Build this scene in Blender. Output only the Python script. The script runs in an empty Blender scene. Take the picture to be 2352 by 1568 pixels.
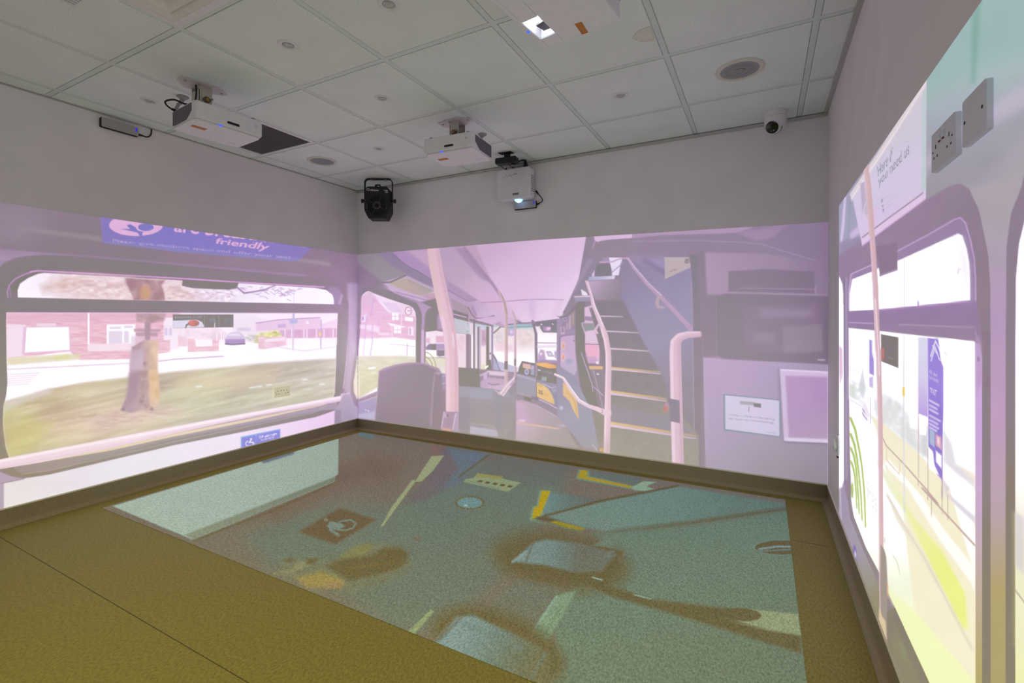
import bpy, bmesh, math, random
import numpy as np
from mathutils import Vector, Matrix

# ---------------------------------------------------------------- camera, light, exposure
SC = bpy.context.scene
COL = SC.collection
F_PX, YAW, HORIZON = 1086.83, 0.4883, 721.73
CAM_Z = 1.132
ZC = CAM_Z + 1.221            # suspended ceiling
X_L, X_R, Y_B, Y_F = -3.554, 0.345, 3.4247, -2.40
SK = 0.100                    # skirting height

cam_d = bpy.data.cameras.new('camera')
cam = bpy.data.objects.new('camera', cam_d)
COL.objects.link(cam)
cam.location = (0, 0, CAM_Z)
cam.rotation_euler = (math.pi / 2, 0, YAW)
cam_d.sensor_width = 36.0
cam_d.lens = 36.0 * F_PX / 2352.0
cam_d.shift_y = (HORIZON - 784.0) / 2352.0
cam_d.clip_start = 0.02
SC.camera = cam

SC.view_settings.view_transform = 'Standard'
SC.view_settings.look = 'None'
SC.view_settings.exposure = 0.0
SC.view_settings.gamma = 1.0
SC.view_settings.use_curve_mapping = False
SC.cycles.max_bounces = 6
SC.cycles.diffuse_bounces = 4
SC.cycles.glossy_bounces = 2
SC.cycles.transmission_bounces = 0
SC.cycles.caustics_reflective = False
SC.cycles.caustics_refractive = False
SC.cycles.use_light_tree = False

world = bpy.data.worlds.new('world')
SC.world = world
world.use_nodes = True
world.node_tree.nodes['Background'].inputs[0].default_value = (0.02, 0.02, 0.022, 1)
world.node_tree.nodes['Background'].inputs[1].default_value = 1.0

# assumed yellow wash lamp, added unseen behind the viewer to tint floor and walls
def lamp(name, kind, loc, target, energy, color, size=0.1, angle=90, blend=1.0):
    d = bpy.data.lights.new(name, kind)
    d.energy = energy
    d.color = color
    if kind == 'SPOT':
        d.spot_size = math.radians(angle)
        d.spot_blend = blend
        d.shadow_soft_size = size
    else:
        d.shadow_soft_size = size
    o = bpy.data.objects.new(name, d)
    COL.objects.link(o)
    o.location = loc
    v = Vector(target) - Vector(loc)
    o.rotation_euler = v.to_track_quat('-Z', 'Y').to_euler()
    return o

YELLOW_POS = (-1.40, -0.10, 2.20)
lamp('assumed_yellow_wash', 'SPOT', YELLOW_POS, (-1.55, 0.78, 0.0), 92.0, (0.96, 0.91, 0.02), 0.06, 118, 0.9)  # assumed source of the yellow tint, out of view

# ---------------------------------------------------------------- helpers: colour, pixels
def lin(c):
    c = np.asarray(c, dtype=np.float64) / 255.0
    return np.where(c <= 0.04045, c / 12.92, ((c + 0.055) / 1.055) ** 2.4)

def lin4(c):
    r = lin(c)
    return (float(r[0]), float(r[1]), float(r[2]), 1.0)

_c, _s = math.cos(YAW), math.sin(YAW)

def project(x, y, z):
    r = _c * x + _s * y
    fw = -_s * x + _c * y
    return 1176 + F_PX * r / fw, HORIZON - F_PX * (z - CAM_Z) / fw

def ray(px, py):
    u = (px - 1176) / F_PX
    return (_c * u - _s, _s * u + _c, -(py - HORIZON) / F_PX)

def on_z(px, py, z):
    d = ray(px, py); t = (z - CAM_Z) / d[2]
    return Vector((t * d[0], t * d[1], z))

def on_x(px, py, x):
    d = ray(px, py); t = x / d[0]
    return Vector((x, t * d[1], CAM_Z + t * d[2]))

def on_y(px, py, y):
    d = ray(px, py); t = y / d[1]
    return Vector((t * d[0], y, CAM_Z + t * d[2]))

# ---------------------------------------------------------------- materials
_mats = {}
def mat(name, color, rough=0.6, metal=0.0, spec=0.5, noise=0.0, nscale=40.0, bump=0.0, bscale=200.0,
        emit=None, estr=0.0, coat=0.0):
    if name in _mats:
        return _mats[name]
    m = bpy.data.materials.new(name)
    m.use_nodes = True
    nt = m.node_tree
    b = nt.nodes['Principled BSDF']
    b.inputs['Roughness'].default_value = rough
    b.inputs['Metallic'].default_value = metal
    b.inputs['Specular IOR Level'].default_value = spec
    b.inputs['Coat Weight'].default_value = coat
    base = lin4(color)
    b.inputs['Base Color'].default_value = base
    tc = nt.nodes.new('ShaderNodeTexCoord')
    n = nt.nodes.new('ShaderNodeTexNoise')
    n.inputs['Scale'].default_value = nscale
    n.inputs['Detail'].default_value = 2.0 if noise > 0.03 else 0.0
    nt.links.new(tc.outputs['Object'], n.inputs['Vector'])
    mp = nt.nodes.new('ShaderNodeMapRange')
    mp.inputs['From Min'].default_value = 0.3
    mp.inputs['From Max'].default_value = 0.7
    amt = max(noise, 0.02)
    mp.inputs['To Min'].default_value = 1 - amt
    mp.inputs['To Max'].default_value = 1 + amt
    nt.links.new(n.outputs['Fac'], mp.inputs['Value'])
    vm = nt.nodes.new('ShaderNodeVectorMath'); vm.operation = 'SCALE'
    vm.inputs[0].default_value = base[:3]
    nt.links.new(mp.outputs['Result'], vm.inputs['Scale'])
    nt.links.new(vm.outputs['Vector'], b.inputs['Base Color'])
    if bump > 0:
        n2 = nt.nodes.new('ShaderNodeTexNoise')
        n2.inputs['Scale'].default_value = bscale
        n2.inputs['Detail'].default_value = 3.0
        nt.links.new(tc.outputs['Object'], n2.inputs['Vector'])
        bp = nt.nodes.new('ShaderNodeBump')
        bp.inputs['Strength'].default_value = bump
        bp.inputs['Distance'].default_value = 0.002
        nt.links.new(n2.outputs['Fac'], bp.inputs['Height'])
        nt.links.new(bp.outputs['Normal'], b.inputs['Normal'])
    if emit is not None:
        b.inputs['Emission Color'].default_value = lin4(emit)
        b.inputs['Emission Strength'].default_value = estr
        m.cycles.emission_sampling = 'NONE'
    _mats[name] = m
    return m

WALL_RGB = (235, 229, 232)
m_wall = mat('wall_paint', WALL_RGB, 0.85, spec=0.2, noise=0.015, nscale=6)
m_slab = mat('ceiling_void', (70, 70, 70), 0.9)
m_bar = mat('grid_bar_metal', (216, 224, 221), 0.5, noise=0.01)
m_trim = mat('shadow_gap_trim', (186, 184, 182), 0.5)
m_white = mat('white_plastic', (226, 224, 228), 0.45, noise=0.01)
m_white2 = mat('projector_shell', (228, 226, 232), 0.42, noise=0.01)
m_offwhite = mat('cream_plastic', (214, 210, 200), 0.5)
m_black = mat('black_plastic', (14, 14, 15), 0.45)
m_blackmetal = mat('black_powder_coat', (9, 9, 10), 0.55, bump=0.2, bscale=600)
m_cable = mat('cable_black', (12, 12, 13), 0.5)
m_grey = mat('grey_plastic', (150, 148, 150), 0.5)
m_vent = mat('vent_grey', (92, 86, 94), 0.6)
m_ventdark = mat('vent_dark', (50, 46, 52), 0.7)
m_steel = mat('brushed_steel', (196, 188, 178), 0.4, metal=0.5, noise=0.05, nscale=80)
m_plate = mat('mount_plate', (206, 200, 196), 0.5)
m_orange = mat('orange_label', (190, 118, 40), 0.6, noise=0.1, nscale=300)
m_led = mat('blue_led', (20, 30, 120), 0.4, emit=(30, 70, 255), estr=2.2)
m_ledd = mat('deep_blue_led', (10, 10, 120), 0.4, emit=(18, 10, 240), estr=1.3)
m_bluecap = mat('blue_connector', (28, 30, 150), 0.5)
m_glass = mat('dark_glass', (6, 6, 7), 0.15, spec=0.6)
m_print = mat('grey_print', (140, 138, 146), 0.6)
m_printw = mat('pale_print', (190, 180, 192), 0.6)

def mat_tile():
    m = bpy.data.materials.new('mineral_fibre_tile'); m.use_nodes = True
    nt = m.node_tree; b = nt.nodes['Principled BSDF']
    b.inputs['Roughness'].default_value = 0.92
    b.inputs['Specular IOR Level'].default_value = 0.1
    tc = nt.nodes.new('ShaderNodeTexCoord')
    n = nt.nodes.new('ShaderNodeTexNoise'); n.inputs['Scale'].default_value = 260; n.inputs['Detail'].default_value = 1
    nt.links.new(tc.outputs['Object'], n.inputs['Vector'])
    r = nt.nodes.new('ShaderNodeValToRGB')
    r.color_ramp.elements[0].position = 0.30; r.color_ramp.elements[0].color = lin4((214, 221, 218))
    r.color_ramp.elements[1].position = 0.52; r.color_ramp.elements[1].color = lin4((234, 241, 238))
    nt.links.new(n.outputs['Fac'], r.inputs['Fac'])
    n3 = nt.nodes.new('ShaderNodeTexNoise'); n3.inputs['Scale'].default_value = 5; n3.inputs['Detail'].default_value = 0
    nt.links.new(tc.outputs['Object'], n3.inputs['Vector'])
    mp = nt.nodes.new('ShaderNodeMapRange'); mp.inputs['To Min'].default_value = 0.95; mp.inputs['To Max'].default_value = 1.05
    nt.links.new(n3.outputs['Fac'], mp.inputs['Value'])
    vm = nt.nodes.new('ShaderNodeVectorMath'); vm.operation = 'SCALE'
    nt.links.new(r.outputs['Color'], vm.inputs[0]); nt.links.new(mp.outputs['Result'], vm.inputs['Scale'])
    nt.links.new(vm.outputs['Vector'], b.inputs['Base Color'])
    return m
m_tile = mat_tile()

FLOOR_RGB = (139, 128, 68)
def floor_colour_nodes(nt):
    """speckled sheet vinyl: returns (colour socket, speckle factor socket)"""
    tc = nt.nodes.new('ShaderNodeNewGeometry')
    n = nt.nodes.new('ShaderNodeTexNoise'); n.inputs['Scale'].default_value = 150; n.inputs['Detail'].default_value = 2.5
    n.inputs['Roughness'].default_value = 0.7
    mpv = nt.nodes.new('ShaderNodeMapping'); mpv.inputs['Scale'].default_value = (1.0, 0.55, 1.0)
    mpv.inputs['Rotation'].default_value = (0, 0, 0.6)
    nt.links.new(tc.outputs['Position'], mpv.inputs['Vector'])
    nt.links.new(mpv.outputs['Vector'], n.inputs['Vector'])
    r = nt.nodes.new('ShaderNodeMapRange')
    r.inputs['From Min'].default_value = 0.25; r.inputs['From Max'].default_value = 0.72
    r.inputs['To Min'].default_value = 0.62; r.inputs['To Max'].default_value = 1.36
    nt.links.new(n.outputs['Fac'], r.inputs['Value'])
    vm = nt.nodes.new('ShaderNodeVectorMath'); vm.operation = 'SCALE'
    vm.inputs[0].default_value = lin4(FLOOR_RGB)[:3]
    nt.links.new(r.outputs['Result'], vm.inputs['Scale'])
    return vm.outputs['Vector'], r.outputs['Result']

def mat_floor():
    m = bpy.data.materials.new('speckled_vinyl'); m.use_nodes = True
    nt = m.node_tree; b = nt.nodes['Principled BSDF']
    c, f = floor_colour_nodes(nt)
    nt.links.new(c, b.inputs['Base Color'])
    b.inputs['Roughness'].default_value = 0.55
    b.inputs['Specular IOR Level'].default_value = 0.25
    return m
m_floor = mat_floor()

# ---------------------------------------------------------------- helpers: meshes
class MB:
    def __init__(self):
        self.v = []; self.f = []
    def quad(self, a, b, c, d):
        i = len(self.v); self.v += [tuple(a), tuple(b), tuple(c), tuple(d)]; self.f.append((i, i+1, i+2, i+3)); return self
    def box(self, x0, x1, y0, y1, z0, z1):
        i = len(self.v)
        self.v += [(x0,y0,z0),(x1,y0,z0),(x1,y1,z0),(x0,y1,z0),(x0,y0,z1),(x1,y0,z1),(x1,y1,z1),(x0,y1,z1)]
        self.f += [(i,i+3,i+2,i+1),(i+4,i+5,i+6,i+7),(i,i+1,i+5,i+4),(i+1,i+2,i+6,i+5),(i+2,i+3,i+7,i+6),(i+3,i,i+4,i+7)]
        return self
    def prism(self, pts, z0, z1, axis='z', pts2=None):
        """extrude a 2d polygon; axis = extrusion axis; pts2 = second outline (taper)"""
        i = len(self.v); n = len(pts); pts2 = pts2 or pts
        def P(p, h):
            if axis == 'z': return (p[0], p[1], h)
            if axis == 'y': return (p[0], h, p[1])
            return (h, p[0], p[1])
        self.v += [P(p, z0) for p in pts] + [P(p, z1) for p in pts2]
        self.f += [tuple(range(i, i+n))[::-1], tuple(range(i+n, i+2*n))]
        for k in range(n):
            self.f.append((i+k, i+(k+1) % n, i+n+(k+1) % n, i+n+k))
        return self
    def lathe(self, prof, n=32, axis='z', center=(0,0,0), cap=True):
        i0 = len(self.v)
        for (r, h) in prof:
            for k in range(n):
                a = 2*math.pi*k/n
                p = (r*math.cos(a), r*math.sin(a), h)
                if axis == 'y': p = (p[0], p[2], p[1])
                if axis == 'x': p = (p[2], p[0], p[1])
                self.v.append((p[0]+center[0], p[1]+center[1], p[2]+center[2]))
        for j in range(len(prof)-1):
            for k in range(n):
                a = i0+j*n+k; b = i0+j*n+(k+1) % n
                self.f.append((a, b, b+n, a+n))
        if cap:
            self.f.append(tuple(range(i0, i0+n))[::-1])
            e = i0+(len(prof)-1)*n
            self.f.append(tuple(range(e, e+n)))
        return self
    def tube(self, pts, r, n=8):
        pts = [Vector(p) for p in pts]
        rr = r if isinstance(r, (list, tuple)) else [r]*len(pts)
        i0 = len(self.v); up = Vector((0.123, 0.456, 0.88)).normalized()
        for k, p in enumerate(pts):
            t = (pts[min(k+1, len(pts)-1)] - pts[max(k-1, 0)]).normalized()
            a = t.cross(up); a = a.normalized() if a.length > 1e-4 else t.orthogonal().normalized()
            b = t.cross(a).normalized()
            for q in range(n):
                an = 2*math.pi*q/n
                self.v.append(tuple(p + (a*math.cos(an) + b*math.sin(an))*rr[k]))
        for k in range(len(pts)-1):
            for q in range(n):
                a = i0+k*n+q; b = i0+k*n+(q+1) % n
                self.f.append((a, b, b+n, a+n))
        self.f.append(tuple(range(i0, i0+n))[::-1])
        e = i0+(len(pts)-1)*n
        self.f.append(tuple(range(e, e+n)))
        return self
    def xf(self, M, start=0):
        self.v = self.v[:start] + [tuple(M @ Vector(p)) for p in self.v[start:]]
        return self
    def mesh(self, name):
        me = bpy.data.meshes.new(name)
        me.from_pydata(self.v, [], self.f)
        bm = bmesh.new(); bm.from_mesh(me)
        bmesh.ops.recalc_face_normals(bm, faces=bm.faces)
        bm.to_mesh(me); bm.free()
        me.update()
        return me
    def build(self, name, m, parent=None, smooth=35, bevel=0.0, bseg=2, keep_world=False):
        me = self.mesh(name)
        me.materials.append(m)
        if smooth:
            me.shade_smooth()
            me.set_sharp_from_angle(angle=math.radians(smooth))
        o = bpy.data.objects.new(name, me)
        COL.objects.link(o)
        if parent is not None:
            o.parent = parent
        if bevel > 0:
            md = o.modifiers.new('bevel', 'BEVEL'); md.width = bevel; md.segments = bseg
            md.limit_method = 'ANGLE'; md.angle_limit = math.radians(40); md.harden_normals = False
        return o

def smooth_path(pts, n=8):
    """Catmull-Rom through the points"""
    P = [Vector(p) for p in pts]; P = [P[0]] + P + [P[-1]]
    out = []
    for i in range(1, len(P)-2):
        for k in range(n):
            t = k/n
            p0, p1, p2, p3 = P[i-1], P[i], P[i+1], P[i+2]
            out.append(0.5*((2*p1) + (-p0+p2)*t + (2*p0-5*p1+4*p2-p3)*t*t + (-p0+3*p1-3*p2+p3)*t**3))
    out.append(P[-2])
    return out

def tag(o, label=None, cat=None, group=None, kind=None):
    if label: o['label'] = label
    if cat: o['category'] = cat
    if group: o['group'] = group
    if kind: o['kind'] = kind
    return o

def thing(name, loc=(0,0,0), rz=0.0, label=None, cat=None, group=None, rot=None):
    o = bpy.data.objects.new(name, None)
    o.empty_display_size = 0.05
    COL.objects.link(o)
    o.location = loc
    o.rotation_euler = rot if rot else (0, 0, rz)
    return tag(o, label, cat, group)

def copy_tree(o, parent=None):
    c = o.copy(); COL.objects.link(c); c.parent = parent
    for ch in list(o.children):
        copy_tree(ch, c)
    return c

def rrect(w, h, r, n=4, cx=0, cy=0):
    pts = []
    for (sx, sy, a0) in ((1,1,0),(-1,1,90),(-1,-1,180),(1,-1,270)):
        for k in range(n+1):
            a = math.radians(a0 + 90*k/n)
            pts.append((cx + sx*(w/2-r) + r*math.cos(a), cy + sy*(h/2-r) + r*math.sin(a)))
    return pts

def text_geometry(body, bold=False):
    """flat outline of a piece of lettering: vertices, boundary edges, faces (unit height)"""
    cu = bpy.data.curves.new('lettering', 'FONT'); cu.body = body; cu.resolution_u = 3
    if bold: cu.offset = 0.02
    o = bpy.data.objects.new('lettering', cu); COL.objects.link(o)
    bpy.context.view_layer.update()
    me = o.to_mesh()
    v = [(p.co.x, p.co.y) for p in me.vertices]
    faces = [tuple(p.vertices) for p in me.polygons]
    cnt = {}
    for p in me.polygons:
        for e in p.edge_keys: cnt[e] = cnt.get(e, 0) + 1
    edges = [e for e, n in cnt.items() if n == 1]
    o.to_mesh_clear()
    bpy.data.objects.remove(o); bpy.data.curves.remove(cu)
    return np.array(v), edges, faces
# ================================================================ the room
T = 0.12
def struct(o, label, cat):
    return tag(o, label, cat, kind='structure')

fl = MB().box(X_L-T, X_R+T, Y_F-T, Y_B+T, -0.1, 0).build('floor', m_floor, smooth=0)
struct(fl, 'brown speckled sheet vinyl floor of the projection room', 'floor')
w = MB().box(X_L-T, X_L, Y_F-T, Y_B+T, 0, ZC+0.3).build('wall_left', m_wall, smooth=0)
struct(w, 'off-white painted wall on the left carrying the bus window picture', 'wall')
w = MB().box(X_L, X_R, Y_B, Y_B+T, 0, ZC+0.3).build('wall_back', m_wall, smooth=0)
struct(w, 'off-white painted back wall carrying the bus staircase picture', 'wall')
w = MB().box(X_R, X_R+T, Y_F-T, Y_B+T, 0, ZC+0.3).build('wall_right', m_wall, smooth=0)
struct(w, 'off-white painted wall on the right, nearest the viewer', 'wall')
w = MB().box(X_L, X_R, Y_F-T, Y_F, 0, ZC+0.3).build('wall_front', m_wall, smooth=0)
struct(w, 'off-white painted wall behind the viewer', 'wall')

# ---- coved skirting, floor vinyl turned up the wall, pale capping strip
m_cap = mat('capping_strip', (228, 222, 212), 0.5)
m_cove = mat('skirting_vinyl', (148, 134, 112), 0.6, noise=0.12, nscale=150)
PROF = [(0, SK), (0.004, SK), (0.0045, 0.04), (0.007, 0.022), (0.014, 0.009), (0.022, 0.003), (0.032, 0.0005), (0.0, 0.0005)]
CAPP = [(0, SK-0.002), (0.007, SK-0.002), (0.007, SK+0.004), (0, SK+0.007)]
def run(prof, side):
    b = MB(); i = 0
    def P(d, z, e):
        if side == 'left': return (X_L+d, (Y_F+d if e == 0 else Y_B-d), z)
        if side == 'right': return (X_R-d, (Y_F+d if e == 0 else Y_B-d), z)
        if side == 'back': return ((X_L+d if e == 0 else X_R-d), Y_B-d, z)
        return ((X_L+d if e == 0 else X_R-d), Y_F+d, z)
    n = len(prof)
    b.v = [P(d, z, 0) for d, z in prof] + [P(d, z, 1) for d, z in prof]
    b.f = [tuple(range(n)), tuple(range(n, 2*n))[::-1]] + [(k, (k+1) % n, n+(k+1) % n, n+k) for k in range(n)]
    return b
for side in ('left', 'back', 'right', 'front'):
    o = run(PROF, side).build('baseboard_'+side, m_cove, smooth=50)
    struct(o, 'coved brown vinyl skirting along the %s wall' % side, 'skirting')
    run(CAPP, side).build('capping_strip', m_cap, o, smooth=0)

# ---- suspended ceiling
GX = [X_L] + [-2.8045+0.6*k for k in range(-1, 6)] + [X_R]
GY = [Y_F] + [1.1188+0.6*k for k in range(-5, 4)] + [Y_B]
ceil = MB().box(X_L-T, X_R+T, Y_F-T, Y_B+T, ZC+0.16, ZC+0.3).build('ceiling', m_slab, smooth=0)
struct(ceil, 'suspended ceiling of square mineral fibre tiles in a metal grid', 'ceiling')

special = {}     # (ix, iy) -> what fills the cell instead of a plain tile
special[(1, 7)] = 'grille'
special[(3, 5)] = 'diffuser'
_tile_cache = {}
def tile_mesh(w, h):
    key = (round(w, 3), round(h, 3))
    if key not in _tile_cache:
        b = MB()
        g = 0.0154; t = 0.006
        x, y = w/2-0.002, h/2-0.002
        xi, yi = w/2-g, h/2-g
        pts = [(-x,-y),(x,-y),(x,y),(-x,y)]
        pin = [(-xi,-yi),(xi,-yi),(xi,yi),(-xi,yi)]
        b.v = [(p[0],p[1],0.018) for p in pts]+[(p[0],p[1],t) for p in pts]+[(p[0],p[1],t) for p in pin]+[(p[0]*.997,p[1]*.997,0) for p in pin]
        b.f = [(0,1,2,3),(12,15,14,13)]
        for a, c in ((0,4),(4,8),(8,12)):
            for k in range(4):
                b.f.append((a+k, a+(k+1) % 4, c+(k+1) % 4, c+k))
        me = b.mesh('tile'); me.materials.append(m_tile)
        _tile_cache[key] = me
    return _tile_cache[key]
for ix in range(len(GX)-1):
    for iy in range(len(GY)-1):
        if (ix, iy) in special: continue
        wd, hd = GX[ix+1]-GX[ix], GY[iy+1]-GY[iy]
        o = bpy.data.objects.new('tile', tile_mesh(wd, hd)); COL.objects.link(o)
        o.parent = ceil
        o.location = ((GX[ix]+GX[ix+1])/2, (GY[iy]+GY[iy+1])/2, ZC)
for x in GX[1:-1]:
    MB().box(x-0.012, x+0.012, Y_F, Y_B, ZC+0.0012, ZC+0.0045).box(x-0.002, x+0.002, Y_F, Y_B, ZC+0.0045, ZC+0.045).build('grid_bar', m_bar, ceil, smooth=0)
for y in GY[1:-1]:
    for ix in range(len(GX)-1):
        MB().box(GX[ix]+0.012, GX[ix+1]-0.012, y-0.012, y+0.012, ZC+0.0014, ZC+0.0045).build('grid_bar', m_bar, ceil, smooth=0)

# shadow-gap angle along the walls
o = MB().box(X_L, X_R, Y_B-0.018, Y_B, ZC-0.022, ZC-0.006).build('trim_1', m_trim, smooth=0)
struct(o, 'grey metal angle where the ceiling meets the back wall', 'trim')
o = MB().box(X_R-0.022, X_R, Y_F, Y_B-0.02, ZC-0.006, ZC-0.001).build('trim_2', m_trim, smooth=0)
struct(o, 'grey metal angle where the ceiling meets the right wall', 'trim')
o = MB().box(X_L, X_L+0.008, Y_F, Y_B-0.02, ZC-0.006, ZC-0.001).build('trim_3', m_trim, smooth=0)
struct(o, 'thin grey angle where the ceiling meets the left wall', 'trim')

# ---- seams of the floor sheets (hairline welds)
m_seam = mat('floor_weld', (62, 54, 42), 0.7)
def seam(p, q, wd=0.0022):
    p, q = Vector(p), Vector(q); n = (q-p).normalized().cross(Vector((0,0,1)))*wd/2
    return MB().quad(p-n+Vector((0,0,.0006)), p+n+Vector((0,0,.0006)), q+n+Vector((0,0,.0006)), q-n+Vector((0,0,.0006))).build('seam', m_seam, fl, smooth=0)
ya = on_z(60, 1268, 0).y
seam((X_L+0.05, ya, 0), (X_R-0.05, ya, 0))
yb = on_z(1500, 1178, 0).y
seam((X_L+0.05, yb, 0), (X_R-0.06, yb, 0), 0.0018)
# ================================================================ things on the ceiling
def cx(ix): return (GX[ix]+GX[ix+1])/2
def cy(iy): return (GY[iy]+GY[iy+1])/2
Zt = ZC            # underside of the tiles

# ---- recessed downlights, switched off
def make_downlight():
    t = thing('downlight')
    MB().lathe([(0.0435, 0.0005), (0.0435, -0.002), (0.041, -0.0045), (0.031, -0.0045), (0.027, -0.002), (0.0245, 0.002)], 40, cap=False).build('trim_ring', m_white, t)
    MB().lathe([(0.0255, 0.0005), (0.0215, -0.0015), (0.0215, 0.0005), (0.001, 0.0008)], 32, cap=False).build('inner_ring', m_grey, t)
    MB().lathe([(0.0195, 0.0003), (0.015, -0.002), (0.008, -0.0035), (0.0005, -0.004)], 28, cap=False).build('lens', mat('frosted_lens', (176, 182, 180), 0.2, spec=0.7), t)
    return t
DL = [(891, 16, 'white recessed downlight highest in the picture, left of the bright ceiling projector'),
      (661, 108, 'white recessed downlight on the tile between the air diffuser and the ceiling loudspeakers, second highest'),
      (878, 229, 'white recessed downlight in the middle of the ceiling, between both white ceiling projectors'),
      (345, 235, 'white recessed downlight beside the left projector, nearest the left wall'),
      (871, 346, 'small white recessed downlight above the black stage light'),
      (1421, 223, 'white recessed downlight on the right half of the ceiling, left of the large loudspeaker')]
proto = None
for px, py, lb in DL:
    p = on_z(px, py, Zt)
    ix = min(range(len(GX)-1), key=lambda i: abs(cx(i)-p.x)); iy = min(range(len(GY)-1), key=lambda i: abs(cy(i)-p.y))
    if proto is None:
        proto = make_downlight(); o = proto
    else:
        o = copy_tree(proto)
    o.location = (cx(ix), cy(iy), Zt)
    tag(o, lb, 'downlight', 'recessed ceiling downlights')

# ---- round ceiling loudspeakers
def make_speaker():
    t = thing('ceiling_speaker')
    MB().lathe([(0.112, 0.0005), (0.112, -0.003), (0.107, -0.0065), (0.091, -0.0065), (0.0885, -0.004), (0.0885, 0.0005)], 56, cap=False).build('rim', m_offwhite, t)
    MB().lathe([(0.0885, -0.0030), (0.060, -0.0048), (0.028, -0.0056), (0.001, -0.0058)], 56, cap=False).build('mesh_cover', mat_mesh, t)
    MB().lathe([(0.0265, -0.0052), (0.0265, -0.0085), (0.0235, -0.0095), (0.0215, -0.0075), (0.001, -0.0078)], 32, cap=False).build('badge', mat('badge_grey', (150, 152, 154), 0.5), t)
    return t
def mat_perf(name, c0, c1, scale):
    m = bpy.data.materials.new(name); m.use_nodes = True
    nt = m.node_tree; b = nt.nodes['Principled BSDF']; b.inputs['Roughness'].default_value = 0.6
    tc = nt.nodes.new('ShaderNodeTexCoord')
    v = nt.nodes.new('ShaderNodeTexVoronoi'); v.inputs['Scale'].default_value = scale; v.inputs['Randomness'].default_value = 0
    nt.links.new(tc.outputs['Object'], v.inputs['Vector'])
    r = nt.nodes.new('ShaderNodeValToRGB')
    r.color_ramp.elements[0].position = 0.28; r.color_ramp.elements[0].color = lin4(c0)
    r.color_ramp.elements[1].position = 0.36; r.color_ramp.elements[1].color = lin4(c1)
    nt.links.new(v.outputs['Distance'], r.inputs['Fac']); nt.links.new(r.outputs['Color'], b.inputs['Base Color'])
    return m
mat_mesh = mat_perf('speaker_mesh', (110, 112, 116), (156, 158, 160), 420)
s1 = make_speaker(); s1.location = (-0.1045, cy(8), Zt)
tag(s1, 'large round white ceiling loudspeaker with grey mesh near the security camera', 'loudspeaker', 'ceiling loudspeakers')
s2 = copy_tree(s1); s2.location = (cx(1), cy(8), Zt)
tag(s2, 'round ceiling loudspeaker beside the dark return grille on the left', 'loudspeaker', 'ceiling loudspeakers')

# ---- dark egg-crate return air grille filling one tile
g = thing('air_grille', (cx(1), cy(7), Zt), 0, 'dark egg-crate return air grille behind the left projector', 'air grille')
fb = MB(); o_, i_ = 0.296, 0.272
for a in range(4):
    c4 = [(-o_,-o_),(o_,-o_),(o_,o_),(-o_,o_)]; d4 = [(-i_,-i_),(i_,-i_),(i_,i_),(-i_,i_)]
    b4 = (a+1) % 4
    k = len(fb.v)
    fb.v += [(c4[a][0],c4[a][1],-0.002),(c4[b4][0],c4[b4][1],-0.002),(d4[b4][0],d4[b4][1],-0.004),(d4[a][0],d4[a][1],-0.004),
             (c4[a][0],c4[a][1],0.012),(c4[b4][0],c4[b4][1],0.012),(d4[b4][0],d4[b4][1],0.012),(d4[a][0],d4[a][1],0.012)]
    fb.f += [(k,k+3,k+2,k+1),(k+4,k+5,k+6,k+7),(k,k+1,k+5,k+4),(k+2,k+3,k+7,k+6)]
fb.build('frame', m_white, g, smooth=0)
MB().box(-i_, i_, -i_, i_, 0.014, 0.018).build('backing', mat('grille_void', (20, 18, 20), 0.9), g, smooth=0)
m_egg = mat('egg_crate_grey', (112, 106, 114), 0.5)
eb = MB(); nn = 44
for k in range(nn+1):
    q = -i_ + 2*i_*k/nn
    eb.box(q-0.0011, q+0.0011, -i_, i_, 0.0, 0.011)
eb2 = MB()
for k in range(nn+1):
    q = -i_ + 2*i_*k/nn
    eb2.box(-i_, i_, q-0.0011, q+0.0011, 0.0005, 0.011)
tag(eb.build('lattice', m_egg, g, smooth=0), kind='stuff')
tag(eb2.build('lattice', m_egg, g, smooth=0), kind='stuff')

# ---- four-way supply diffuser (its corner shows at the top of the frame)
g = thing('air_diffuser', (cx(3), cy(5), Zt), 0, 'white four-way square air diffuser with stepped louvres at the top left', 'air diffuser')
def ring(b, o, i, z0, z1):
    c4 = [(-o,-o),(o,-o),(o,o),(-o,o)]; d4 = [(-i,-i),(i,-i),(i,i),(-i,i)]
    k = len(b.v)
    b.v += [(p[0],p[1],z0) for p in c4]+[(p[0],p[1],z1) for p in d4]+[(p[0],p[1],z0+0.003) for p in c4]+[(p[0],p[1],z1+0.003) for p in d4]
    for a in range(4):
        e = (a+1) % 4
        b.f += [(k+a,k+e,k+4+e,k+4+a),(k+8+a,k+12+a,k+12+e,k+8+e),(k+a,k+8+a,k+8+e,k+e),(k+4+a,k+4+e,k+12+e,k+12+a)]
    return b
ring(MB(), 0.296, 0.262, -0.001, -0.004).build('frame', m_white, g, smooth=0)
m_louv = mat('louvre_white', (228, 224, 222), 0.5)
for o_, i_, z0, z1 in ((0.262, 0.222, -0.003, 0.016), (0.226, 0.178, 0.002, 0.022), (0.174, 0.126, 0.002, 0.022), (0.122, 0.074, 0.002, 0.022)):
    ring(MB(), o_, i_, z0, z1).build('louvre', m_louv, g, smooth=0)
MB().box(-0.07, 0.07, -0.07, 0.07, 0.004, 0.008).build('centre_plate', m_louv, g, smooth=0)
MB().box(-0.27, 0.27, -0.27, 0.27, 0.035, 0.04).build('backing', m_slab, g, smooth=0)

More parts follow.
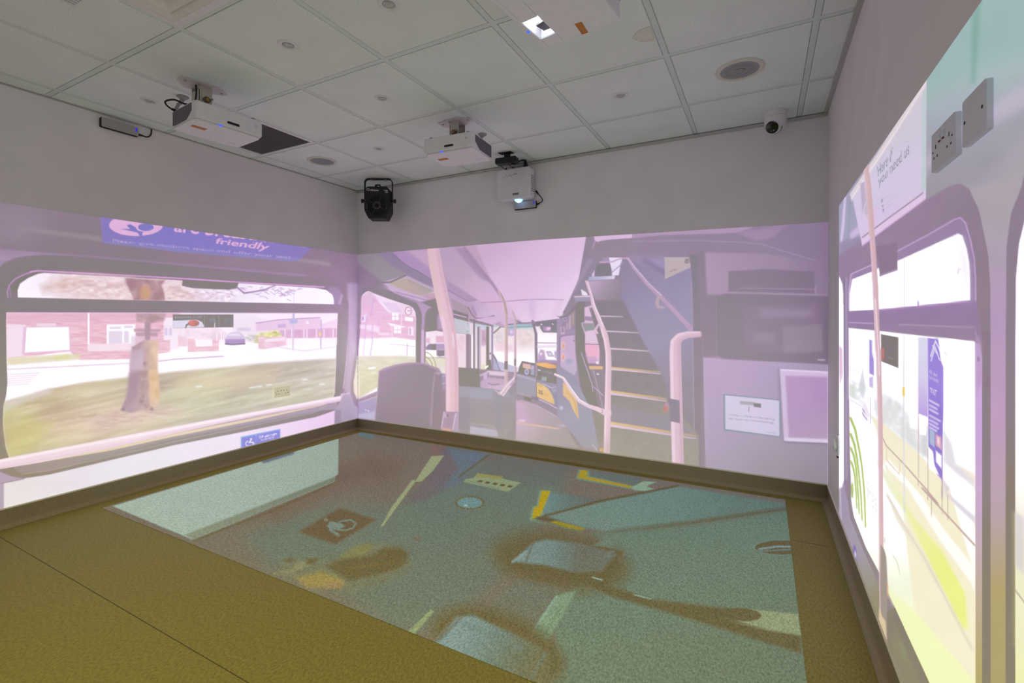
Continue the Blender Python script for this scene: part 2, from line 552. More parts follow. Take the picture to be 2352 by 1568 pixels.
# ---- small slotted vent
p = on_z(170, 13, Zt)
g = thing('slot_vent', (p.x, p.y, Zt), 0, 'small slotted ceiling vent with dark gaps at the top left edge', 'vent')
MB().box(0, 0.16, -0.24, -0.003, 0.0, 0.002).box(0, 0.16, -0.003, 0, -0.003, 0.002).box(0.0, 0.003, -0.24, 0, -0.003, 0.002).build('frame', m_white, g, smooth=0)
MB().box(0.003, 0.158, -0.238, -0.003, -0.0018, -0.0006).build('backing', m_ventdark, g, smooth=0)
for k in range(9):
    x0 = 0.010+0.0165*k
    MB().box(x0, x0+0.0085, -0.236, -0.005, -0.0055, -0.0018).build('slat', m_white, g, smooth=0)

# ---- water stain on a tile: a faint brown tide line (belongs to the tile surface)
pts = [(1453,88),(1458,79),(1468,70),(1482,64),(1493,61),(1498,74),(1503,90),(1493,94),(1478,96),(1463,93)]
P3 = [on_z(a, b, Zt-0.0006) for a, b in pts]
cen = sum(P3, Vector())/len(P3)
sb = MB(); n = len(P3)
ring_o = smooth_path(P3+[P3[0]], 5)[:-1]
n = len(ring_o)
sb.v = [tuple(p) for p in ring_o] + [tuple(cen+(p-cen)*0.965) for p in ring_o]
sb.f = [(k, (k+1) % n, n+(k+1) % n, n+k) for k in range(n)]
sb.build('water_stain', mat('stain_edge', (196, 182, 146), 0.9, noise=0.15, nscale=60), ceil, smooth=0)
sb2 = MB(); sb2.v = [tuple(cen+(p-cen)*0.965) for p in ring_o]; sb2.f = [tuple(range(n))]
sb2.build('water_stain', mat('stain_fill', (222, 222, 212), 0.9, noise=0.03, nscale=60), ceil, smooth=0)

# ---- security camera
p = on_z(1781, 258, Zt)
t = thing('security_camera', (p.x, p.y-0.005, Zt), 0, 'white turret security camera with black lens in the right back corner of the ceiling', 'camera')
MB().lathe([(0.062, 0.0), (0.062, -0.030), (0.060, -0.033)], 40).build('base', m_white, t)
MB().lathe([(0.060, -0.034), (0.0605, -0.056), (0.057, -0.080), (0.050, -0.098), (0.040, -0.108)], 40).build('body', m_white, t)
dirc = Vector((-0.36, -0.78, -0.50)).normalized()
R = dirc.to_track_quat('Z', 'Y').to_matrix().to_4x4()
bc = Vector((-0.008, -0.016, -0.088))
def aimed(b, off=0.0): return b.xf(Matrix.Translation(bc + dirc*off) @ R)
aimed(MB().lathe([(0.001, -0.046), (0.028, -0.037), (0.042, -0.018), (0.046, 0.0), (0.044, 0.016), (0.038, 0.028), (0.0365, 0.0285)], 40, cap=False)).build('ball', m_white, t)
aimed(MB().lathe([(0.0365, 0.0275), (0.0360, 0.0300), (0.030, 0.0325), (0.001, 0.0340)], 40, cap=False)).build('lens_window', m_glass, t)
aimed(MB().lathe([(0.0475, 0.0), (0.0475, 0.004), (0.0455, 0.006)], 40, cap=False)).build('seam_ring', m_ventdark, t)
for sx in (-1, 1):
    aimed(MB().lathe([(0.0042, 0.0320), (0.0042, 0.0345), (0.001, 0.0350)], 16).xf(Matrix.Translation((sx*0.008, -0.018, 0)))).build('infrared_led', mat('ir_led', (120, 122, 118), 0.3), t)

# ---- ultra-short-throw projectors hanging on ceiling brackets (long face towards local -Y)
def mat_ventgrid():
    m = bpy.data.materials.new('projector_vent'); m.use_nodes = True
    nt = m.node_tree; b = nt.nodes['Principled BSDF']; b.inputs['Roughness'].default_value = 0.6
    b.inputs['Base Color'].default_value = lin4((96, 90, 98))
    return m
def marks(name, origin, ux, uy, width, height, n, m, parent, seed):
    """a wordmark too small to read: a row of slightly uneven strokes"""
    r = random.Random(seed); b = MB(); ux, uy, o = Vector(ux), Vector(uy), Vector(origin)
    for k in range(n):
        x0 = width*k/n; w_ = width/n*r.uniform(.45, .75); h_ = height*r.uniform(.55, 1.0)
        p = o+ux*x0
        b.quad(p, p+ux*w_, p+ux*w_+uy*h_, p+uy*h_)
        if k % 2: b.quad(p+ux*w_, p+ux*width/n, p+ux*width/n+uy*h_*.3, p+ux*w_+uy*h_*.3)
    return b.build(name, m, parent, smooth=0)
def make_projector():
    t = thing('ceiling_projector')
    W2, D0, D1, H = 0.170, -0.130, 0.140, 0.094          # body bottom at z=0, local
    body = [(-W2+0.006, D0+0.0), (W2-0.006, D0+0.0), (W2, D0+0.030), (W2-0.004, D1-0.02), (W2-0.03, D1), (-W2+0.03, D1), (-W2+0.004, D1-0.02), (-W2, D0+0.030)]
    b = MB().prism(body, 0.008, H)
    low = [(-W2+0.018, D0+0.016), (W2-0.018, D0+0.016), (W2-0.004, D0+0.036), (W2-0.004, D1-0.02), (W2-0.03, D1), (-W2+0.03, D1), (-W2+0.004, D1-0.02), (-W2+0.004, D0+0.036)]
    b.build('shell', m_white2, t, bevel=0.006)
    MB().prism(low, 0.0, 0.0085).build('underside', m_white2, t, bevel=0.003)
    # vents on both short sides: dark panel with slanted lower corner and rows of slots
    for sx in (-1, 1):
        x = sx*(W2+0.0008)
        pan = [(D0+0.038, H-0.010), (D1-0.024, H-0.010), (D1-0.024, 0.012), (D0+0.095, 0.012), (D0+0.038, 0.046)]
        vp = MB().prism(pan, x-0.0012, x+0.0012, axis='x').build('vent', m_vent, t, smooth=0)
        for r in range(6):
            for c in range(10):
                yy = D0+0.048+c*0.0195; zz = 0.018+r*0.0118
                if zz < 0.048 and yy < D0+0.095-(zz-0.012)*1.65: continue
                if yy > D1-0.03: continue
                x1 = x + sx*0.0014
                q = MB().prism([(yy, zz), (yy+0.0035, zz+0.0045), (yy+0.0065, zz+0.0035), (yy+0.003, zz-0.001)], min(x, x1), max(x, x1)+0.0002, axis='x')
                q.build('slot', m_printw, vp, smooth=0)
    pw = MB().prism(rrect(0.062, 0.0125, 0.006, 5, 0.012, 0.030), D0-0.0015, D0+0.001, axis='y').build('sensor_window', m_glass, t)
    MB().box(-0.052, -0.041, D0+0.010, D0+0.016, 0.002, 0.008).build('status_light', m_led, t, smooth=0)
    MB().prism([(-0.135, D0+0.105), (-0.068, D0+0.105), (-0.068, D0+0.135), (-0.135, D0+0.135)], -0.0012, 0.0002).build('warning_label', m_orange, t, smooth=0)
    for sx in (-1, 1):
        MB().lathe([(0.011, H), (0.011, H+0.010), (0.009, H+0.012)], 20, center=(sx*0.128, D0+0.028, 0)).build('foot', m_grey, t)
    marks('logo', (0.085, D1-0.066, -0.0010), (1, 0, 0), (0, 1, 0), 0.040, 0.006, 6, m_print, t, 3)
    MB().lathe([(0.006, D0-0.0006), (0.006, D0-0.0012), (0.0048, D0-0.0012), (0.0048, D0-0.0006)], 20, axis='y', center=(0.130, 0, 0.058), cap=False).build('logo_ring', m_print, t)
    # ceiling bracket: plate, arms, gimbal
    zc = ZC-2.102; mx, my = -0.052, 0.080
    mt = MB().prism([(mx-0.115, my-0.055), (mx-0.04, my-0.075), (mx+0.05, my-0.085), (mx+0.115, my-0.04), (mx+0.115, my-0.015), (mx+0.03, my+0.045), (mx-0.06, my+0.06), (mx-0.115, my)], zc-0.005, zc-0.001).build('ceiling_plate', m_plate, t, bevel=0.001)
    for (ax, ay) in ((-0.09, -0.03), (0.09, -0.03), (0.0, 0.03), (-0.03, -0.05)):
        MB().lathe([(0.006, zc-0.005), (0.006, zc-0.008), (0.003, zc-0.010)], 12, center=(mx+ax, my+ay, 0)).build('bolt', m_grey, mt)
    zm = (H+zc)/2
    MB().box(mx-0.030, mx+0.034, my-0.045, my-0.041, H+0.02, zc-0.005).box(mx-0.030, mx+0.034, my+0.035, my+0.039, H+0.02, zc-0.005).box(mx-0.030, mx-0.026, my-0.045, my+0.039, H+0.01, zc-0.03).build('yoke', m_steel, t, smooth=0)
    kn = MB().lathe([(0.017, -0.058), (0.017, -0.044)], 20, axis='y', center=(mx+0.004, my, zm)).build('knuckle', mat('mount_dark_metal', (110, 100, 86), 0.4, metal=0.6), t)  # knuckle in a darker metal than the yoke
    MB().lathe([(0.008, -0.064), (0.008, -0.056)], 12, axis='y', center=(mx+0.004, my, zm)).build('bolt', mat('brass_bolt', (170, 140, 80), 0.4, metal=0.8), kn)
    MB().lathe([(0.006, -0.062), (0.006, -0.040)], 12, axis='y', center=(mx+0.027, my, zm+0.010)).build('bolt', m_grey, t)
    MB().lathe([(0.011, 0.0), (0.011, 0.045), (0.009, 0.050)], 16, center=(mx+0.060, my-0.055, H)).build('adjuster', m_white2, t)
    MB().box(mx-0.065, mx+0.075, my-0.09, my+0.05, H, H+0.006).box(mx-0.050, mx+0.055, my-0.05, my+0.045, H+0.006, H+0.022).build('cradle', m_plate, t, bevel=0.002)
    # anti-theft hook near the back
    return t
pA = make_projector()
pA.location = (-2.590, 1.510, 2.102); pA.rotation_euler = (0, 0, math.radians(90-5.5))
tag(pA, 'white projector on a ceiling bracket near the left wall, black cable looping behind', 'projector', 'white ceiling projectors')
pB = copy_tree(pA)
pB.location = (-1.668, 2.43, 2.102); pB.rotation_euler = (0, 0, math.radians(4.0))
tag(pB, 'white projector on a ceiling bracket near the back wall, beside a flat black box', 'projector', 'white ceiling projectors')
# cable of the left projector (local)
Mx = Matrix.Translation((-2.622, 1.5, 2.12)) @ Matrix.Rotation(math.radians(84.5), 4, 'Z')
cb = [(-0.092, 0.045, 0.24), (-0.092, 0.045, 0.180), (-0.098, 0.06, 0.142), (-0.13, 0.085, 0.136), (-0.175, 0.09, 0.142), (-0.205, 0.115, 0.128), (-0.19, 0.125, 0.110), (-0.150, 0.125, 0.096), (-0.125, 0.12, 0.09)]
cbl = MB().tube(smooth_path(cb, 6), 0.0042).build('power_cable', m_cable, pA)
MB().tube([(-0.172, 0.126, 0.104), (-0.150, 0.125, 0.097), (-0.128, 0.12, 0.092)], [0.006, 0.009, 0.010]).build('plug', m_black, pA)
# speaker-like hooks behind each projector (chrome hangers on the ceiling)
def hook(loc, rz, label):
    t = thing('ceiling_hook', loc, rz, label, 'hook', 'grey ceiling hooks behind the projectors')
    MB().lathe([(0.030, 0.0), (0.030, -0.003), (0.020, -0.012), (0.012, -0.016)], 28).build('rose', m_grey, t)
    MB().tube(smooth_path([(0, 0, -0.012), (0.012, 0.0, -0.03), (0.030, 0.0, -0.045), (0.045, 0, -0.072)], 5), [0.011]*8 + [0.009]*8).build('arm', m_grey, t)
    return t
hA = on_z(420, 222, ZC); hB = on_z(1108, 308, ZC)
hook((hA.x, hA.y, ZC), math.radians(200), 'grey metal ceiling hook behind the left projector')
hook((hB.x, hB.y, ZC), math.radians(250), 'grey metal ceiling hook to the right of the projector near the back wall')

# ---- the floor projector, lit, hanging at the top of the frame
m_glow = mat('projector_glow', (255, 255, 255), 0.3, emit=(245, 252, 255), estr=9.0)
m_prism = mat('mirror_glass', (24, 44, 42), 0.08, spec=0.9)
zb = 2.10
c1 = on_z(1252, 112, zb); c2 = on_z(1425, 46, zb)
ang = math.atan2((c2-c1).y, (c2-c1).x)
t = thing('lit_projector', (c1.x, c1.y, zb), ang, 'white ceiling projector with its bright lens lit, cut by the top edge', 'projector')
# local: origin at the near-left corner, +x along the far edge, -y towards the viewer
Wc, Dc, Hc = (c2-c1).length, 0.42, 0.12
def loc_c(px, py, z=None):
    q = on_z(px, py, zb if z is None else z) - Vector((c1.x, c1.y, zb))
    return Vector((math.cos(-ang)*q.x-math.sin(-ang)*q.y, math.sin(-ang)*q.x+math.cos(-ang)*q.y, q.z))
la, lb_, lc, ld = loc_c(1222, 34), loc_c(1218, 66), loc_c(1243, 88), loc_c(1266, 70)
lx0, lx1 = 0.016, 0.078
ly0, ly1 = lb_.y-0.03, lc.y+0.0
sh = MB()
sh.box(0, lx0, -Dc, 0, 0, Hc).box(lx1, Wc, -Dc, 0, 0, Hc).box(lx0, lx1, -Dc, -0.172, 0, Hc).box(lx0, lx1, -0.058, 0, 0, Hc).box(lx0, lx1, -0.172, -0.058, 0.05, Hc)
sh.build('shell', m_white2, t, smooth=0, bevel=0.004)
MB().prism([(lx0+0.001, -0.171), (lx1-0.001, -0.171), (lx1-0.001, -0.059), (lx0+0.001, -0.059)], 0.044, 0.048).build('lens_well', m_white2, t, smooth=0)
MB().prism([(lx0+0.004, -0.160), (lx0+0.036, -0.160), (lx0+0.032, -0.110), (lx0+0.004, -0.092)], 0.036, 0.040).build('lens', m_glow, t, smooth=0)
MB().prism([(lx0+0.022, -0.120), (lx1-0.004, -0.130), (lx1-0.004, -0.082), (lx0+0.030, -0.082)], 0.010, 0.014).build('cover_glass', m_prism, t, smooth=0)
MB().lathe([(0.011, 0.036), (0.009, 0.028), (0.004, 0.024), (0.001, 0.023)], 20, center=(lx0+0.022, -0.150, 0)).build('lens_dome', m_glow, t)
q = loc_c(1211, 73)
MB().lathe([(0.0055, 0.0), (0.0055, -0.0016), (0.0030, -0.0016), (0.0030, 0.0)], 20, center=(0.0075, -0.122, 0), cap=False).build('status_ring', m_led, t)
l1, l2 = loc_c(1320, 55), loc_c(1351, 74)
cxl, cyl = (l1+l2)/2, 0
MB().prism([loc_c(1320, 55)[:2], loc_c(1336, 50)[:2], loc_c(1351, 74)[:2], loc_c(1337, 79)[:2]], -0.0012, 0.0).build('warning_label', m_orange, t, smooth=0)
MB().box(Wc*0.3, Wc*0.7, -0.3, -0.12, Hc, ZC-zb-0.002).build('ceiling_mount', m_plate, t, smooth=0)
k1, k2 = loc_c(1422, 14), loc_c(1462, -2)
dv = (k2-k1).normalized()
MB().tube([k1+Vector((0,0,.03)), k1+dv*0.022+Vector((0,0,.03))], 0.011, 12).build('connector', m_black, t)
MB().tube([k1+dv*0.010+Vector((0,0,.03)), k1+dv*0.030+Vector((0,0,.03))], 0.0115, 12).build('connector_collar', m_bluecap, t)
MB().tube(smooth_path([k1+dv*0.028+Vector((0,0,.03)), k1+dv*0.10+Vector((0,0,.032)), k1+dv*0.2+Vector((0,0,.06)), k1+dv*0.25+Vector((0,0,.15)), k1+dv*0.27+Vector((0,0,ZC-zb))], 5), 0.008).build('video_cable', m_cable, t)

# ---- small projector standing upright against the back wall
t = thing('wall_projector', (-1.752, Y_B-0.005, 2.045), 0, 'small white projector mounted upright on the back wall, lens glowing at its lower edge', 'projector')
WW, HH, DD = 0.150, 0.245, 0.105
ol = rrect(2*WW, HH, 0.026, 5, 0, HH/2)
MB().prism(ol, -DD, -0.018, axis='y').build('shell', m_white2, t, bevel=0.008)
MB().box(-0.10, 0.10, -0.020, 0.004, 0.05, 0.20).build('wall_mount', m_plate, t, smooth=0)
sg = MB()
for k in range(9):
    MB().box(WW-0.0015, WW+0.001, -DD+0.02, -0.03, 0.055+0.015*k, 0.061+0.015*k).build('vent_slat', m_grey, t, smooth=0)
MB().box(-0.002, 0.048, -DD-0.002, -DD+0.002, 0.030, 0.045).build('focus_window', m_vent, t, smooth=0)
MB().box(0.002, 0.046, -DD-0.0028, -DD-0.0018, 0.031, 0.0375).build('focus_lever', m_grey, t, smooth=0)
m_glow2 = mat('lens_glow_blue', (200, 220, 255), 0.2, emit=(150, 205, 255), estr=1.8)
m_glow3 = mat('lens_core', (255, 255, 255), 0.2, emit=(245, 248, 255), estr=3.5)
MB().lathe([(0.034, 0.004), (0.031, -0.008), (0.022, -0.017), (0.010, -0.0215), (0.001, -0.022)], 28, center=(0.030, -DD+0.040, 0)).build('lens', m_glow2, t)
MB().lathe([(0.020, -0.012), (0.013, -0.0215), (0.001, -0.0235)], 20, center=(0.032, -DD+0.034, 0)).build('lens_core', m_glow3, t)
marks('logo', (-0.004, -DD-0.0010, 0.189), (1, 0, 0.04), (0, 0, 1), 0.040, 0.012, 5, m_print, t, 4)
for k in range(5):
    MB().lathe([(0.0032, -DD-0.0010), (0.0032, -DD+0.001)], 12, axis='y', center=(-0.075+0.014*k, 0, 0.196 if k % 2 else 0.186)).build('button', m_print, t)
for k, (bx, bz) in enumerate(((-0.02, 0.190), (-0.015, 0.175))):
    MB().lathe([(0.003, -DD-0.0012), (0.003, -DD+0.001)], 12, axis='y', center=(bx, 0, bz)).build('indicator', m_black if k == 0 else mat('green_dot', (150, 175, 90), 0.5), t)

# ---- black junction box on a ceiling bracket with cables to the small projector
p = on_z(1163, 351, ZC)
t = thing('cable_box', (p.x, p.y, ZC), 0.10, 'flat black signal box on a ceiling bracket above the small wall projector', 'signal box')
MB().prism([(-0.055, -0.03), (0.045, -0.03), (0.055, 0.02), (-0.045, 0.02)], -0.006, -0.001).build('ceiling_plate', m_blackmetal, t, bevel=0.001)
MB().box(-0.018, 0.030, -0.004, 0.012, -0.042, -0.005).build('stem', m_blackmetal, t, bevel=0.002)
MB().prism(rrect(0.172, 0.046, 0.011, 4, 0.004, -0.062), -0.028, 0.030, axis='y').build('box', m_black, t, bevel=0.003)
for k in range(5):
    MB().box(-0.06+0.022*k, -0.052+0.022*k, -0.0290, -0.027, -0.078, -0.068).build('port', m_ventdark, t, smooth=0)
Ti = Matrix.Translation(t.location) @ Matrix.Rotation(0.10, 4, 'Z'); Ti = Ti.inverted()
def L(p): return Ti @ Vector(p)
pw = Vector((-1.752, Y_B-0.005, 2.045))
for (ax, bx, r_) in ((-0.055, -0.085, 0.0035), (0.018, -0.022, 0.0030)):
    a0 = Ti.inverted() @ Vector((ax, 0, -0.084)); b0 = pw + Vector((bx, -0.06, HH))
    mid = (a0+b0)/2 + Vector((0.006, 0.0, -0.004))
    MB().tube(smooth_path([L(a0), L(mid), L(b0+Vector((0,0,.015))), L(b0)], 6), r_).build('cable', m_cable, t)
    MB().tube([L(b0+Vector((0,0,.028))), L(b0+Vector((0,0,0.002)))], [0.0045, 0.0075]).build('plug', m_black, t)
a0 = Ti.inverted() @ Vector((0.035, 0.0, -0.082)); b0 = pw + Vector((0.090, -0.060, HH))
MB().tube(smooth_path([L(a0), L(a0+Vector((0.03, 0.02, -0.004))), L((a0+b0)/2+Vector((0.015, 0.0, 0.035))), L(b0+Vector((0.0,0,.055))), L(b0)], 7), 0.0075).build('cable', m_cable, t)
MB().tube([L(b0+Vector((-0.003,0,.055))), L(b0+Vector((0,0,0.012)))], [0.010, 0.019]).build('plug', m_black, t)
MB().box(-0.019, 0.019, -0.008, 0.008, 0, 0.014).xf(Ti @ Matrix.Translation(b0+Vector((0, 0, 0.001)))).build('plug_collar', m_bluecap, t, smooth=0)

# ---- touch sensor bars on the walls
def sensor_bar(loc, rz, label):
    t = thing('sensor_bar', loc, rz, label, 'sensor bar', 'slim grey sensor bars under the ceiling')
    MB().prism(rrect(0.196, 0.060, 0.008, 4), -0.016, 0.0, axis='y').build('back_shell', m_black, t, bevel=0.002)
    MB().prism(rrect(0.190, 0.054, 0.007, 4, 0.001, 0.0015), -0.026, -0.015, axis='y').build('cover', mat('sensor_grey', (168, 166, 168), 0.5), t, bevel=0.0015)
    MB().box(0.079, 0.0855, -0.0272, -0.0255, 0.002, 0.020).build('status_light', m_ledd, t, smooth=0)
    return t
sA = sensor_bar((X_L+0.001, 1.456, 2.296), math.radians(90), 'slim grey sensor bar with blue light on the left wall under the ceiling')
MB().tube([(0.094, -0.012, -0.012), (0.125, -0.012, -0.010)], [0.009, 0.0055]).build('plug', m_black, sA)
MB().tube(smooth_path([(0.120, -0.012, -0.010), (0.150, -0.012, -0.010), (0.170, -0.012, 0.012), (0.176, -0.010, 0.05)], 6), 0.0042).build('cable', m_cable, sA)
sB = sensor_bar((-1.690, Y_B-0.001, 2.008), 0, 'slim grey sensor bar with blue light on the back wall under the small projector')
MB().tube([(0.094, -0.012, -0.004), (0.122, -0.012, 0.004)], [0.009, 0.0055]).build('plug', m_black, sB)
MB().tube(smooth_path([(0.118, -0.012, 0.003), (0.148, -0.012, 0.018), (0.142, -0.012, 0.045), (0.118, -0.02, 0.075), (0.104, -0.03, 0.098)], 6), 0.0035).build('cable', m_cable, sB)
MB().tube([(0.117, -0.02, 0.076), (0.100, -0.03, 0.102)], [0.006, 0.009]).build('plug', m_black, sB)

# ---- black stage light in the corner, seen from its fan side
ps = Vector((-3.050, 3.190, ZC))
t = thing('stage_light', ps, YAW+0.03, 'black stage effect light with round fan grille hanging in the back left corner', 'stage light')
yk = []
for k in range(7):
    a = math.radians(180-90*k/6); yk.append((-0.122+0.032+0.032*math.cos(a), -0.042+0.032*math.sin(a)))
for k in range(7):
    a = math.radians(90-90*k/6); yk.append((0.122-0.032+0.032*math.cos(a), -0.042+0.032*math.sin(a)))
pathy = [(-0.122, -0.21)] + yk + [(0.122, -0.21)]
yb_ = MB()
for (wd, th) in ((0.036, 0.0055),):
    outer = []; 
    n = len(pathy)
    for k, (x, z) in enumerate(pathy):
        x0, z0 = pathy[max(k-1, 0)]; x1, z1 = pathy[min(k+1, n-1)]
        tx, tz = x1-x0, z1-z0; l = math.hypot(tx, tz); nx, nz = tz/l, -tx/l
        yb_.v += [(x+nx*th/2, -wd/2, z+nz*th/2), (x+nx*th/2, wd/2, z+nz*th/2), (x-nx*th/2, wd/2, z-nz*th/2), (x-nx*th/2, -wd/2, z-nz*th/2)]
    for k in range(n-1):
        for q in range(4):
            a = 4*k+q; b = 4*k+(q+1) % 4
            yb_.f.append((a, b, b+4, a+4))
    yb_.f += [(0, 1, 2, 3), (4*n-4, 4*n-3, 4*n-2, 4*n-1)]
yb_.build('yoke', m_blackmetal, t)
for sx in (-1, 1):
    MB().box(sx*0.062-0.011, sx*0.062+0.011, -0.012, 0.012, -0.020, -0.013).build('bolt', m_grey, t, smooth=0)
# housing: flat back plate with cut lower corners, deep body behind
zt, zbm = -0.088, -0.372
hous = [(-0.112, zt-0.03), (-0.085, zt), (0.085, zt), (0.112, zt-0.03), (0.112, -0.300), (0.076, zbm), (-0.076, zbm), (-0.112, -0.300)]
MB().prism(hous, -0.060, 0.085, axis='y').build('housing', m_blackmetal, t, bevel=0.006)
MB().prism([(-0.030, zt), (-0.022, zt+0.026), (0.018, zt+0.026), (0.030, zt), (0.020, zt), (0.010, zt+0.018), (-0.008, zt+0.018), (-0.018, zt)], -0.03, -0.010, axis='y').build('safety_eye', m_blackmetal, t, smooth=0)
for sx in (-1, 1):
    MB().lathe([(0.008, 0.0), (0.008, 0.024), (0.019, 0.024), (0.019, 0.040), (0.010, 0.043)], 20, axis='x').xf(Matrix.Translation((sx*0.112, 0, -0.205)) @ Matrix.Scale(sx, 4, (1, 0, 0))).build('clamp_knob', m_black, t)
    for k in range(3):
        MB().box(sx*0.112-0.004, sx*0.112+0.004, -0.05, 0.02, -0.245-0.016*k, -0.237-0.016*k).build('cooling_fin', m_blackmetal, t, smooth=0)
fy = -0.0612
fan = MB().lathe([(0.090, fy), (0.090, fy-0.004), (0.087, fy-0.005), (0.084, fy-0.002), (0.084, fy)], 48, axis='y', center=(0.0, 0, -0.258), cap=False).build('fan_grille', m_black, t)
m_wire = mat('worn_wire', (128, 116, 124), 0.4, metal=0.3)
m_fanhole = mat('fan_well', (3, 3, 4), 0.8)
MB().lathe([(0.083, fy+0.0005), (0.001, fy+0.0005)], 40, axis='y', center=(0, 0, -0.258), cap=False).build('fan_well', m_fanhole, t)
for (ra, rb) in ((0.0345, 0.0305), (0.0245, 0.0215)):
    for k in range(8):
        b = MB(); a0 = 2*math.pi*k/8+0.07; a1 = 2*math.pi*(k+1)/8-0.07
        m_ = 4
        for q in range(m_+1):
            a = a0+(a1-a0)*q/m_
            b.v += [(ra*math.cos(a), fy-0.003, -0.258+ra*math.sin(a)), (rb*math.cos(a), fy-0.003, -0.258+rb*math.sin(a))]
        b.f = [(2*q, 2*q+1, 2*q+3, 2*q+2) for q in range(m_)]
        b.build('ring_wire', m_wire, fan, smooth=0)
for a in (62, 150, 242, 330):
    ar = math.radians(a)
    for r0 in np.arange(0.040, 0.082, 0.0095):
        r1 = r0+0.006
        MB().tube([(r0*math.cos(ar), fy-0.003, -0.258+r0*math.sin(ar)), (r1*math.cos(ar), fy-0.003, -0.258+r1*math.sin(ar))], 0.0012, 5).build('spoke_wire', m_wire, fan, smooth=0)
for a0, a1 in ((165, 200), (-25, 15)):
    b = MB()
    pts = [(0.0865*math.cos(math.radians(a)), fy-0.0055, -0.258+0.0865*math.sin(math.radians(a))) for a in np.linspace(a0, a1, 8)]
    b.tube(pts, 0.0013, 5).build('ring_wire', m_wire, fan)
MB().lathe([(0.0105, fy-0.0006), (0.0105, fy+0.001), (0.006, fy+0.001), (0.006, fy-0.0006)], 20, axis='y', center=(0, 0, 0), cap=False).xf(Matrix.Translation((-0.078, 0, -0.118)) @ Matrix.Scale(1.5, 4, (1, 0, 0))).build('logo', m_printw, t, smooth=0)
marks('logo', (-0.058, fy-0.0008, -0.129), (1, 0, -0.02), (0.25, 0, 1), 0.075, 0.017, 9, m_printw, t, 5)
rnd = random.Random(5)
for k in range(9):
    x0 = 0.060+0.0125*(k % 3); z0 = -0.120-0.010*(k//3)
    if rnd.random() < 0.2: continue
    MB().box(x0, x0+0.0105, fy-0.0004, fy+0.001, z0-0.006*rnd.uniform(.6, 1), z0).build('rating_print', m_printw, t, smooth=0)

# ================================================================ sockets on the walls
def double_socket(name, loc, rz, label, m):
    t = thing(name, loc, rz, label, 'socket')
    MB().prism(rrect(0.146, 0.086, 0.006, 4), -0.012, 0.0, axis='y').build('plate', m, t, bevel=0.002)
    for sx in (-1, 1):
        for (dx, dz, w, h) in ((0, 0.012, 0.004, 0.009), (-0.011, -0.010, 0.0065, 0.0045), (0.011, -0.010, 0.0065, 0.0045)):
            x = sx*0.042+dx
            MB().box(x-w/2, x+w/2, -0.0126, -0.0115, dz-h/2-0.004, dz+h/2-0.004).build('pin_hole', m_glass, t, smooth=0)
        sw = MB().prism([(-0.0125, 0.010), (-0.0165, 0.020), (-0.0120, 0.030), (-0.0115, 0.030), (-0.0115, 0.010)], sx*0.011-0.006, sx*0.011+0.006, axis='x').build('switch', m, t, smooth=0)
        MB().box(sx*0.011-0.0045, sx*0.011+0.0045, -0.0150, -0.0128, 0.0095, 0.0125).build('switch_mark', mat('red_switch_mark', (110, 46, 60), 0.5), sw, smooth=0)
        MB().lathe([(0.0022, -0.0122), (0.0022, -0.0128), (0.001, -0.0128)], 10, axis='y', center=(sx*0.060, 0, 0.0)).build('screw', m_ventdark, t)
    return t
pl = (on_x(628, 888, X_L)+on_x(664, 884, X_L)+on_x(629, 915, X_L)*0)/2
double_socket('wall_socket', (X_L+0.001, pl.y, 0.488), math.radians(90), 'cream double power socket on the left wall, low on the pictured grass', mat('socket_in_projected_light', (214, 210, 200), 0.5, emit=(206, 196, 160), estr=0.5))  # plate emission stands in for the picture light falling on the socket
m_sock = mat('socket_grey_in_projected_light', (196, 196, 202), 0.5, noise=0.02, emit=(150, 148, 160), estr=0.16)  # faint emission stands in for projected light on the right-wall plates
double_socket('power_socket', (X_R-0.001, 1.303, 1.489), math.radians(-90), 'grey double power socket high on the right wall beside a blank plate', m_sock)
t = thing('blank_plate', (X_R-0.001, 1.140, 1.490), math.radians(-90), 'plain grey blanking plate high on the right wall, right of the double socket', 'wall plate')
MB().prism(rrect(0.108, 0.088, 0.006, 4), -0.011, 0.0, axis='y').build('plate', m_sock, t, bevel=0.002)
for sx in (-1, 1):
    MB().lathe([(0.0034, -0.0108), (0.0034, -0.0116), (0.001, -0.0116)], 12, axis='y', center=(sx*0.040, 0, 0.0)).build('screw', m_ventdark, t)
# small white knob-like detector seen edge-on near the back right corner
pr = on_x(1927, 1022, X_R)
t = thing('wall_button', (X_R-0.001, pr.y, pr.z), math.radians(-90), 'small white rounded wall button seen edge-on low on the right wall near the corner', 'button')
MB().prism(rrect(0.10, 0.105, 0.03, 6), -0.010, 0.0, axis='y').build('plate', m_white, t, bevel=0.004)
MB().lathe([(0.034, -0.010), (0.032, -0.022), (0.018, -0.029), (0.001, -0.030)], 28, axis='y').build('dome', m_white, t)
MB().box(-0.012, -0.002, -0.008, 0.0, -0.068, -0.056).build('clip', m_ventdark, t, smooth=0)

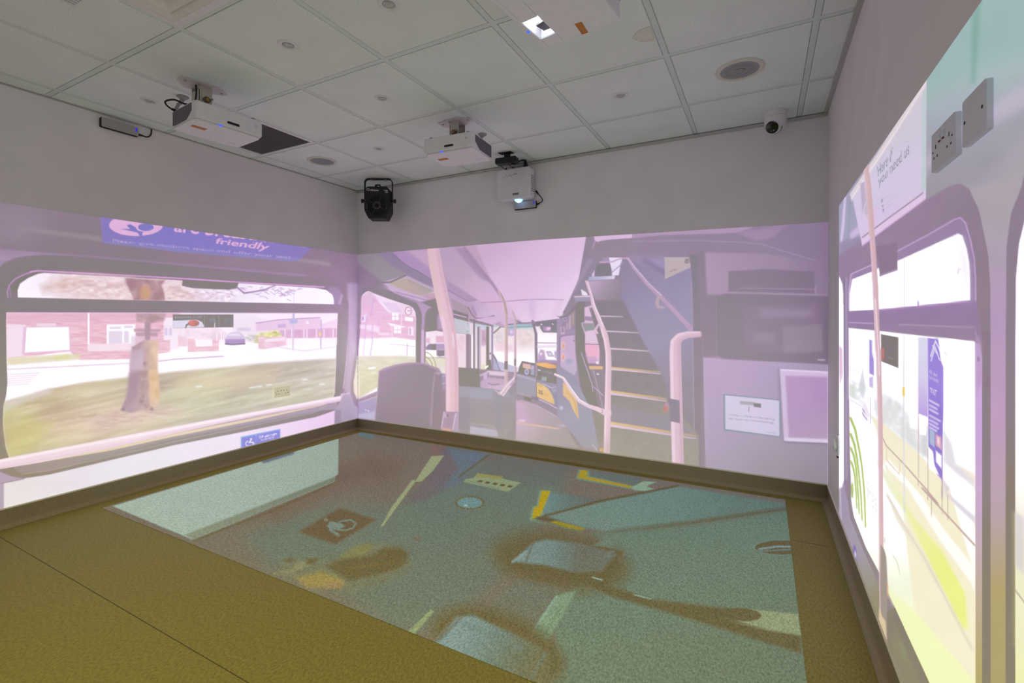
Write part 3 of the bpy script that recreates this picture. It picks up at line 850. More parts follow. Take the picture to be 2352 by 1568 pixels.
# ---- assumed yellow wash light, fixture added unseen on the ceiling behind the viewer (its spot lamp is set up at the top)
yp = Vector(YELLOW_POS)
t = thing('assumed_wash_light', (yp.x, yp.y, ZC), 0, 'assumed black wash light with a yellow beam, added unseen behind the viewer', 'stage light')
ax = (Vector((-1.55, 0.78, 0.0))-yp).normalized()
Mw = Matrix.Translation((0, 0, yp.z-ZC)) @ ax.to_track_quat('Z', 'Y').to_matrix().to_4x4()
MB().lathe([(0.001, -0.125), (0.050, -0.120), (0.072, -0.080), (0.078, -0.012), (0.078, -0.004), (0.070, -0.004), (0.066, -0.030), (0.001, -0.034)], 32, cap=False).xf(Mw).build('can', m_blackmetal, t)
MB().lathe([(0.066, -0.029), (0.001, -0.026)], 32, cap=False).xf(Mw).build('lens', mat('assumed_lamp_lens', (220, 190, 40), 0.3, emit=(255, 225, 40), estr=1.5), t)  # glowing lens of the assumed lamp
for sx in (-1, 1):
    MB().box(sx*0.088-0.003, sx*0.088+0.003, -0.075, -0.045, yp.z-ZC-0.02, -0.004).build('yoke_arm', m_blackmetal, t, smooth=0)
MB().box(-0.091, 0.091, -0.075, -0.045, -0.008, -0.001).build('yoke_bar', m_blackmetal, t, smooth=0)
# ================================================================ projected pictures
# Each picture is a flat sheet of light on a wall or on the floor: a fine mesh whose vertex
# colours hold the image, lying on its wall and glowing like a screen.
def vnoise(x, y, seed=0):
    xi = np.floor(x).astype(np.int64); yi = np.floor(y).astype(np.int64)
    fx = x-xi; fy = y-yi
    fx = fx*fx*(3-2*fx); fy = fy*fy*(3-2*fy)
    def h(a, b):
        n = (a*374761393 + b*668265263 + seed*974634777) & 0x7fffffff
        n = ((n ^ (n >> 13)) * 1274126177) & 0x7fffffff
        n = (n ^ (n >> 16)) & 0xffff
        return n/65535.0
    return (h(xi, yi)*(1-fx)+h(xi+1, yi)*fx)*(1-fy) + (h(xi, yi+1)*(1-fx)+h(xi+1, yi+1)*fx)*fy

def fbm(x, y, seed=0, oct=3):
    s = 0; a = 0.5; t = 0
    for k in range(oct):
        s = s + a*vnoise(x*2**k, y*2**k, seed+k*17); t += a; a *= 0.5
    return s/t

class Picture:
    """vertices in rows x cols; PX, PY = where each vertex lies in the 2352x1568 frame"""
    def __init__(self, coords):
        self.co = coords                       # (R, C, 3)
        self.PX, self.PY = project(coords[..., 0], coords[..., 1], coords[..., 2])
        self.col = np.zeros(coords.shape)
    def _sel(self, x0, x1, y0, y1):
        m = (self.PX >= x0) & (self.PX <= x1) & (self.PY >= y0) & (self.PY <= y1)
        return np.nonzero(m)
    def _cov(self, edges, px, py, fe, maxd=1e9):
        inside = np.zeros(px.shape, bool); d2 = np.full(px.shape, 1e12)
        for (ax, ay, bx, by) in edges:
            c = ((ay > py) != (by > py))
            if ay != by:
                xi = ax + (py-ay)*(bx-ax)/(by-ay)
                inside ^= c & (px < xi)
            dx, dy = bx-ax, by-ay; l2 = dx*dx+dy*dy
            t = np.clip(((px-ax)*dx+(py-ay)*dy)/l2, 0, 1) if l2 > 0 else 0
            d2 = np.minimum(d2, (px-ax-t*dx)**2+(py-ay-t*dy)**2)
        d = np.sqrt(d2); sd = np.where(inside & (d < maxd), d, -d)
        return np.clip(sd/(2*fe)+0.5, 0, 1)
    def _colour(self, color, px, py):
        if isinstance(color, dict):                       # linear gradient
            (ax, ay), (bx, by) = color['a'], color['b']
            dx, dy = bx-ax, by-ay
            t = np.clip(((px-ax)*dx+(py-ay)*dy)/(dx*dx+dy*dy), 0, 1)[:, None]
            cs = color['c']
            n = len(cs)-1
            out = np.zeros((len(px), 3)); tt = t[:, 0]*n
            for k in range(n):
                w = np.clip(1-np.abs(tt-k), 0, 1); out += w[:, None]*np.array(cs[k], float)
            w = np.clip(1-np.abs(tt-n), 0, 1); out += w[:, None]*np.array(cs[n], float)
            return out
        return np.array(color, float)[None, :]
    def edges(self, edges, color, fe=0.9, alpha=1.0, noise=None, maxd=1e9):
        xs = [e[0] for e in edges]+[e[2] for e in edges]; ys = [e[1] for e in edges]+[e[3] for e in edges]
        ii = self._sel(min(xs)-2*fe-1, max(xs)+2*fe+1, min(ys)-2*fe-1, max(ys)+2*fe+1)
        if len(ii[0]) == 0: return
        px, py = self.PX[ii], self.PY[ii]
        cv = (self._cov(edges, px, py, fe, maxd)*alpha)[:, None]
        c = self._colour(color, px, py)
        if noise is not None: c = c + noise(px, py)
        self.col[ii] = self.col[ii]*(1-cv)+c*cv
    def poly(self, pts, color, fe=0.9, alpha=1.0, tf=None, noise=None):
        if tf: pts = [tf(*p) for p in pts]
        n = len(pts)
        self.edges([(pts[k][0], pts[k][1], pts[(k+1) % n][0], pts[(k+1) % n][1]) for k in range(n)], color, fe, alpha, noise)
    def line(self, pts, width, color, fe=0.9, alpha=1.0, tf=None):
        """stroke; width = number or list (per point), in picture pixels"""
        if tf: pts = [tf(*p) for p in pts]
        ws = width if isinstance(width, (list, tuple)) else [width]*len(pts)
        mw = max(ws)/2+2*fe+1
        ii = self._sel(min(p[0] for p in pts)-mw, max(p[0] for p in pts)+mw, min(p[1] for p in pts)-mw, max(p[1] for p in pts)+mw)
        if len(ii[0]) == 0: return
        px, py = self.PX[ii], self.PY[ii]
        sd = np.full(px.shape, -1e9)
        for k in range(len(pts)-1):
            (ax, ay), (bx, by) = pts[k], pts[k+1]
            dx, dy = bx-ax, by-ay; l2 = max(dx*dx+dy*dy, 1e-9)
            t = np.clip(((px-ax)*dx+(py-ay)*dy)/l2, 0, 1)
            d = np.sqrt((px-ax-t*dx)**2+(py-ay-t*dy)**2)
            sd = np.maximum(sd, (ws[k]*(1-t)+ws[k+1]*t)/2-d)
        cv = (np.clip(sd/(2*fe)+0.5, 0, 1)*alpha)[:, None]
        self.col[ii] = self.col[ii]*(1-cv)+self._colour(color, px, py)*cv
    def bar(self, pts, width, tone, fe=0.9, tf=None):
        """a round pipe: stroke shaded across its width with the three tones left/mid/right"""
        if tf: pts = [tf(*p) for p in pts]
        ws = width if isinstance(width, (list, tuple)) else [width]*len(pts)
        self.line(pts, ws, tone[1], fe)
        for sgn, c in ((-1, tone[0]), (1, tone[2])):
            q = []
            n = len(pts)
            for k, (x, y) in enumerate(pts):
                x0, y0 = pts[max(k-1, 0)]; x1, y1 = pts[min(k+1, n-1)]
                l = math.hypot(x1-x0, y1-y0)
                q.append((x+sgn*(y1-y0)/l*ws[k]*-0.33, y+sgn*-(x1-x0)/l*ws[k]*-0.33))
            self.line(q, [w_*0.26 for w_ in ws], c, max(fe, max(ws)*0.07), 0.8)
    def ell(self, cx, cy, rx, ry, color, fe=0.9, alpha=1.0, rot=0, n=28, noise=None):
        pts = []
        for k in range(n):
            a = 2*math.pi*k/n; x, y = rx*math.cos(a), ry*math.sin(a)
            pts.append((cx+x*math.cos(rot)-y*math.sin(rot), cy+x*math.sin(rot)+y*math.cos(rot)))
        self.poly(pts, color, fe, alpha, noise=noise)
    def text(self, body, quad, color, fe=0.6, alpha=1.0, bold=True, clip=None):
        """lettering stretched into a quad of frame points: top-left, top-right, bottom-right, bottom-left"""
        v, e, f = text_geometry(body, bold)
        mn, mx = v.min(0), v.max(0)
        u = (v[:, 0]-mn[0])/(mx[0]-mn[0]); w = (v[:, 1]-mn[1])/(mx[1]-mn[1])
        q = np.array(quad, float)
        P = (q[3]*(1-u)[:, None]+q[2]*u[:, None])*(1-w)[:, None] + (q[0]*(1-u)[:, None]+q[1]*u[:, None])*w[:, None]
        self.edges([(P[a][0], P[a][1], P[b][0], P[b][1]) for a, b in e], color, fe, alpha, maxd=0.12*np.linalg.norm(q[0]-q[3])+1.2)
    def scrawl(self, p0, p1, h, n, color, fe=0.6, alpha=1.0, seed=1, gaps=True):
        """print too small to read: a row of uneven upright strokes from p0 to p1"""
        r = random.Random(seed)
        for k in range(n):
            if gaps and r.random() < 0.15: continue
            t = (k+0.2)/n; x = p0[0]+(p1[0]-p0[0])*t; y = p0[1]+(p1[1]-p0[1])*t
            hh = h*r.uniform(.55, 1.0)
            self.line([(x, y), (x+0.15*h*r.uniform(-1, 1), y-hh)], abs(p1[0]-p0[0])/n*0.55, color, fe, alpha)
    def grain(self, amp, sx, sy, seed, sl=0.0):
        n = fbm(self.PX/sx, (self.PY-sl*self.PX)/sy, seed)-0.5
        self.col += (n*2*amp)[..., None]
    def mesh(self, name, m, ambient, parent=None, hot=0.0):
        R, C = self.co.shape[:2]
        me = bpy.data.meshes.new(name)
        co = self.co.reshape(-1, 3).astype(np.float32)
        idx = np.arange(R*C).reshape(R, C)
        q = np.stack([idx[:-1, :-1], idx[1:, :-1], idx[1:, 1:], idx[:-1, 1:]], -1).reshape(-1, 4)
        # face the room
        a, b, c = co[q[0, 0]], co[q[0, 1]], co[q[0, 2]]
        nrm = np.cross(b-a, c-b); cenr = np.array([-1.6, 0.6, 1.2])-a
        if np.dot(nrm, cenr) < 0: q = q[:, ::-1]
        nf = len(q)
        me.vertices.add(len(co)); me.vertices.foreach_set('co', co.ravel())
        me.loops.add(nf*4); me.loops.foreach_set('vertex_index', q.astype(np.int32).ravel())
        me.polygons.add(nf); me.polygons.foreach_set('loop_start', np.arange(0, nf*4, 4, dtype=np.int32))
        me.update(calc_edges=True)
        me.attributes.new('Col', 'FLOAT_COLOR', 'POINT')
        c3 = lin(np.clip(self.col, 0, 255).reshape(-1, 3))
        c3 = np.clip(c3-np.array(ambient)[None, :], 0, 4)
        if hot:                                   # overexposed whites are brighter than paper white
            k = np.clip((self.col.reshape(-1, 3).min(1)-230)/12.0, 0, 1)
            c3 = c3*(1+hot*k*k*(3-2*k))[:, None]
        c4 = np.concatenate([c3, np.ones((len(c3), 1))], 1).astype(np.float32)
        me.attributes['Col'].data.foreach_set('color', c4.ravel())
        me.materials.append(m)
        o = bpy.data.objects.new(name, me); COL.objects.link(o)
        if parent: o.parent = parent
        return o

def mat_picture(name, on_floor=False):
    m = bpy.data.materials.new(name); m.use_nodes = True
    nt = m.node_tree
    for n in list(nt.nodes): nt.nodes.remove(n)
    out = nt.nodes.new('ShaderNodeOutputMaterial')
    at = nt.nodes.new('ShaderNodeAttribute'); at.attribute_name = 'Col'
    em = nt.nodes.new('ShaderNodeEmission'); em.inputs['Strength'].default_value = 1.0
    df = nt.nodes.new('ShaderNodeBsdfDiffuse'); df.inputs['Color'].default_value = lin4(WALL_RGB)
    ad = nt.nodes.new('ShaderNodeAddShader')
    if on_floor:
        c, f = floor_colour_nodes(nt)
        vm = nt.nodes.new('ShaderNodeVectorMath'); vm.operation = 'SCALE'
        nt.links.new(at.outputs['Color'], vm.inputs[0]); nt.links.new(f, vm.inputs['Scale'])
        nt.links.new(vm.outputs['Vector'], em.inputs['Color'])
        nt.links.new(c, df.inputs['Color'])
    else:
        nt.links.new(at.outputs['Color'], em.inputs['Color'])
    nt.links.new(em.outputs[0], ad.inputs[0]); nt.links.new(df.outputs[0], ad.inputs[1])
    nt.links.new(ad.outputs[0], out.inputs['Surface'])
    m.cycles.emission_sampling = 'NONE'
    return m
m_pic = mat_picture('projected_light')
m_picf = mat_picture('projected_light_on_floor', True)

def tfm(x0, y0, s):
    return lambda x, y: (x0+x*s, y0+y*s)
def grad(a, b, *cs):
    return {'a': a, 'b': b, 'c': cs}
AMB_L = (0.258, 0.234, 0.220)
AMB_B = (0.272, 0.238, 0.226)
AMB_R = (0.246, 0.212, 0.208)
AMB_F = (0.120, 0.103, 0.037)
PIC_TOP = 1.722
EPS = 0.0015
# ---------------------------------------------------------------- left wall: bus side window onto a street
pxs = np.concatenate([np.linspace(-420, 0, 90)[:-1], np.arange(0, 823.5, 1.7)])
ys = np.array([on_x(p, 700, X_L+EPS).y for p in pxs]); ys[-1] = Y_B-EPS
zs = np.linspace(PIC_TOP, SK+0.005, 360)
P = Picture(np.stack(np.broadcast_arrays(np.full((1, 1), X_L+EPS), ys[None, :], zs[:, None]), -1).astype(float))
Z1, Z2, Z3, Z4 = tfm(0, 460, .19137), tfm(400, 480, .19137), tfm(0, 740, .2807), tfm(400, 720, .21684)
BIG = -2000
# upper panel of the bus side
P.poly([(BIG, 0), (900, 0), (900, 1300), (BIG, 1300)], (147, 130, 143))
P.poly([(BIG, 380), (60, 470), (130, 500), (60, 560), (BIG, 560)], (158, 144, 160), 30, .8)
P.poly([(400, 520), (830, 570), (830, 660), (620, 640), (400, 610)], (156, 138, 152), 25, .7)
P.line([(50, 524), (140, 537), (235, 549)], [3, 10, 12], (166, 156, 156), 5, .7)
P.line([(690, 598), (755, 606)], [5, 9], (172, 158, 166), 4, .8)
P.line([(BIG, 430), (0, 574), (200, 590), (430, 609), (600, 624), (700, 632)], 5, (168, 146, 176), 2.5, .8)
P.poly([(BIG, 460), (0, 574), (120, 584), (60, 590), (20, 601), (0, 613), (BIG, 760)], (168, 148, 172), 3)
P.line([(BIG, 480), (0, 590), (24, 598)], 3, (184, 158, 180), 2)
# light pillar to the right of the window
P.poly([(798, 650), (830, 650), (830, 1010), (768, 1010), (768, 960), (790, 900), (800, 800)], grad((770, 0), (825, 0), (176, 158, 184), (186, 168, 192), (168, 152, 174)), 4)
P.line([(800, 690), (799, 760), (795, 830), (789, 890)], 3, (206, 184, 212), 2)
# dark window surround
fr = [(BIG, 760), (0, 615), (10, 603), (40, 591), (100, 585.5), (200, 590), (430, 611), (600, 628), (740, 643), (772, 652), (792, 672), (801, 695), (800, 760), (794, 830), (787, 885), (776, 926), (758, 943), (725, 956), (560, 990), (400, 1021), (112, 1088), (56, 1096), (28, 1091), (0, 1077), (BIG, 1250)]
P.poly(fr, grad((0, 600), (0, 1090), (142, 122, 136), (139, 119, 134), (138, 120, 134), (144, 130, 138), (144, 132, 132)), 2)
P.poly([(430, 612), (600, 629), (735, 643), (770, 655), (770, 690), (430, 640)], (148, 130, 142), 6, .6)
P.line([(86, 621), (55, 630), (33, 642), (22, 655), (17, 668), (19, 684)], 3, (200, 160, 206), 1.2)
P.line([(70, 624), (86, 621.5), (430, 640), (547, 648), (744, 659)], 3, (222, 172, 222), 1.2)
P.poly([(20, 684), (18, 668), (24, 654), (40, 641), (60, 631), (100, 625), (100, 684)], (134, 112, 130), 1)
P.line([(22, 660), (25, 682)], 3, (190, 160, 200), 2, .8); P.line([(34, 672), (38, 683)], 3, (176, 150, 184), 2, .6)
P.poly([(1830, 930), (1960, 935), (2020, 1000), (2010, 1145), (1900, 1145)], (162, 142, 170), 3, tf=Z2)
P.line([(2015, 1040), (1985, 1130)], 5, (186, 166, 190), 2, tf=Z2)
# --- upper pane
up = [(41, 683.5), (40, 667), (46, 651), (65, 638), (86, 629), (100, 626.5), (260, 634.5), (421, 644), (547, 650), (725, 661), (750, 666), (764, 677), (767, 689), (767, 699), (400, 691.5)]
P.poly(up, grad((40, 0), (770, 0), (250, 240, 252), (246, 228, 240), (244, 226, 240), (244, 236, 250), (244, 238, 252)), 1)
def leaf(seed, sx, sy, amp, c):
    def f(px, py):
        n = fbm(px/sx, py/sy, seed, 3)-0.5
        return (n*amp)[:, None]*np.array(c, float)
    return f
P.poly([(120, 642), (140, 634), (200, 634), (300, 640), (310, 688), (190, 684), (130, 672)], (232, 206, 208), 16, .9, noise=leaf(3, 10, 5, 80, (.7, 1, .9)))
P.poly([(95, 655), (150, 640), (200, 640), (185, 655), (140, 668), (100, 672)], (220, 190, 186), 9, .6, noise=leaf(4, 16, 5, 70, (.6, 1, .95)))
P.poly([(372, 645), (420, 648), (420, 660), (460, 672), (470, 690), (375, 690)], (230, 204, 206), 7, .8, noise=leaf(5, 10, 5, 80, (.7, 1, .9)))
P.poly([(440, 665), (545, 668), (540, 690), (450, 690)], (240, 222, 238), 6, .7, noise=leaf(6, 7, 5, 90, (.9, 1, .7)))
P.poly([(287, 638), (298, 667), (308, 689), (379, 690), (378, 674), (371, 655), (381, 643)], (186, 150, 158), 2.5, noise=leaf(7, 10, 8, 50, (1, 1, 1)))
P.ell(334, 672, 13, 16, (212, 168, 134), 6, .85)
P.ell(300, 650, 12, 10, (170, 134, 148), 5, .7); P.ell(362, 680, 12, 9, (164, 134, 140), 5, .7)
P.poly([(100, 855), (775, 885), (750, 950), (660, 968), (230, 950), (95, 920)], (134, 112, 124), .9, tf=Z2)
P.line([(545, 660), (561, 673), (591, 668.5), (609, 665), (632, 655)], [4, 4, 3.5, 3, 2.5], (176, 148, 182), 1)
rt = random.Random(11)
for k in range(70):
    x, y = rt.gauss(640, 24) if k < 40 else rt.uniform(440, 620), rt.gauss(668, 8)
    if not (552 < x < 690 or x < 540) or not 658 < y < 688: continue
    a = rt.uniform(-.6, .6); l = rt.uniform(4, 13)
    P.line([(x, y), (x+l*math.cos(a), y+l*math.sin(a))], 1.4, (196, 168, 206), .9, .8)
P.line([(675, 662), (675, 697)], 1.5, (226, 212, 234))
# --- lower pane, street scene
lo = [(15, 717.5), (400, 718), (776, 719), (774, 763), (772, 822), (770, 872), (768.6, 902), (764, 915), (430, 976), (22, 1052), (14, 1029), (10, 1001), (7, 970), (8, 936), (14, 908), (17, 880), (15, 824), (14, 740)]
P.poly(lo, grad((0, 720), (0, 900), (248, 232, 247), (250, 240, 252), (250, 242, 252)), 1)
IN = lambda pts: pts
brick = leaf(21, 22, 2.6, 56, (.35, 1, .75))
P.poly([(16, 719), (412, 719), (412, 790), (380, 806), (302, 824), (183, 826), (160, 806), (17, 824)], (236, 190, 210), 1.5, noise=brick)
P.poly([(16, 719), (412, 719), (412, 728), (16, 744)], (232, 184, 206), 4, .7, noise=leaf(22, 40, 2.5, 20, (1, 1, 1)))
P.poly([(17, 744), (60, 746), (54, 817), (17, 822)], (246, 226, 244), 1.5)
P.poly([(84, 743), (129, 742), (129, 752), (84, 752)], (244, 220, 236), 1.5)
P.poly([(54, 750), (160, 748), (163, 806), (50, 813)], (232, 196, 226), 1.5)
P.poly([(61, 752), (158, 751), (160, 803), (57, 809)], (252, 249, 255), 1.5)
P.line([(203.5, 719), (203.5, 800)], 4, (252, 242, 252), 1)
P.poly([(245, 745), (311, 744), (311, 796), (245, 796)], (250, 242, 252))
for a, b, c, d in ((251, 750, 278, 755), (250, 760, 281, 790), (285, 760, 296, 787), (285, 748, 305, 753)):
    P.poly([(a, b), (c, b), (c, d), (a, d)], (232, 218, 240), 1.2)
P.poly([(202, 790), (302, 788), (302, 804), (202, 807)], (247, 226, 242), 1.2)
P.poly([(17, 822), (183, 812), (185, 824), (17, 838)], (228, 218, 190), 3, .9)
P.poly([(125, 817), (160, 814), (160, 824), (125, 826)], (220, 218, 160), 4, .7)
# white porch, door, right hand garden walls
P.poly([(376, 730), (412, 728), (412, 802), (376, 802)], (248, 232, 248), 1.5)
for x in (378, 388): P.poly([(x, 753), (x+7, 753), (x+7, 770), (x, 770)], (222, 206, 236), 1)
P.poly([(365, 782), (391, 780), (391, 808), (365, 812)], (238, 200, 214), 1.5, noise=brick)
P.poly([(409, 770), (428, 770), (430, 795), (409, 795)], (240, 208, 224), 1.5, noise=brick)
P.poly([(430, 776), (447, 776), (450, 796), (488, 795), (488, 775), (503, 774), (502, 806), (432, 808)], (240, 200, 216), 1.2, noise=brick)
P.poly([(412, 757), (500, 752), (520, 764), (520, 777), (503, 778), (412, 778)], (245, 224, 240), 3, .8, noise=leaf(25, 12, 5, 40, (.4, 1, .6)))
P.poly([(484, 765), (520, 764), (516, 780), (484, 778)], (232, 210, 226), 2, .7)
for x in (498, 508, 514): P.line([(x, 766), (x, 782)], 1.5, (250, 242, 252), .8)
# far houses
P.poly([(536, 735), (580, 724), (612, 736), (612, 765), (536, 768)], (244, 228, 244), 3)
P.poly([(545, 752), (575, 752), (575, 760), (545, 760)], (214, 200, 228), 1.5, .7)
P.poly([(588, 742), (640, 734), (735, 729), (738, 757), (588, 760)], (236, 206, 232), 1.2)
P.line([(588, 742), (640, 734), (735, 729)], 2.2, (196, 168, 204), .9)
P.poly([(638, 744), (657, 743), (657, 752), (638, 753)], (208, 184, 222), 1)
P.poly([(704, 737), (709, 737), (709, 744), (704, 744)], (250, 236, 250), .9)
P.poly([(735, 745), (774, 732), (774, 757), (735, 757)], (240, 212, 234), 1.5)
P.poly([(641, 758), (773, 753), (773, 776), (641, 777)], (220, 180, 210), 1.2, noise=leaf(26, 8, 20, 24, (.6, 1, .6)))
for x in (655, 670, 698, 705, 727, 744, 765): P.line([(x, 756), (x, 776)], 2, (246, 232, 246), .8)
P.poly([(640, 777), (774, 776), (774, 790), (640, 792)], (246, 236, 250), 2)
# car
P.poly([(517, 790), (517, 778), (522, 769), (530, 763), (550, 762), (560, 770), (564, 778), (562, 790)], (216, 200, 228), 1.5)
P.poly([(517, 779), (563, 778), (562, 788), (518, 790)], (180, 152, 200), 1.5)
P.line([(518, 789.5), (533, 791), (562, 789)], 3, (120, 96, 140), 1)
P.poly([(528, 766), (548, 765), (554, 771), (524, 771)], (236, 226, 242), 1.2)
P.ell(578, 776, 15, 9, (222, 214, 220), 3, noise=leaf(27, 5, 4, 60, (1, 1, 1)))
# bush in a brick planter
P.poly([(584, 786), (588, 770), (600, 764), (622, 760), (634, 757), (645, 766), (648, 776), (600, 780)], (222, 216, 158), 3, noise=leaf(28, 6, 4, 90, (1, 1, 1)))
P.poly([(585, 780), (594, 772), (596, 788), (586, 787)], (206, 206, 170), 2)
P.poly([(593, 772), (609, 771), (609, 801), (594, 801)], (238, 204, 218), 1.2, noise=brick)
P.poly([(609, 776), (657, 771), (658, 793), (609, 801)], (240, 206, 226), 1.2, noise=brick)
P.poly([(609, 779), (655, 774), (655, 781), (609, 786)], (248, 230, 244), 1.2)
# posts and sign
P.line([(674.5, 719), (673.5, 744)], 5, (200, 188, 226), 1)
P.line([(674, 743), (672.5, 804)], 3, (216, 200, 226), .9)
P.poly([(665, 735), (683, 733), (683, 742), (665, 743)], (190, 190, 232), 1)
P.line([(737.5, 735), (736.8, 799)], 2.4, (192, 176, 214), .9)
P.poly([(732.5, 763), (737, 763), (737, 771), (732.5, 771)], (242, 214, 130), .9)
# kerb lines, road texture
P.line([(17, 848), (300, 834)], 2.2, (230, 208, 230), 1.2); P.line([(365, 829), (400, 825), (512, 818)], 2.4, (214, 188, 216), 1.2)
P.line([(640, 797), (700, 806), (770, 796)], 2, (232, 218, 238), 1.5)
for k in range(6):
    P.line([(18, 860+5*k), (90-5*k, 856+5*k)], 2, (232, 220, 236), 1.5, .8)
# grass verge
gr = [(9, 926), (17, 920), (73, 905.6), (112, 893), (196, 877.6), (295, 866), (400, 854), (530, 842.5), (595, 835), (660, 829.5), (772, 823), (770, 872), (768.6, 902), (764, 915), (430, 976), (22, 1052), (14, 1029), (10, 1001), (7, 970)]
def gnoise(px, py):
    a = fbm((px)/70, (py+0.22*px)/7, 41, 4)-0.5
    b = fbm(px/120, (py+0.22*px)/40, 42, 2)-0.5
    return a[:, None]*np.array((34, 40, 44.)) + b[:, None]*np.array((26, 46, 20.))
P.poly(gr, grad((20, 0), (770, 0), (198, 186, 156), (205, 188, 171), (198, 188, 172), (196, 188, 174), (200, 191, 178)), 3, noise=gnoise)
P.poly([(12, 922), (73, 905), (112, 893), (120, 900), (70, 918), (12, 940)], (222, 212, 222), 7, .7)
P.poly([(100, 960), (240, 930), (300, 925), (420, 950), (300, 985), (160, 1010), (110, 1000)], (222, 192, 186), 22, .55, noise=gnoise)
P.poly([(190, 960), (280, 938), (380, 936), (410, 948), (330, 968), (220, 985)], (212, 182, 186), 12, .7, noise=leaf(43, 22, 4, 60, (.7, 1, .8)))
P.poly([(12, 985), (60, 960), (120, 975), (80, 1020), (24, 1040)], (212, 204, 146), 15, .55)
P.poly([(400, 862), (560, 846), (640, 850), (620, 880), (480, 905), (410, 900)], (222, 200, 170), 18, .45)
P.line([(188, 957), (220, 952)], [3, 6], (182, 162, 140), 4, .6)
rt = random.Random(4)
for k in range(60):
    x = rt.uniform(30, 760); y = rt.uniform(0, 1)
    top = 905-0.115*x; bot = 1040-0.175*x
    yy = top+(bot-top)*(0.15+0.75*y); l = rt.uniform(3, 12)
    P.line([(x, yy), (x+l, yy-0.18*l)], 1.6, (238, 228, 210), 1.2, .6)
for x, y in ((457, 887), (580, 889), (595, 887), (618, 883), (700, 871), (740, 882)): P.line([(x-5, y+1), (x+5, y)], 3.5, (236, 236, 240), 1.5, .9)
# tree trunk
P.poly([(312, 719), (380, 719), (378, 735), (346, 742), (345, 760), (333, 760), (333, 742), (314, 738)], (192, 160, 172), 3, noise=leaf(51, 12, 5, 50, (1, 1, .9)))
P.ell(352, 731, 16, 8, (172, 142, 148), 4, .6)
P.poly([(307, 755), (370, 756), (368, 762), (308, 761)], (190, 162, 178), 1.5, .9)
P.poly([(312, 763), (362, 763), (362, 772), (312, 772)], (186, 158, 180), 1.5, .9)
P.poly([(303, 772), (363, 778), (363, 796), (302, 796)], (222, 200, 222), 4, .6)
P.poly([(333, 740), (345, 740), (345, 800), (333, 800)], (180, 152, 168), 1.5)
trunk = [(303, 797), (299, 833), (296, 880), (292, 908), (283.5, 925), (276, 942), (300, 948), (322, 940), (348, 945), (368, 920), (365, 886), (362, 852), (363.5, 782), (332, 780)]
P.poly(trunk, grad((290, 0), (368, 0), (186, 162, 182), (184, 156, 172), (192, 164, 172), (214, 184, 172), (228, 196, 176)), 2.5, noise=leaf(52, 16, 26, 40, (1, 1, 1)))
P.poly([(296, 858), (322, 850), (318, 910), (298, 930), (284, 938), (290, 910)], (168, 140, 162), 5, .75)
P.poly([(340, 850), (362, 850), (366, 915), (346, 915)], (226, 190, 158), 5, .8, noise=leaf(53, 8, 10, 40, (1, 1, 1)))
P.poly([(322, 850), (340, 850), (342, 935), (318, 940)], (182, 154, 162), 4, .7, noise=leaf(54, 6, 10, 60, (1, 1, 1)))
P.poly([(300, 805), (330, 800), (330, 850), (298, 850)], (206, 182, 206), 4, .7)
for x, y, r in ((326, 922, 4), (349, 939, 4), (283, 940, 4), (332, 835, 3)): P.ell(x, y, r, r, (150, 128, 144), 2.5, .8)
# emergency exit panel with a red hammer
P.poly([(397, 722), (536, 722), (536, 751), (397, 753)], (112, 112, 118), .9)
P.poly([(397, 736), (452, 734), (464, 739), (470, 751), (397, 753)], (226, 220, 240), 1)
P.line([(469.6, 722), (469.6, 752)], 1.6, (168, 166, 174), .7); P.line([(503, 722), (503, 751)], 1.6, (160, 158, 168), .7)
P.line([(470, 744), (536, 743)], 1.3, (158, 158, 166), .7); P.line([(494, 741), (493, 751)], 2, (222, 220, 230), .8)
P.text('Emergency exit', [(402, 725), (465, 724), (465, 732), (402, 733)], (176, 174, 182), .5)
P.line([(404, 735), (452, 733)], 1.2, (150, 150, 158), .6)
P.ell(444.5, 742, 13, 7.2, grad((436, 738), (452, 748), (226, 120, 124), (206, 80, 92), (170, 62, 80)), 1)
P.line([(434, 743), (428, 747), (426, 753)], [3, 3.5, 2], (98, 74, 92), .8)
for cxx, cyy in ((488, 735), (523, 734)): P.ell(cxx, cyy, 9, 7, (146, 148, 152), 1.5, .8, noise=leaf(60, 4, 3, 60, (1, 1, 1)))
P.ell(477, 728, 3.5, 3.5, (168, 160, 170), 1, .8); P.ell(477, 728, 2, 2, (112, 112, 118), .8)
# small faint mark bottom right of the pane
P.scrawl((736, 911), (748, 908), 6, 4, (196, 178, 176), .6, .8)
# crossbar between the panes
P.poly([(12, 684), (41, 683.5), (430, 692), (767, 699), (790, 699), (790, 719), (776, 718.8), (430, 718), (14, 717), (10, 705)], grad((0, 0), (800, 0), (141, 121, 137), (144, 122, 140), (150, 130, 148)), 1)
P.line([(15, 717.5), (776, 719)], 2, (226, 202, 228), .8, .7)
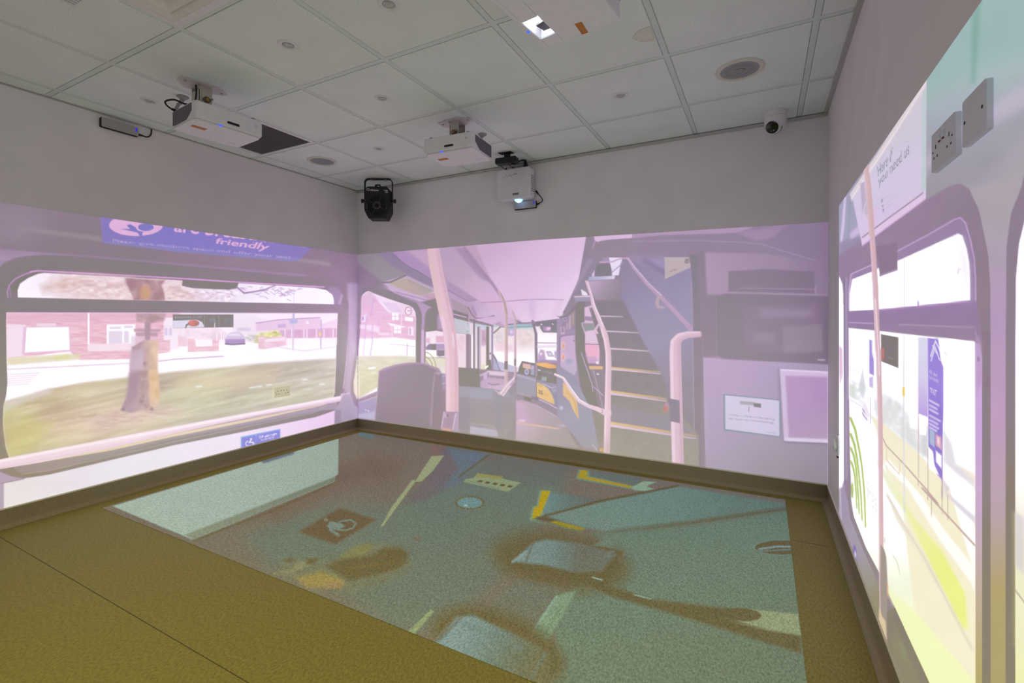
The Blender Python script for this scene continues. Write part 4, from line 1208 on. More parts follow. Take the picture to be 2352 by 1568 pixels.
# rail along the bottom of the window, sill below
P.poly([(20, 1055), (430, 985), (747, 925), (775, 920), (775, 940), (740, 942), (400, 1008), (112, 1080), (40, 1085)], grad((0, 1080), (740, 930), (156, 142, 150), (162, 148, 158), (172, 156, 176)), 2)
P.line([(50, 1088), (110, 1081), (400, 1014), (720, 948), (752, 932)], 2, (178, 164, 170), 1.2, .9)
P.line([(60, 1066), (250, 1032), (400, 998.6), (600, 959), (747, 928)], [2, 6, 7, 6, 2], (228, 208, 186), 1.5)
rail = [(BIG, 1370), (0, 1054.5), (22, 1050), (430, 973), (797, 906.5), (803, 911), (799, 918), (600, 952), (400, 995), (250, 1029), (84, 1063), (0, 1077), (BIG, 1420)]
P.poly(rail, (238, 214, 232), 1)
P.line([(BIG, 1378), (0, 1059), (430, 978), (797, 909)], 5, (248, 236, 246), 2, .9)
P.line([(0, 1074), (200, 1036), (430, 985), (797, 916)], 3, (226, 198, 218), 1.6, .8)
P.poly([(782, 904), (803, 901), (805, 918), (784, 922)], (214, 192, 216), 1.2)
for x, y in ((794, 901), (791, 919)): P.ell(x, y, 1.6, 2, (150, 132, 152), .8)
# panel below the window
P.poly([(BIG, 1800), (BIG, 1260), (0, 1110), (9, 1108), (56, 1098), (112, 1090), (400, 1022), (560, 991), (725, 957.5), (770, 942), (769, 1000), (400, 1130), (0, 1260)], grad((0, 0), (770, 0), (232, 224, 230), (230, 222, 238), (232, 224, 240), (238, 222, 244), (238, 208, 242)), 1.2)
P.poly([(BIG, 1240), (0, 1083), (28, 1094), (56, 1099), (9, 1110), (9, 1200), (BIG, 1600)], (180, 162, 190), 1.5)
P.line([(BIG, 1270), (0, 1110), (56, 1099)], 2, (158, 140, 166), 1)
P.poly([(771, 940), (790, 905), (830, 905), (830, 1000), (769, 1000)], (178, 164, 186), 2)
P.poly([(769, 944), (783, 940), (782, 980), (768, 985)], (164, 150, 172), 1.5)
# bottom-left bezel of the neighbouring window seen at the corner
P.poly([(822, 760), (830, 760), (830, 940), (815, 930), (806, 905), (806, 880), (812, 830), (818, 790)], (154, 138, 154), 1.5)
P.poly([(823.5, 800), (830, 800), (830, 920), (820, 916), (813, 900), (812, 880), (818, 840)], (226, 216, 206), 1.2)
# wheelchair notice
P.poly([(553, 1003), (644, 984.5), (644, 1010), (553, 1040)], (134, 170, 230), 1)
P.poly([(555.5, 1006), (642, 988), (642, 1010), (555.5, 1040)], (128, 128, 218), 1)
P.line([(588, 997), (587, 1020)], 1.3, (176, 182, 240), .6)
P.text('Wheelchairs', [(594, 1001), (636, 992), (636, 998.5), (594, 1008)], (232, 226, 250), .5)
P.text('welcome', [(599, 1008), (630, 1000.5), (630, 1005), (599, 1012.5)], (216, 210, 246), .5)
P.ell(577, 1008, 2.6, 2.2, (240, 232, 250), .7); P.line([(576, 1011), (572, 1016), (581, 1015), (584, 1021)], 2.4, (240, 232, 250), .7)
P.line([(569, 1012), (564, 1018), (567, 1024), (578, 1023), (582, 1018)], 1.8, (240, 232, 250), .7)
# blue notice over the window, cut by the top edge of the picture
P.poly([(228, 480), (236, 557.5), (400, 577), (668, 600), (688, 597), (706, 580), (724, 560)], grad((230, 0), (700, 0), (146, 132, 192), (142, 130, 200), (144, 130, 198), (148, 134, 190)), 1.2)
P.line([(236, 555), (400, 574), (668, 597.5), (686, 595)], 5, (148, 148, 188), 2, .7)
pk = (228, 184, 222)
P.ell(312.5, 517, 62, 25, pk, 1)
P.poly([(1450, 345), (1560, 340), (1520, 300), (1560, 285), (1630, 325), (1650, 360), (1715, 378), (1700, 425), (1690, 440), (1670, 415), (1650, 388), (1560, 366)], (140, 130, 198), 1, tf=Z1)
P.ell(335, 521.5, 20, 10.5, pk, .9); P.ell(335, 521.5, 18, 8.8, (140, 130, 198), .9)
P.poly([(316, 532), (330, 532), (326, 536), (328, 546), (318, 546), (322, 538)], (140, 130, 198), .9)
P.text('are breastfeeding', [(404, 503), (718, 538), (707, 573), (397, 541)], pk, .8)
P.text('friendly', [(498, 546), (623, 560), (611, 579), (492, 563)], pk, .8)
P.text('Please give mothers space and offer your seat', [(259, 549), (670, 588), (667, 597), (259, 557)], (196, 180, 214), .6, bold=False)
P.grain(3.0, 60, 30, 9)
AMB = AMB_L
picL = P.mesh('projected_picture', m_pic, AMB_L, hot=0.2)
tag(picL, 'projected bus side window onto a street with a tree, on the left wall', 'projection', 'projected bus pictures')
# ---------------------------------------------------------------- back wall: inside of the bus, staircase
pxs = np.arange(822.5, 1902.5, 1.7)
xs_ = np.array([on_y(p, 700, Y_B-EPS).x for p in pxs]); xs_[0] = X_L+EPS; 
zs = np.linspace(PIC_TOP+0.002, SK+0.005, 340)
P = Picture(np.stack(np.broadcast_arrays(xs_[None, :], np.full((1, 1), Y_B-EPS), zs[:, None]), -1).astype(float))
# top edge falls slightly to the right
kk = np.clip((P.co[..., 0]-X_L)/(X_R-X_L), 0, 1)
P.co[..., 2] -= (P.co[..., 2]-SK)/(PIC_TOP-SK)*0.034*np.clip(kk*2-1, 0, 1)
P.PX, P.PY = project(P.co[..., 0], P.co[..., 1], P.co[..., 2])
B1, B2, B3, B4, B5, B6 = tfm(810, 560, .15309), tfm(810, 780, .15309), tfm(1080, 660, .14029), tfm(1080, 840, .14029), tfm(1320, 540, .15304), tfm(1320, 760, .20408)
B7, B0 = tfm(1320, 500, .40816), tfm(800, 500, .38265)
ALL = [(800, 480), (1950, 480), (1950, 1200), (800, 1200)]
P.poly(ALL, (158, 138, 156))
# ceiling side panels of the bus
P.poly([(815, 570), (1120, 560), (1160, 700), (1160, 800), (815, 640)], grad((840, 620), (1040, 560), (156, 144, 150), (166, 148, 172), (186, 160, 188), (196, 166, 190)), 2)
P.poly([(95, 140), (380, 130), (560, 300), (830, 430), (790, 480), (560, 570), (450, 590), (380, 560), (210, 420), (95, 300)], grad((820, 580), (930, 640), (156, 146, 150), (160, 152, 156)), 2, tf=B1)
P.poly([(380, 130), (590, 130), (810, 330), (1000, 430), (1230, 560), (1230, 660), (1000, 560), (830, 460), (560, 310)], (156, 138, 160), 2, tf=B1)
P.poly([(590, 130), (820, 110), (1000, 240), (1200, 360), (1230, 580), (1000, 430), (810, 330), (700, 230)], (180, 152, 188), 3, tf=B1)
P.line([(590, 130), (740, 270), (840, 340), (1000, 425), (1230, 565)], 2, (130, 114, 136), .9, tf=B1)
P.poly([(820, 105), (1140, 90), (1200, 400), (1000, 240)], (200, 168, 194), 3, tf=B1)
# region right of the pole: ceiling slope
P.poly([(1280, 80), (1640, 60), (1800, 330), (2400, 900), (2700, 1200), (2300, 1100), (1860, 830), (1450, 560), (1340, 350)], grad((1010, 570), (1150, 750), (190, 166, 190), (196, 170, 194), (216, 182, 212), (226, 192, 222)), 3, tf=B1)
P.poly([(1430, 560), (1860, 830), (1740, 870), (1430, 700)], (182, 156, 186), 2, tf=B1)
P.line([(1430, 695), (1740, 868), (1850, 835)], 2, (140, 120, 146), .8, tf=B1)
P.poly([(1430, 700), (1740, 868), (1730, 950), (1480, 830)], (192, 164, 194), 2, tf=B1)
# big white bus ceiling
P.poly([(1066, 500), (1330, 500), (1366, 552), (1355, 600), (1330, 680), (1280, 738), (1200, 742), (1165, 700), (1130, 650)], grad((1130, 570), (1260, 730), (208, 178, 208), (222, 192, 222), (228, 198, 228), (238, 214, 240)), 3)
P.poly([(1380, 500), (1640, 560), (1640, 690), (1400, 700), (1360, 640)], (160, 142, 160), 3)
P.poly([(1640, 700), (1330, 500), (1366, 552)], (222, 192, 222), 1)
# dark seam lines of the ceiling
P.poly([(1530, 60), (1670, 60), (1830, 310), (2030, 500), (2040, 560), (1950, 540), (1800, 390), (1640, 190)], (176, 152, 178), 4, .95, tf=B1)
P.line([(1067, 570), (1098, 612), (1130, 650), (1152, 682), (1158, 692)], [8, 8, 7, 6, 5], (168, 144, 170), 2, .8)
P.line([(170, 248), (530, 232), (600, 225), (960, 196), (1280, 192), (1520, 200)], 2, (184, 150, 190), .8, tf=B3)
P.line([(0, 218), (95, 195)], 2, (170, 140, 176), .8, tf=B3)
P.poly([(940, 180), (1060, 190), (1060, 520), (1000, 530), (960, 330)], (216, 188, 224), 6, .8, tf=B3)
P.poly([(1420, 190), (1560, 200), (1450, 470), (1340, 480)], (228, 198, 226), 7, .7, tf=B3)
P.poly([(600, 230), (720, 380), (760, 560), (620, 590)], (222, 192, 222), 6, .6, tf=B3)
# overhead panel on the left with roller poster
P.poly([(380, 590), (790, 470), (1240, 690), (1250, 820), (1150, 860), (1030, 870), (640, 740)], (204, 180, 206), 1.2, tf=B1)
P.poly([(540, 590), (800, 510), (1210, 700), (1130, 750), (980, 770), (750, 690)], grad((900, 640), (990, 680), (186, 178, 158), (190, 168, 164), (180, 168, 164)), 2, tf=B1)
P.ell(946, 652, 12, 8, (196, 172, 166), 5, .6); P.poly([(820, 510), (1200, 690), (1150, 715), (850, 580)], (166, 162, 160), 4, .6, tf=B1)
P.poly([(1030, 770), (1250, 740), (1250, 850), (1180, 850)], (186, 152, 170), 3, .8, tf=B1)
P.line([(1150, 780), (1250, 770)], 6, (206, 168, 184), 2, .8, tf=B1)
P.line([(380, 580), (560, 575), (790, 475)], 4, (138, 124, 132), 1.2, tf=B1)
P.line([(640, 720), (1140, 850)], 3, (182, 150, 188), 1.5, tf=B1)
P.poly([(815, 600), (870, 640), (890, 660), (840, 660), (824, 690)], (148, 132, 144), 4, .9)
# first window surround
P.poly([(90, 760), (140, 680), (220, 635), (330, 650), (560, 710), (860, 850), (960, 890), (1010, 960), (1040, 1080), (1030, 1300), (1020, 2400), (90, 2400)], (142, 122, 136), 1.5, tf=B1)
w1 = [(130, 830), (150, 760), (190, 725), (235, 705), (330, 745), (560, 830), (850, 925), (905, 960), (940, 1020), (950, 1100), (945, 1480), (940, 2000), (700, 2200), (90, 2330), (90, 1600), (125, 1200)]
P.poly(w1, grad((0, 670), (0, 800), (244, 222, 240), (246, 230, 244), (250, 242, 250)), 1, tf=B1)
P.poly([(140, 790), (260, 720), (380, 830), (490, 970), (540, 1030), (760, 1050), (945, 1090), (945, 1440), (620, 1400), (110, 1420), (130, 1000)], (232, 190, 216), 2, tf=B1, noise=leaf(71, 14, 4, 26, (.4, 1, .6)))
P.poly([(140, 790), (240, 715), (330, 780), (290, 900), (200, 920), (135, 930)], (222, 196, 212), 5, .8, tf=B1)
P.poly([(360, 830), (440, 880), (560, 1010), (520, 1010)], (248, 230, 246), 1.2, tf=B1)
P.poly([(440, 870), (640, 880), (780, 1050), (560, 1010)], (232, 208, 234), 1.5, tf=B1)
P.poly([(640, 880), (860, 930), (940, 1060), (900, 1090), (780, 1050)], (238, 214, 234), 2, tf=B1)
for (a, b, c, d) in ((590, 1035, 690, 1140), (620, 1240, 725, 1340)):
    P.poly([(a, b), (c, b), (c, d), (a, d)], (250, 238, 250), .8, tf=B1)
    P.line([((a+c)/2, b+8), ((a+c)/2, d-8)], 1.3, (216, 190, 222), .6, tf=B1); P.line([(a+8, (b+d)/2), (c-8, (b+d)/2)], 1.3, (216, 190, 222), .6, tf=B1)
P.poly([(520, 1180), (790, 1240), (760, 1255), (570, 1230)], (250, 234, 248), 1, tf=B1)
P.poly([(835, 1240), (915, 1245), (915, 1375), (835, 1370)], (248, 232, 246), 1, tf=B1); P.poly([(850, 1260), (875, 1262), (875, 1360), (850, 1360)], (214, 178, 212), 1, tf=B1)
P.line([(590, 1240), (588, 1440)], 1.5, (250, 232, 248), .8, tf=B1); P.line([(735, 1060), (732, 1220)], 1.5, (250, 232, 248), .8, tf=B1)
P.poly([(130, 1080), (215, 1050), (195, 1180), (130, 1165)], (244, 226, 244), 1.2, tf=B1); P.poly([(135, 1090), (170, 1085), (165, 1150), (135, 1145)], (196, 162, 208), 1.2, tf=B1)
P.poly([(110, 1215), (320, 1215), (400, 1250), (400, 1330), (110, 1260)], (244, 222, 242), 2, tf=B1)
P.poly([(390, 1330), (550, 1340), (550, 1370), (400, 1370)], (246, 226, 240), 2, .8, tf=B1)
for pts in ([(320, 810), (270, 1080)], [(205, 1080), (170, 1560)], [(300, 1220), (285, 1560)]): P.line(pts, 3, (206, 178, 218), 1.5, .7, tf=B1)
P.poly([(105, 1425), (940, 1450), (940, 2400), (90, 2400)], (250, 242, 251), 2, tf=B1)
P.line([(560, 65), (760, 80), (930, 105)], 1.5, (222, 206, 228), 1, tf=B2)
P.line([(818, 60), (815, 240)], 1.8, (206, 180, 214), .8, tf=B2); P.line([(300, 0), (265, 235)], 3, (206, 190, 222), 1.2, .7, tf=B2); P.line([(180, 0), (160, 230)], 3, (222, 208, 230), 1.2, .7, tf=B2)
P.poly([(80, 245), (400, 240), (700, 240), (945, 255), (945, 420), (500, 640), (90, 880)], grad((0, 815), (0, 915), (226, 218, 204), (216, 212, 180), (216, 208, 178)), 3, tf=B2, noise=leaf(72, 16, 5, 22, (1, 1, 1)))
P.line([(250, 430), (330, 420)], 4, (248, 244, 246), 1.2, tf=B2); P.ell(858, 856, 5, 3, (238, 232, 226), 2, .7)
P.ell(938, 714, 8.2, 10, (206, 150, 178), 1); P.ell(938, 714, 6, 8, (244, 228, 242), .9)
P.poly([(785, 1095), (905, 1105), (905, 1165), (785, 1150)], (250, 238, 250), .9, tf=B1)
P.line([(830, 1000), (860, 1005)], 2, (180, 150, 190), .8, tf=B1)
# sill and wall under the first window
P.poly([(90, 880), (370, 770), (365, 830), (95, 935)], grad((824, 905), (866, 900), (190, 166, 188), (174, 150, 172)), 1.2, tf=B2)
P.poly([(90, 895), (365, 810), (365, 850), (90, 940)], (158, 138, 152), 1.5, .8, tf=B2)
P.poly([(90, 940), (360, 855), (345, 1200), (90, 1180)], (174, 160, 192), 1.5, tf=B2)
P.poly([(90, 1120), (340, 1075), (335, 1200), (90, 1170)], (196, 188, 216), 3, tf=B2)
for x, y in ((195, 1052), (237, 1068)): P.ell(*B2(x, y), 1.8, 1.4, (232, 226, 240), .7)
# pillar between windows
P.poly([(980, 880), (1180, 940), (1120, 980), (1090, 1060), (1080, 1290), (1080, 1800), (1025, 1800), (1030, 1290), (1040, 1080), (1015, 970)], (184, 158, 186), 1.5, tf=B1)
P.poly([(1035, 1290), (1078, 1290), (1080, 2000), (1022, 2000)], (212, 182, 216), 1.5, tf=B1)
P.poly([(1040, 870), (1250, 820), (1300, 960), (1180, 950)], (136, 120, 132), 2, tf=B1)
# second window
P.poly([(1075, 1290), (1090, 1060), (1130, 980), (1200, 950), (1300, 960), (1420, 1300), (1420, 1800), (1075, 1800)], (140, 122, 134), 1.5, tf=B1)
P.poly([(1270, 1060), (1350, 1050), (1370, 1290), (1270, 1285)], (184, 160, 190), 3, tf=B1)
P.poly([(1095, 1320), (1250, 1300), (1420, 1330), (1430, 1700), (1095, 1700)], (246, 228, 242), 1, tf=B1)
P.poly([(1095, 1410), (1160, 1410), (1160, 1490), (1095, 1490)], (228, 190, 216), 1.5, tf=B1); P.poly([(1250, 1380), (1380, 1380), (1380, 1480), (1250, 1480)], (226, 182, 208), 1.5, tf=B1)
P.poly([(1095, 150), (1260, 155), (1255, 260), (1100, 250)], (250, 242, 250), 1, tf=B2)
P.poly([(1100, 110), (1150, 60), (1260, 60), (1260, 155), (1100, 150)], (150, 132, 158), 1.5, tf=B2)
P.poly([(1180, 75), (1250, 75), (1250, 150), (1180, 150)], (120, 108, 126), 1.5, tf=B2); P.poly([(1260, 60), (1390, 60), (1390, 150), (1260, 150)], (180, 156, 196), 1.5, tf=B2)
P.poly([(1260, 155), (1380, 155), (1380, 240), (1300, 255), (1260, 230)], (148, 132, 148), 1.5, tf=B2)
P.poly([(1095, 260), (1400, 270), (1400, 420), (1300, 430), (1260, 420), (1090, 360)], (228, 220, 206), 2, tf=B2)
for r in (38, 27, 17):
    pts = []
    for a in np.linspace(-90, 8, 12): pts.append((974+r*0.72*math.cos(math.radians(a)), 846+r*math.sin(math.radians(a))))
    P.line(pts, [1.6]*len(pts), (168, 158, 110), .8)
P.poly([(1290, 420), (1400, 410), (1400, 520), (1330, 500)], (234, 222, 226), 2, tf=B2)
P.poly([(1340, 520), (1400, 510), (1400, 760), (1350, 760)], (166, 150, 180), 1.5, tf=B2)
P.line([(1350, 545), (1398, 535)], 2, (206, 190, 224), .8, tf=B2); P.line([(1350, 660), (1398, 650)], 1.5, (206, 190, 224), .8, tf=B2)
# upper rail and door header right of the pole
P.poly([(1480, 820), (1730, 940), (1750, 1060), (1520, 1000)], (176, 156, 172), 1.5, tf=B1)
P.poly([(1500, 985), (1735, 1060), (1735, 1165), (1520, 1120)], (140, 122, 136), 1.5, tf=B1)
P.line([(1510, 1050), (1700, 1100)], 2, (220, 190, 224), .8, tf=B1)
P.poly([(1520, 1110), (1740, 1170), (1810, 1180), (1810, 1360), (1545, 1330)], grad((1045, 0), (1087, 0), (196, 196, 208), (208, 208, 220)), 1, tf=B1)
for y in (1200, 1310): P.ell(*B1(1725, y), .9, 1.3, (110, 120, 124), .6)
P.poly([(1545, 1335), (1700, 1350), (1700, 2000), (1590, 2000)], (240, 218, 234), 1.2, tf=B1)
P.poly([(1560, 1380), (1680, 1380), (1670, 1600), (1600, 1600)], (232, 200, 218), 3, .7, tf=B1, noise=leaf(74, 5, 8, 50, (.5, 1, .9)))
P.poly([(1735, 870), (1850, 840), (2080, 960), (2500, 1200), (2400, 1260), (2050, 1140), (1840, 1115), (1770, 990)], grad((1085, 700), (1170, 760), (196, 168, 200), (218, 190, 222), (214, 184, 216)), 2, tf=B1)
P.line([(1735, 950), (1790, 1060), (1850, 1118), (2000, 1110), (2120, 1075)], 2.2, (128, 108, 130), .9, tf=B1)
P.poly([(10, 290), (50, 300), (110, 440), (90, 520), (30, 380)], (166, 142, 172), 3, .7, tf=B3)
P.poly([(0, 520), (340, 610), (500, 640), (480, 700), (120, 600), (0, 570)], (168, 146, 168), 1.5, tf=B3)
P.line([(0, 525), (200, 570), (370, 628)], 3, (132, 112, 128), 1, tf=B3)
P.line([(340, 470), (500, 570), (430, 590)], 2, (176, 140, 186), .8, tf=B3)
P.poly([(80, 520), (360, 470), (500, 560), (360, 610), (100, 540)], (218, 186, 220), 1.5, tf=B3)
# front doors glazing
P.poly([(0, 580), (370, 640), (370, 1340), (280, 1360), (0, 1330)], (236, 216, 232), 1.2, tf=B3)
P.poly([(80, 600), (160, 610), (160, 650), (80, 640)], (196, 208, 224), 1, tf=B3); P.poly([(180, 610), (290, 630), (290, 690), (180, 660)], (196, 206, 222), 1, tf=B3)
P.poly([(185, 690), (265, 690), (265, 960), (185, 950)], (206, 176, 200), 2, tf=B3, noise=leaf(75, 4, 12, 60, (.5, 1, .7)))
P.poly([(100, 1000), (260, 960), (260, 1340), (170, 1350), (80, 1330)], (246, 228, 236), 2, tf=B3)
P.poly([(180, 1260), (260, 1270), (250, 1350), (170, 1350)], (236, 222, 190), 3, .8, tf=B3)
P.poly([(70, 1330), (0, 1320), (0, 770), (70, 770)], (248, 236, 246), 1, tf=B3)
for x0, x1, y0, y1, c in ((48, 78, 520, 1330, (146, 128, 148)), (118, 150, 640, 1340, (146, 126, 150)), (262, 310, 640, 1350, (132, 114, 130)), (346, 378, 630, 1370, (160, 146, 174)), (0, 14, 770, 1330, (146, 128, 148))):
    P.poly([(x0, y0), (x1, y0), (x1, y1), (x0, y1)], c, .9, tf=B3)
P.line([(165, 640), (165, 1340)], 2.2, (196, 178, 206), .8, tf=B3); P.line([(330, 650), (330, 1180)], 2.2, (238, 226, 242), .8, tf=B3)
P.ell(*B3(330, 1080), 1.6, 2.2, (108, 96, 112), .8); P.poly([(240, 1300), (330, 1250), (335, 1270), (250, 1330)], (250, 244, 250), .8, tf=B3)
P.poly([(300, 1190), (340, 1180), (350, 1350), (300, 1350)], (116, 104, 118), 1.2, tf=B3)
# windscreen
P.poly([(380, 640), (620, 640), (1030, 630), (1060, 760), (1075, 1230), (780, 1380), (500, 1380), (375, 1100)], grad((0, 755), (0, 830), (240, 222, 232), (246, 230, 240), (251, 244, 251)), 1, tf=B3)
P.poly([(390, 700), (560, 690), (570, 930), (400, 940)], (226, 212, 216), 5, .9, tf=B3, noise=leaf(76, 5, 6, 40, (1, 1, 1)))
P.poly([(770, 680), (1020, 700), (1050, 960), (860, 960), (770, 930)], (232, 214, 218), 6, .8, tf=B3, noise=leaf(77, 5, 8, 40, (1, 1, 1)))
P.poly([(430, 930), (700, 940), (700, 1040), (430, 1030)], (242, 206, 228), 4, .9, tf=B3)
P.poly([(620, 670), (720, 680), (710, 790), (620, 790)], (196, 166, 210), 2, tf=B3); P.poly([(650, 690), (700, 700), (690, 760), (650, 760)], (226, 206, 232), 1.5, tf=B3)
P.poly([(380, 600), (500, 640), (380, 650)], (190, 208, 214), 1, tf=B3)
P.poly([(640, 620), (760, 595), (1010, 600), (1020, 650), (760, 680), (560, 690), (640, 660)], (168, 194, 208), 1.5, tf=B3)
P.poly([(760, 650), (1020, 640), (1020, 685), (800, 680)], (196, 214, 214), 2, tf=B3)
P.line([(600, 610), (760, 590), (1000, 575), (1440, 520)], 2.4, (150, 128, 156), .9, tf=B3)
P.line([(480, 645), (620, 655), (1020, 640)], 2, (156, 146, 166), .8, tf=B3); P.line([(385, 745), (490, 650)], 3, (130, 114, 132), .9, tf=B3)
P.poly([(375, 1090), (440, 1190), (500, 1380), (380, 1370)], (184, 178, 208), 1.5, tf=B3); P.line([(375, 1100), (430, 1200), (500, 1380)], 3, (134, 118, 146), .9, tf=B3)
P.poly([(430, 1195), (780, 1310), (770, 1400), (500, 1380)], (200, 192, 222), 1.5, tf=B3); P.line([(500, 1380), (780, 1400)], 2, (128, 120, 150), .8, tf=B3)
# cab: pillar, opening, mirror clutter
P.poly([(1000, 535), (1040, 535), (1060, 630), (1100, 750), (1100, 1230), (1060, 1230), (1055, 760)], (150, 128, 154), .9, tf=B3)
P.poly([(1060, 570), (1420, 530), (1420, 740), (1190, 735), (1130, 660)], (142, 122, 148), 1.2, tf=B3)
P.poly([(1190, 640), (1320, 640), (1310, 720), (1200, 710)], (186, 154, 196), 2, tf=B3); P.poly([(1250, 650), (1320, 650), (1310, 690), (1250, 700)], (236, 206, 232), 1.5, tf=B3)
for x, y in ((1165, 605), (1350, 598), (1135, 640)): P.ell(*B3(x, y), 1.6, 1.6, (240, 224, 242), .8)
P.poly([(1065, 640), (1130, 640), (1190, 735), (1420, 740), (1415, 1200), (1105, 1210), (1100, 760)], grad((0, 750), (0, 830), (246, 232, 242), (249, 240, 250), (248, 238, 250)), 1, tf=B3)
P.line([(1110, 905), (1410, 910)], 2, (196, 162, 202), .9, tf=B3); P.line([(1110, 970), (1410, 960)], 5, (240, 224, 244), 2, tf=B3)
P.poly([(1110, 1110), (1150, 1020), (1210, 1030), (1240, 1200), (1110, 1190)], (196, 166, 206), 2, tf=B3); P.poly([(1140, 1060), (1190, 1080), (1150, 1120)], (244, 232, 246), 1.5, tf=B3)
P.poly([(1240, 1045), (1320, 1045), (1375, 1130), (1280, 1130)], (180, 156, 194), 1.2, tf=B3); P.poly([(1262, 1060), (1315, 1058), (1355, 1115), (1288, 1118)], (214, 208, 230), 1, tf=B3)
P.poly([(1380, 1050), (1415, 1040), (1415, 1160), (1385, 1140)], (190, 162, 204), 2, tf=B3)
P.poly([(1110, 1180), (1410, 1190), (1410, 1240), (1110, 1235)], (176, 152, 186), 2, tf=B3)
# cab side wall with door
P.poly([(1420, 530), (1550, 470), (1720, 340), (1725, 1050), (1800, 1700), (1420, 1700)], (172, 152, 182), 1.2, tf=B3)
P.poly([(1530, 480), (1720, 350), (1722, 690), (1480, 730)], (162, 142, 164), 2, tf=B3)
P.poly([(1615, 470), (1650, 450), (1650, 680), (1615, 690)], (196, 172, 190), 1.5, tf=B3); P.poly([(1670, 420), (1700, 400), (1700, 600), (1670, 620)], (186, 166, 156), 1.5, tf=B3)
P.ell(*B3(1557, 520), 4, 5, (200, 178, 206), .9); P.ell(*B3(1557, 520), 2.4, 3.2, (150, 130, 160), .8)
P.poly([(1480, 650), (1550, 640), (1545, 760), (1480, 770)], (204, 178, 206), 1.2, tf=B3); P.poly([(1500, 660), (1530, 658), (1525, 730), (1495, 735)], (150, 130, 158), 1.2, tf=B3)
P.poly([(1575, 580), (1610, 590), (1600, 700), (1565, 690)], (188, 164, 192), 1.5, tf=B3)
P.poly([(1470, 830), (1500, 790), (1705, 765), (1720, 1050), (1740, 1300), (1690, 1450), (1600, 1370), (1460, 1320)], grad((0, 780), (0, 860), (206, 174, 208), (206, 178, 214), (188, 174, 200)), 1.5, tf=B3)
P.line([(1465, 1330), (1468, 830), (1500, 793), (1705, 766)], 2, (150, 124, 156), .8, tf=B3)
for y in (955, 1140):
    P.ell(*B3(1523, y), 4.8, 10, (230, 196, 200), 1); P.ell(*B3(1525, y), 2.6, 6, (222, 166, 156), 1.5)
P.ell(*B3(1622, 1210), 8, 5, (160, 166, 184), 4, .8)
P.line([(1465, 1325), (1560, 1345), (1640, 1390), (1690, 1455), (1740, 1330)], 1.6, (214, 198, 222), .8, tf=B3)
P.ell(*B3(1698, 872), 1.4, 1.4, (110, 96, 112), .6)
P.poly([(1470, 60), (1560, 80), (1690, 170), (1840, 440), (1840, 470), (1470, 330)], (178, 168, 192), 1.5, tf=B4)
P.poly([(1420, 0), (1470, 0), (1470, 700), (1420, 640)], (160, 150, 178), 1.2, tf=B4)
# dashboard and ticket machine
P.poly([(780, 1400), (800, 1300), (850, 1200), (960, 1225), (1060, 1240), (1060, 1470), (900, 1430)], (134, 118, 134), 1, tf=B3)
P.poly([(862, 1240), (990, 1260), (990, 1340), (862, 1310)], (226, 186, 196), .9, tf=B3); P.poly([(862, 1290), (990, 1310), (990, 1340), (862, 1312)], (226, 190, 168), 1, tf=B3)
P.ell(*B3(926, 1380), 5.4, 7, (196, 190, 220), .9); P.ell(*B3(926, 1380), 3, 4, (156, 152, 190), .9)
P.poly([(995, 1270), (1050, 1275), (1050, 1440), (990, 1430)], (172, 172, 196), 1, tf=B3); P.ell(*B3(1022, 1315), 2.6, 3, (226, 176, 218), .8)
P.poly([(1060, 1210), (1100, 1210), (1100, 1700), (1075, 1700)], (170, 148, 176), 1, tf=B3)
P.poly([(1100, 1240), (1410, 1320), (1410, 1560), (1260, 1560), (1100, 1500)], (138, 122, 134), 1, tf=B3)
P.poly([(1085, 1235), (1240, 1230), (1410, 1275), (1405, 1320), (1290, 1325), (1095, 1275)], grad((1230, 830), (1277, 848), (236, 184, 116), (242, 186, 124), (226, 168, 104)), 1, tf=B3)
P.scrawl(B3(1183, 1380), B3(1336, 1418), 3.6, 12, (216, 196, 222), .6, seed=3)
P.poly([(1170, 1345), (1370, 1345), (1365, 1500), (1250, 1500), (1250, 1460), (1170, 1460)], (146, 138, 148), 1.2, .5, tf=B3)
P.poly([(1170, 1460), (1252, 1465), (1248, 1530), (1170, 1525)], (166, 174, 178), 1, tf=B3)
P.line([(1115, 1350), (1145, 1358)], 2.6, (236, 220, 238), .8, tf=B3)
# front counter panels
P.poly([(760, 120), (1085, 200), (1085, 520), (860, 460), (750, 440)], grad((0, 860), (0, 910), (168, 158, 184), (166, 160, 176)), 1.2, tf=B4)
P.line([(770, 150), (1070, 240), (1420, 320)], 3, (196, 184, 212), 1.2, .8, tf=B4)
P.line([(1085, 180), (1085, 510)], 2, (120, 104, 124), .7, tf=B4)
P.poly([(1085, 230), (1420, 310), (1425, 690), (1090, 520)], (160, 146, 174), 1.2, tf=B4)
P.line([(1190, 290), (1330, 360), (1400, 340)], 2, (206, 190, 222), 1, tf=B4)
pd = [(1090, 270), (1190, 310), (1270, 370), (1330, 460), (1365, 550), (1380, 630), (1230, 570), (1090, 500)]
P.poly([(x+10, y-6) for x, y in pd], (160, 178, 176), 2, .7, tf=B4)
P.poly(pd, (232, 192, 146), .9, tf=B4)
P.text('25', [B4(1112, 390), B4(1186, 412), B4(1186, 478), B4(1112, 450)], (120, 118, 130), .6, bold=True)
P.scrawl(B4(1192, 470), B4(1278, 495), 5, 6, (206, 172, 144), .7, seed=4)
for k in range(3): P.line([(1120, 300+14*k), (1180, 318+14*k)], 1.2, (210, 172, 132), .8, tf=B4)
P.poly([(1330, 380), (1420, 360), (1420, 430), (1360, 440)], (180, 168, 196), 1.5, .7, tf=B4)
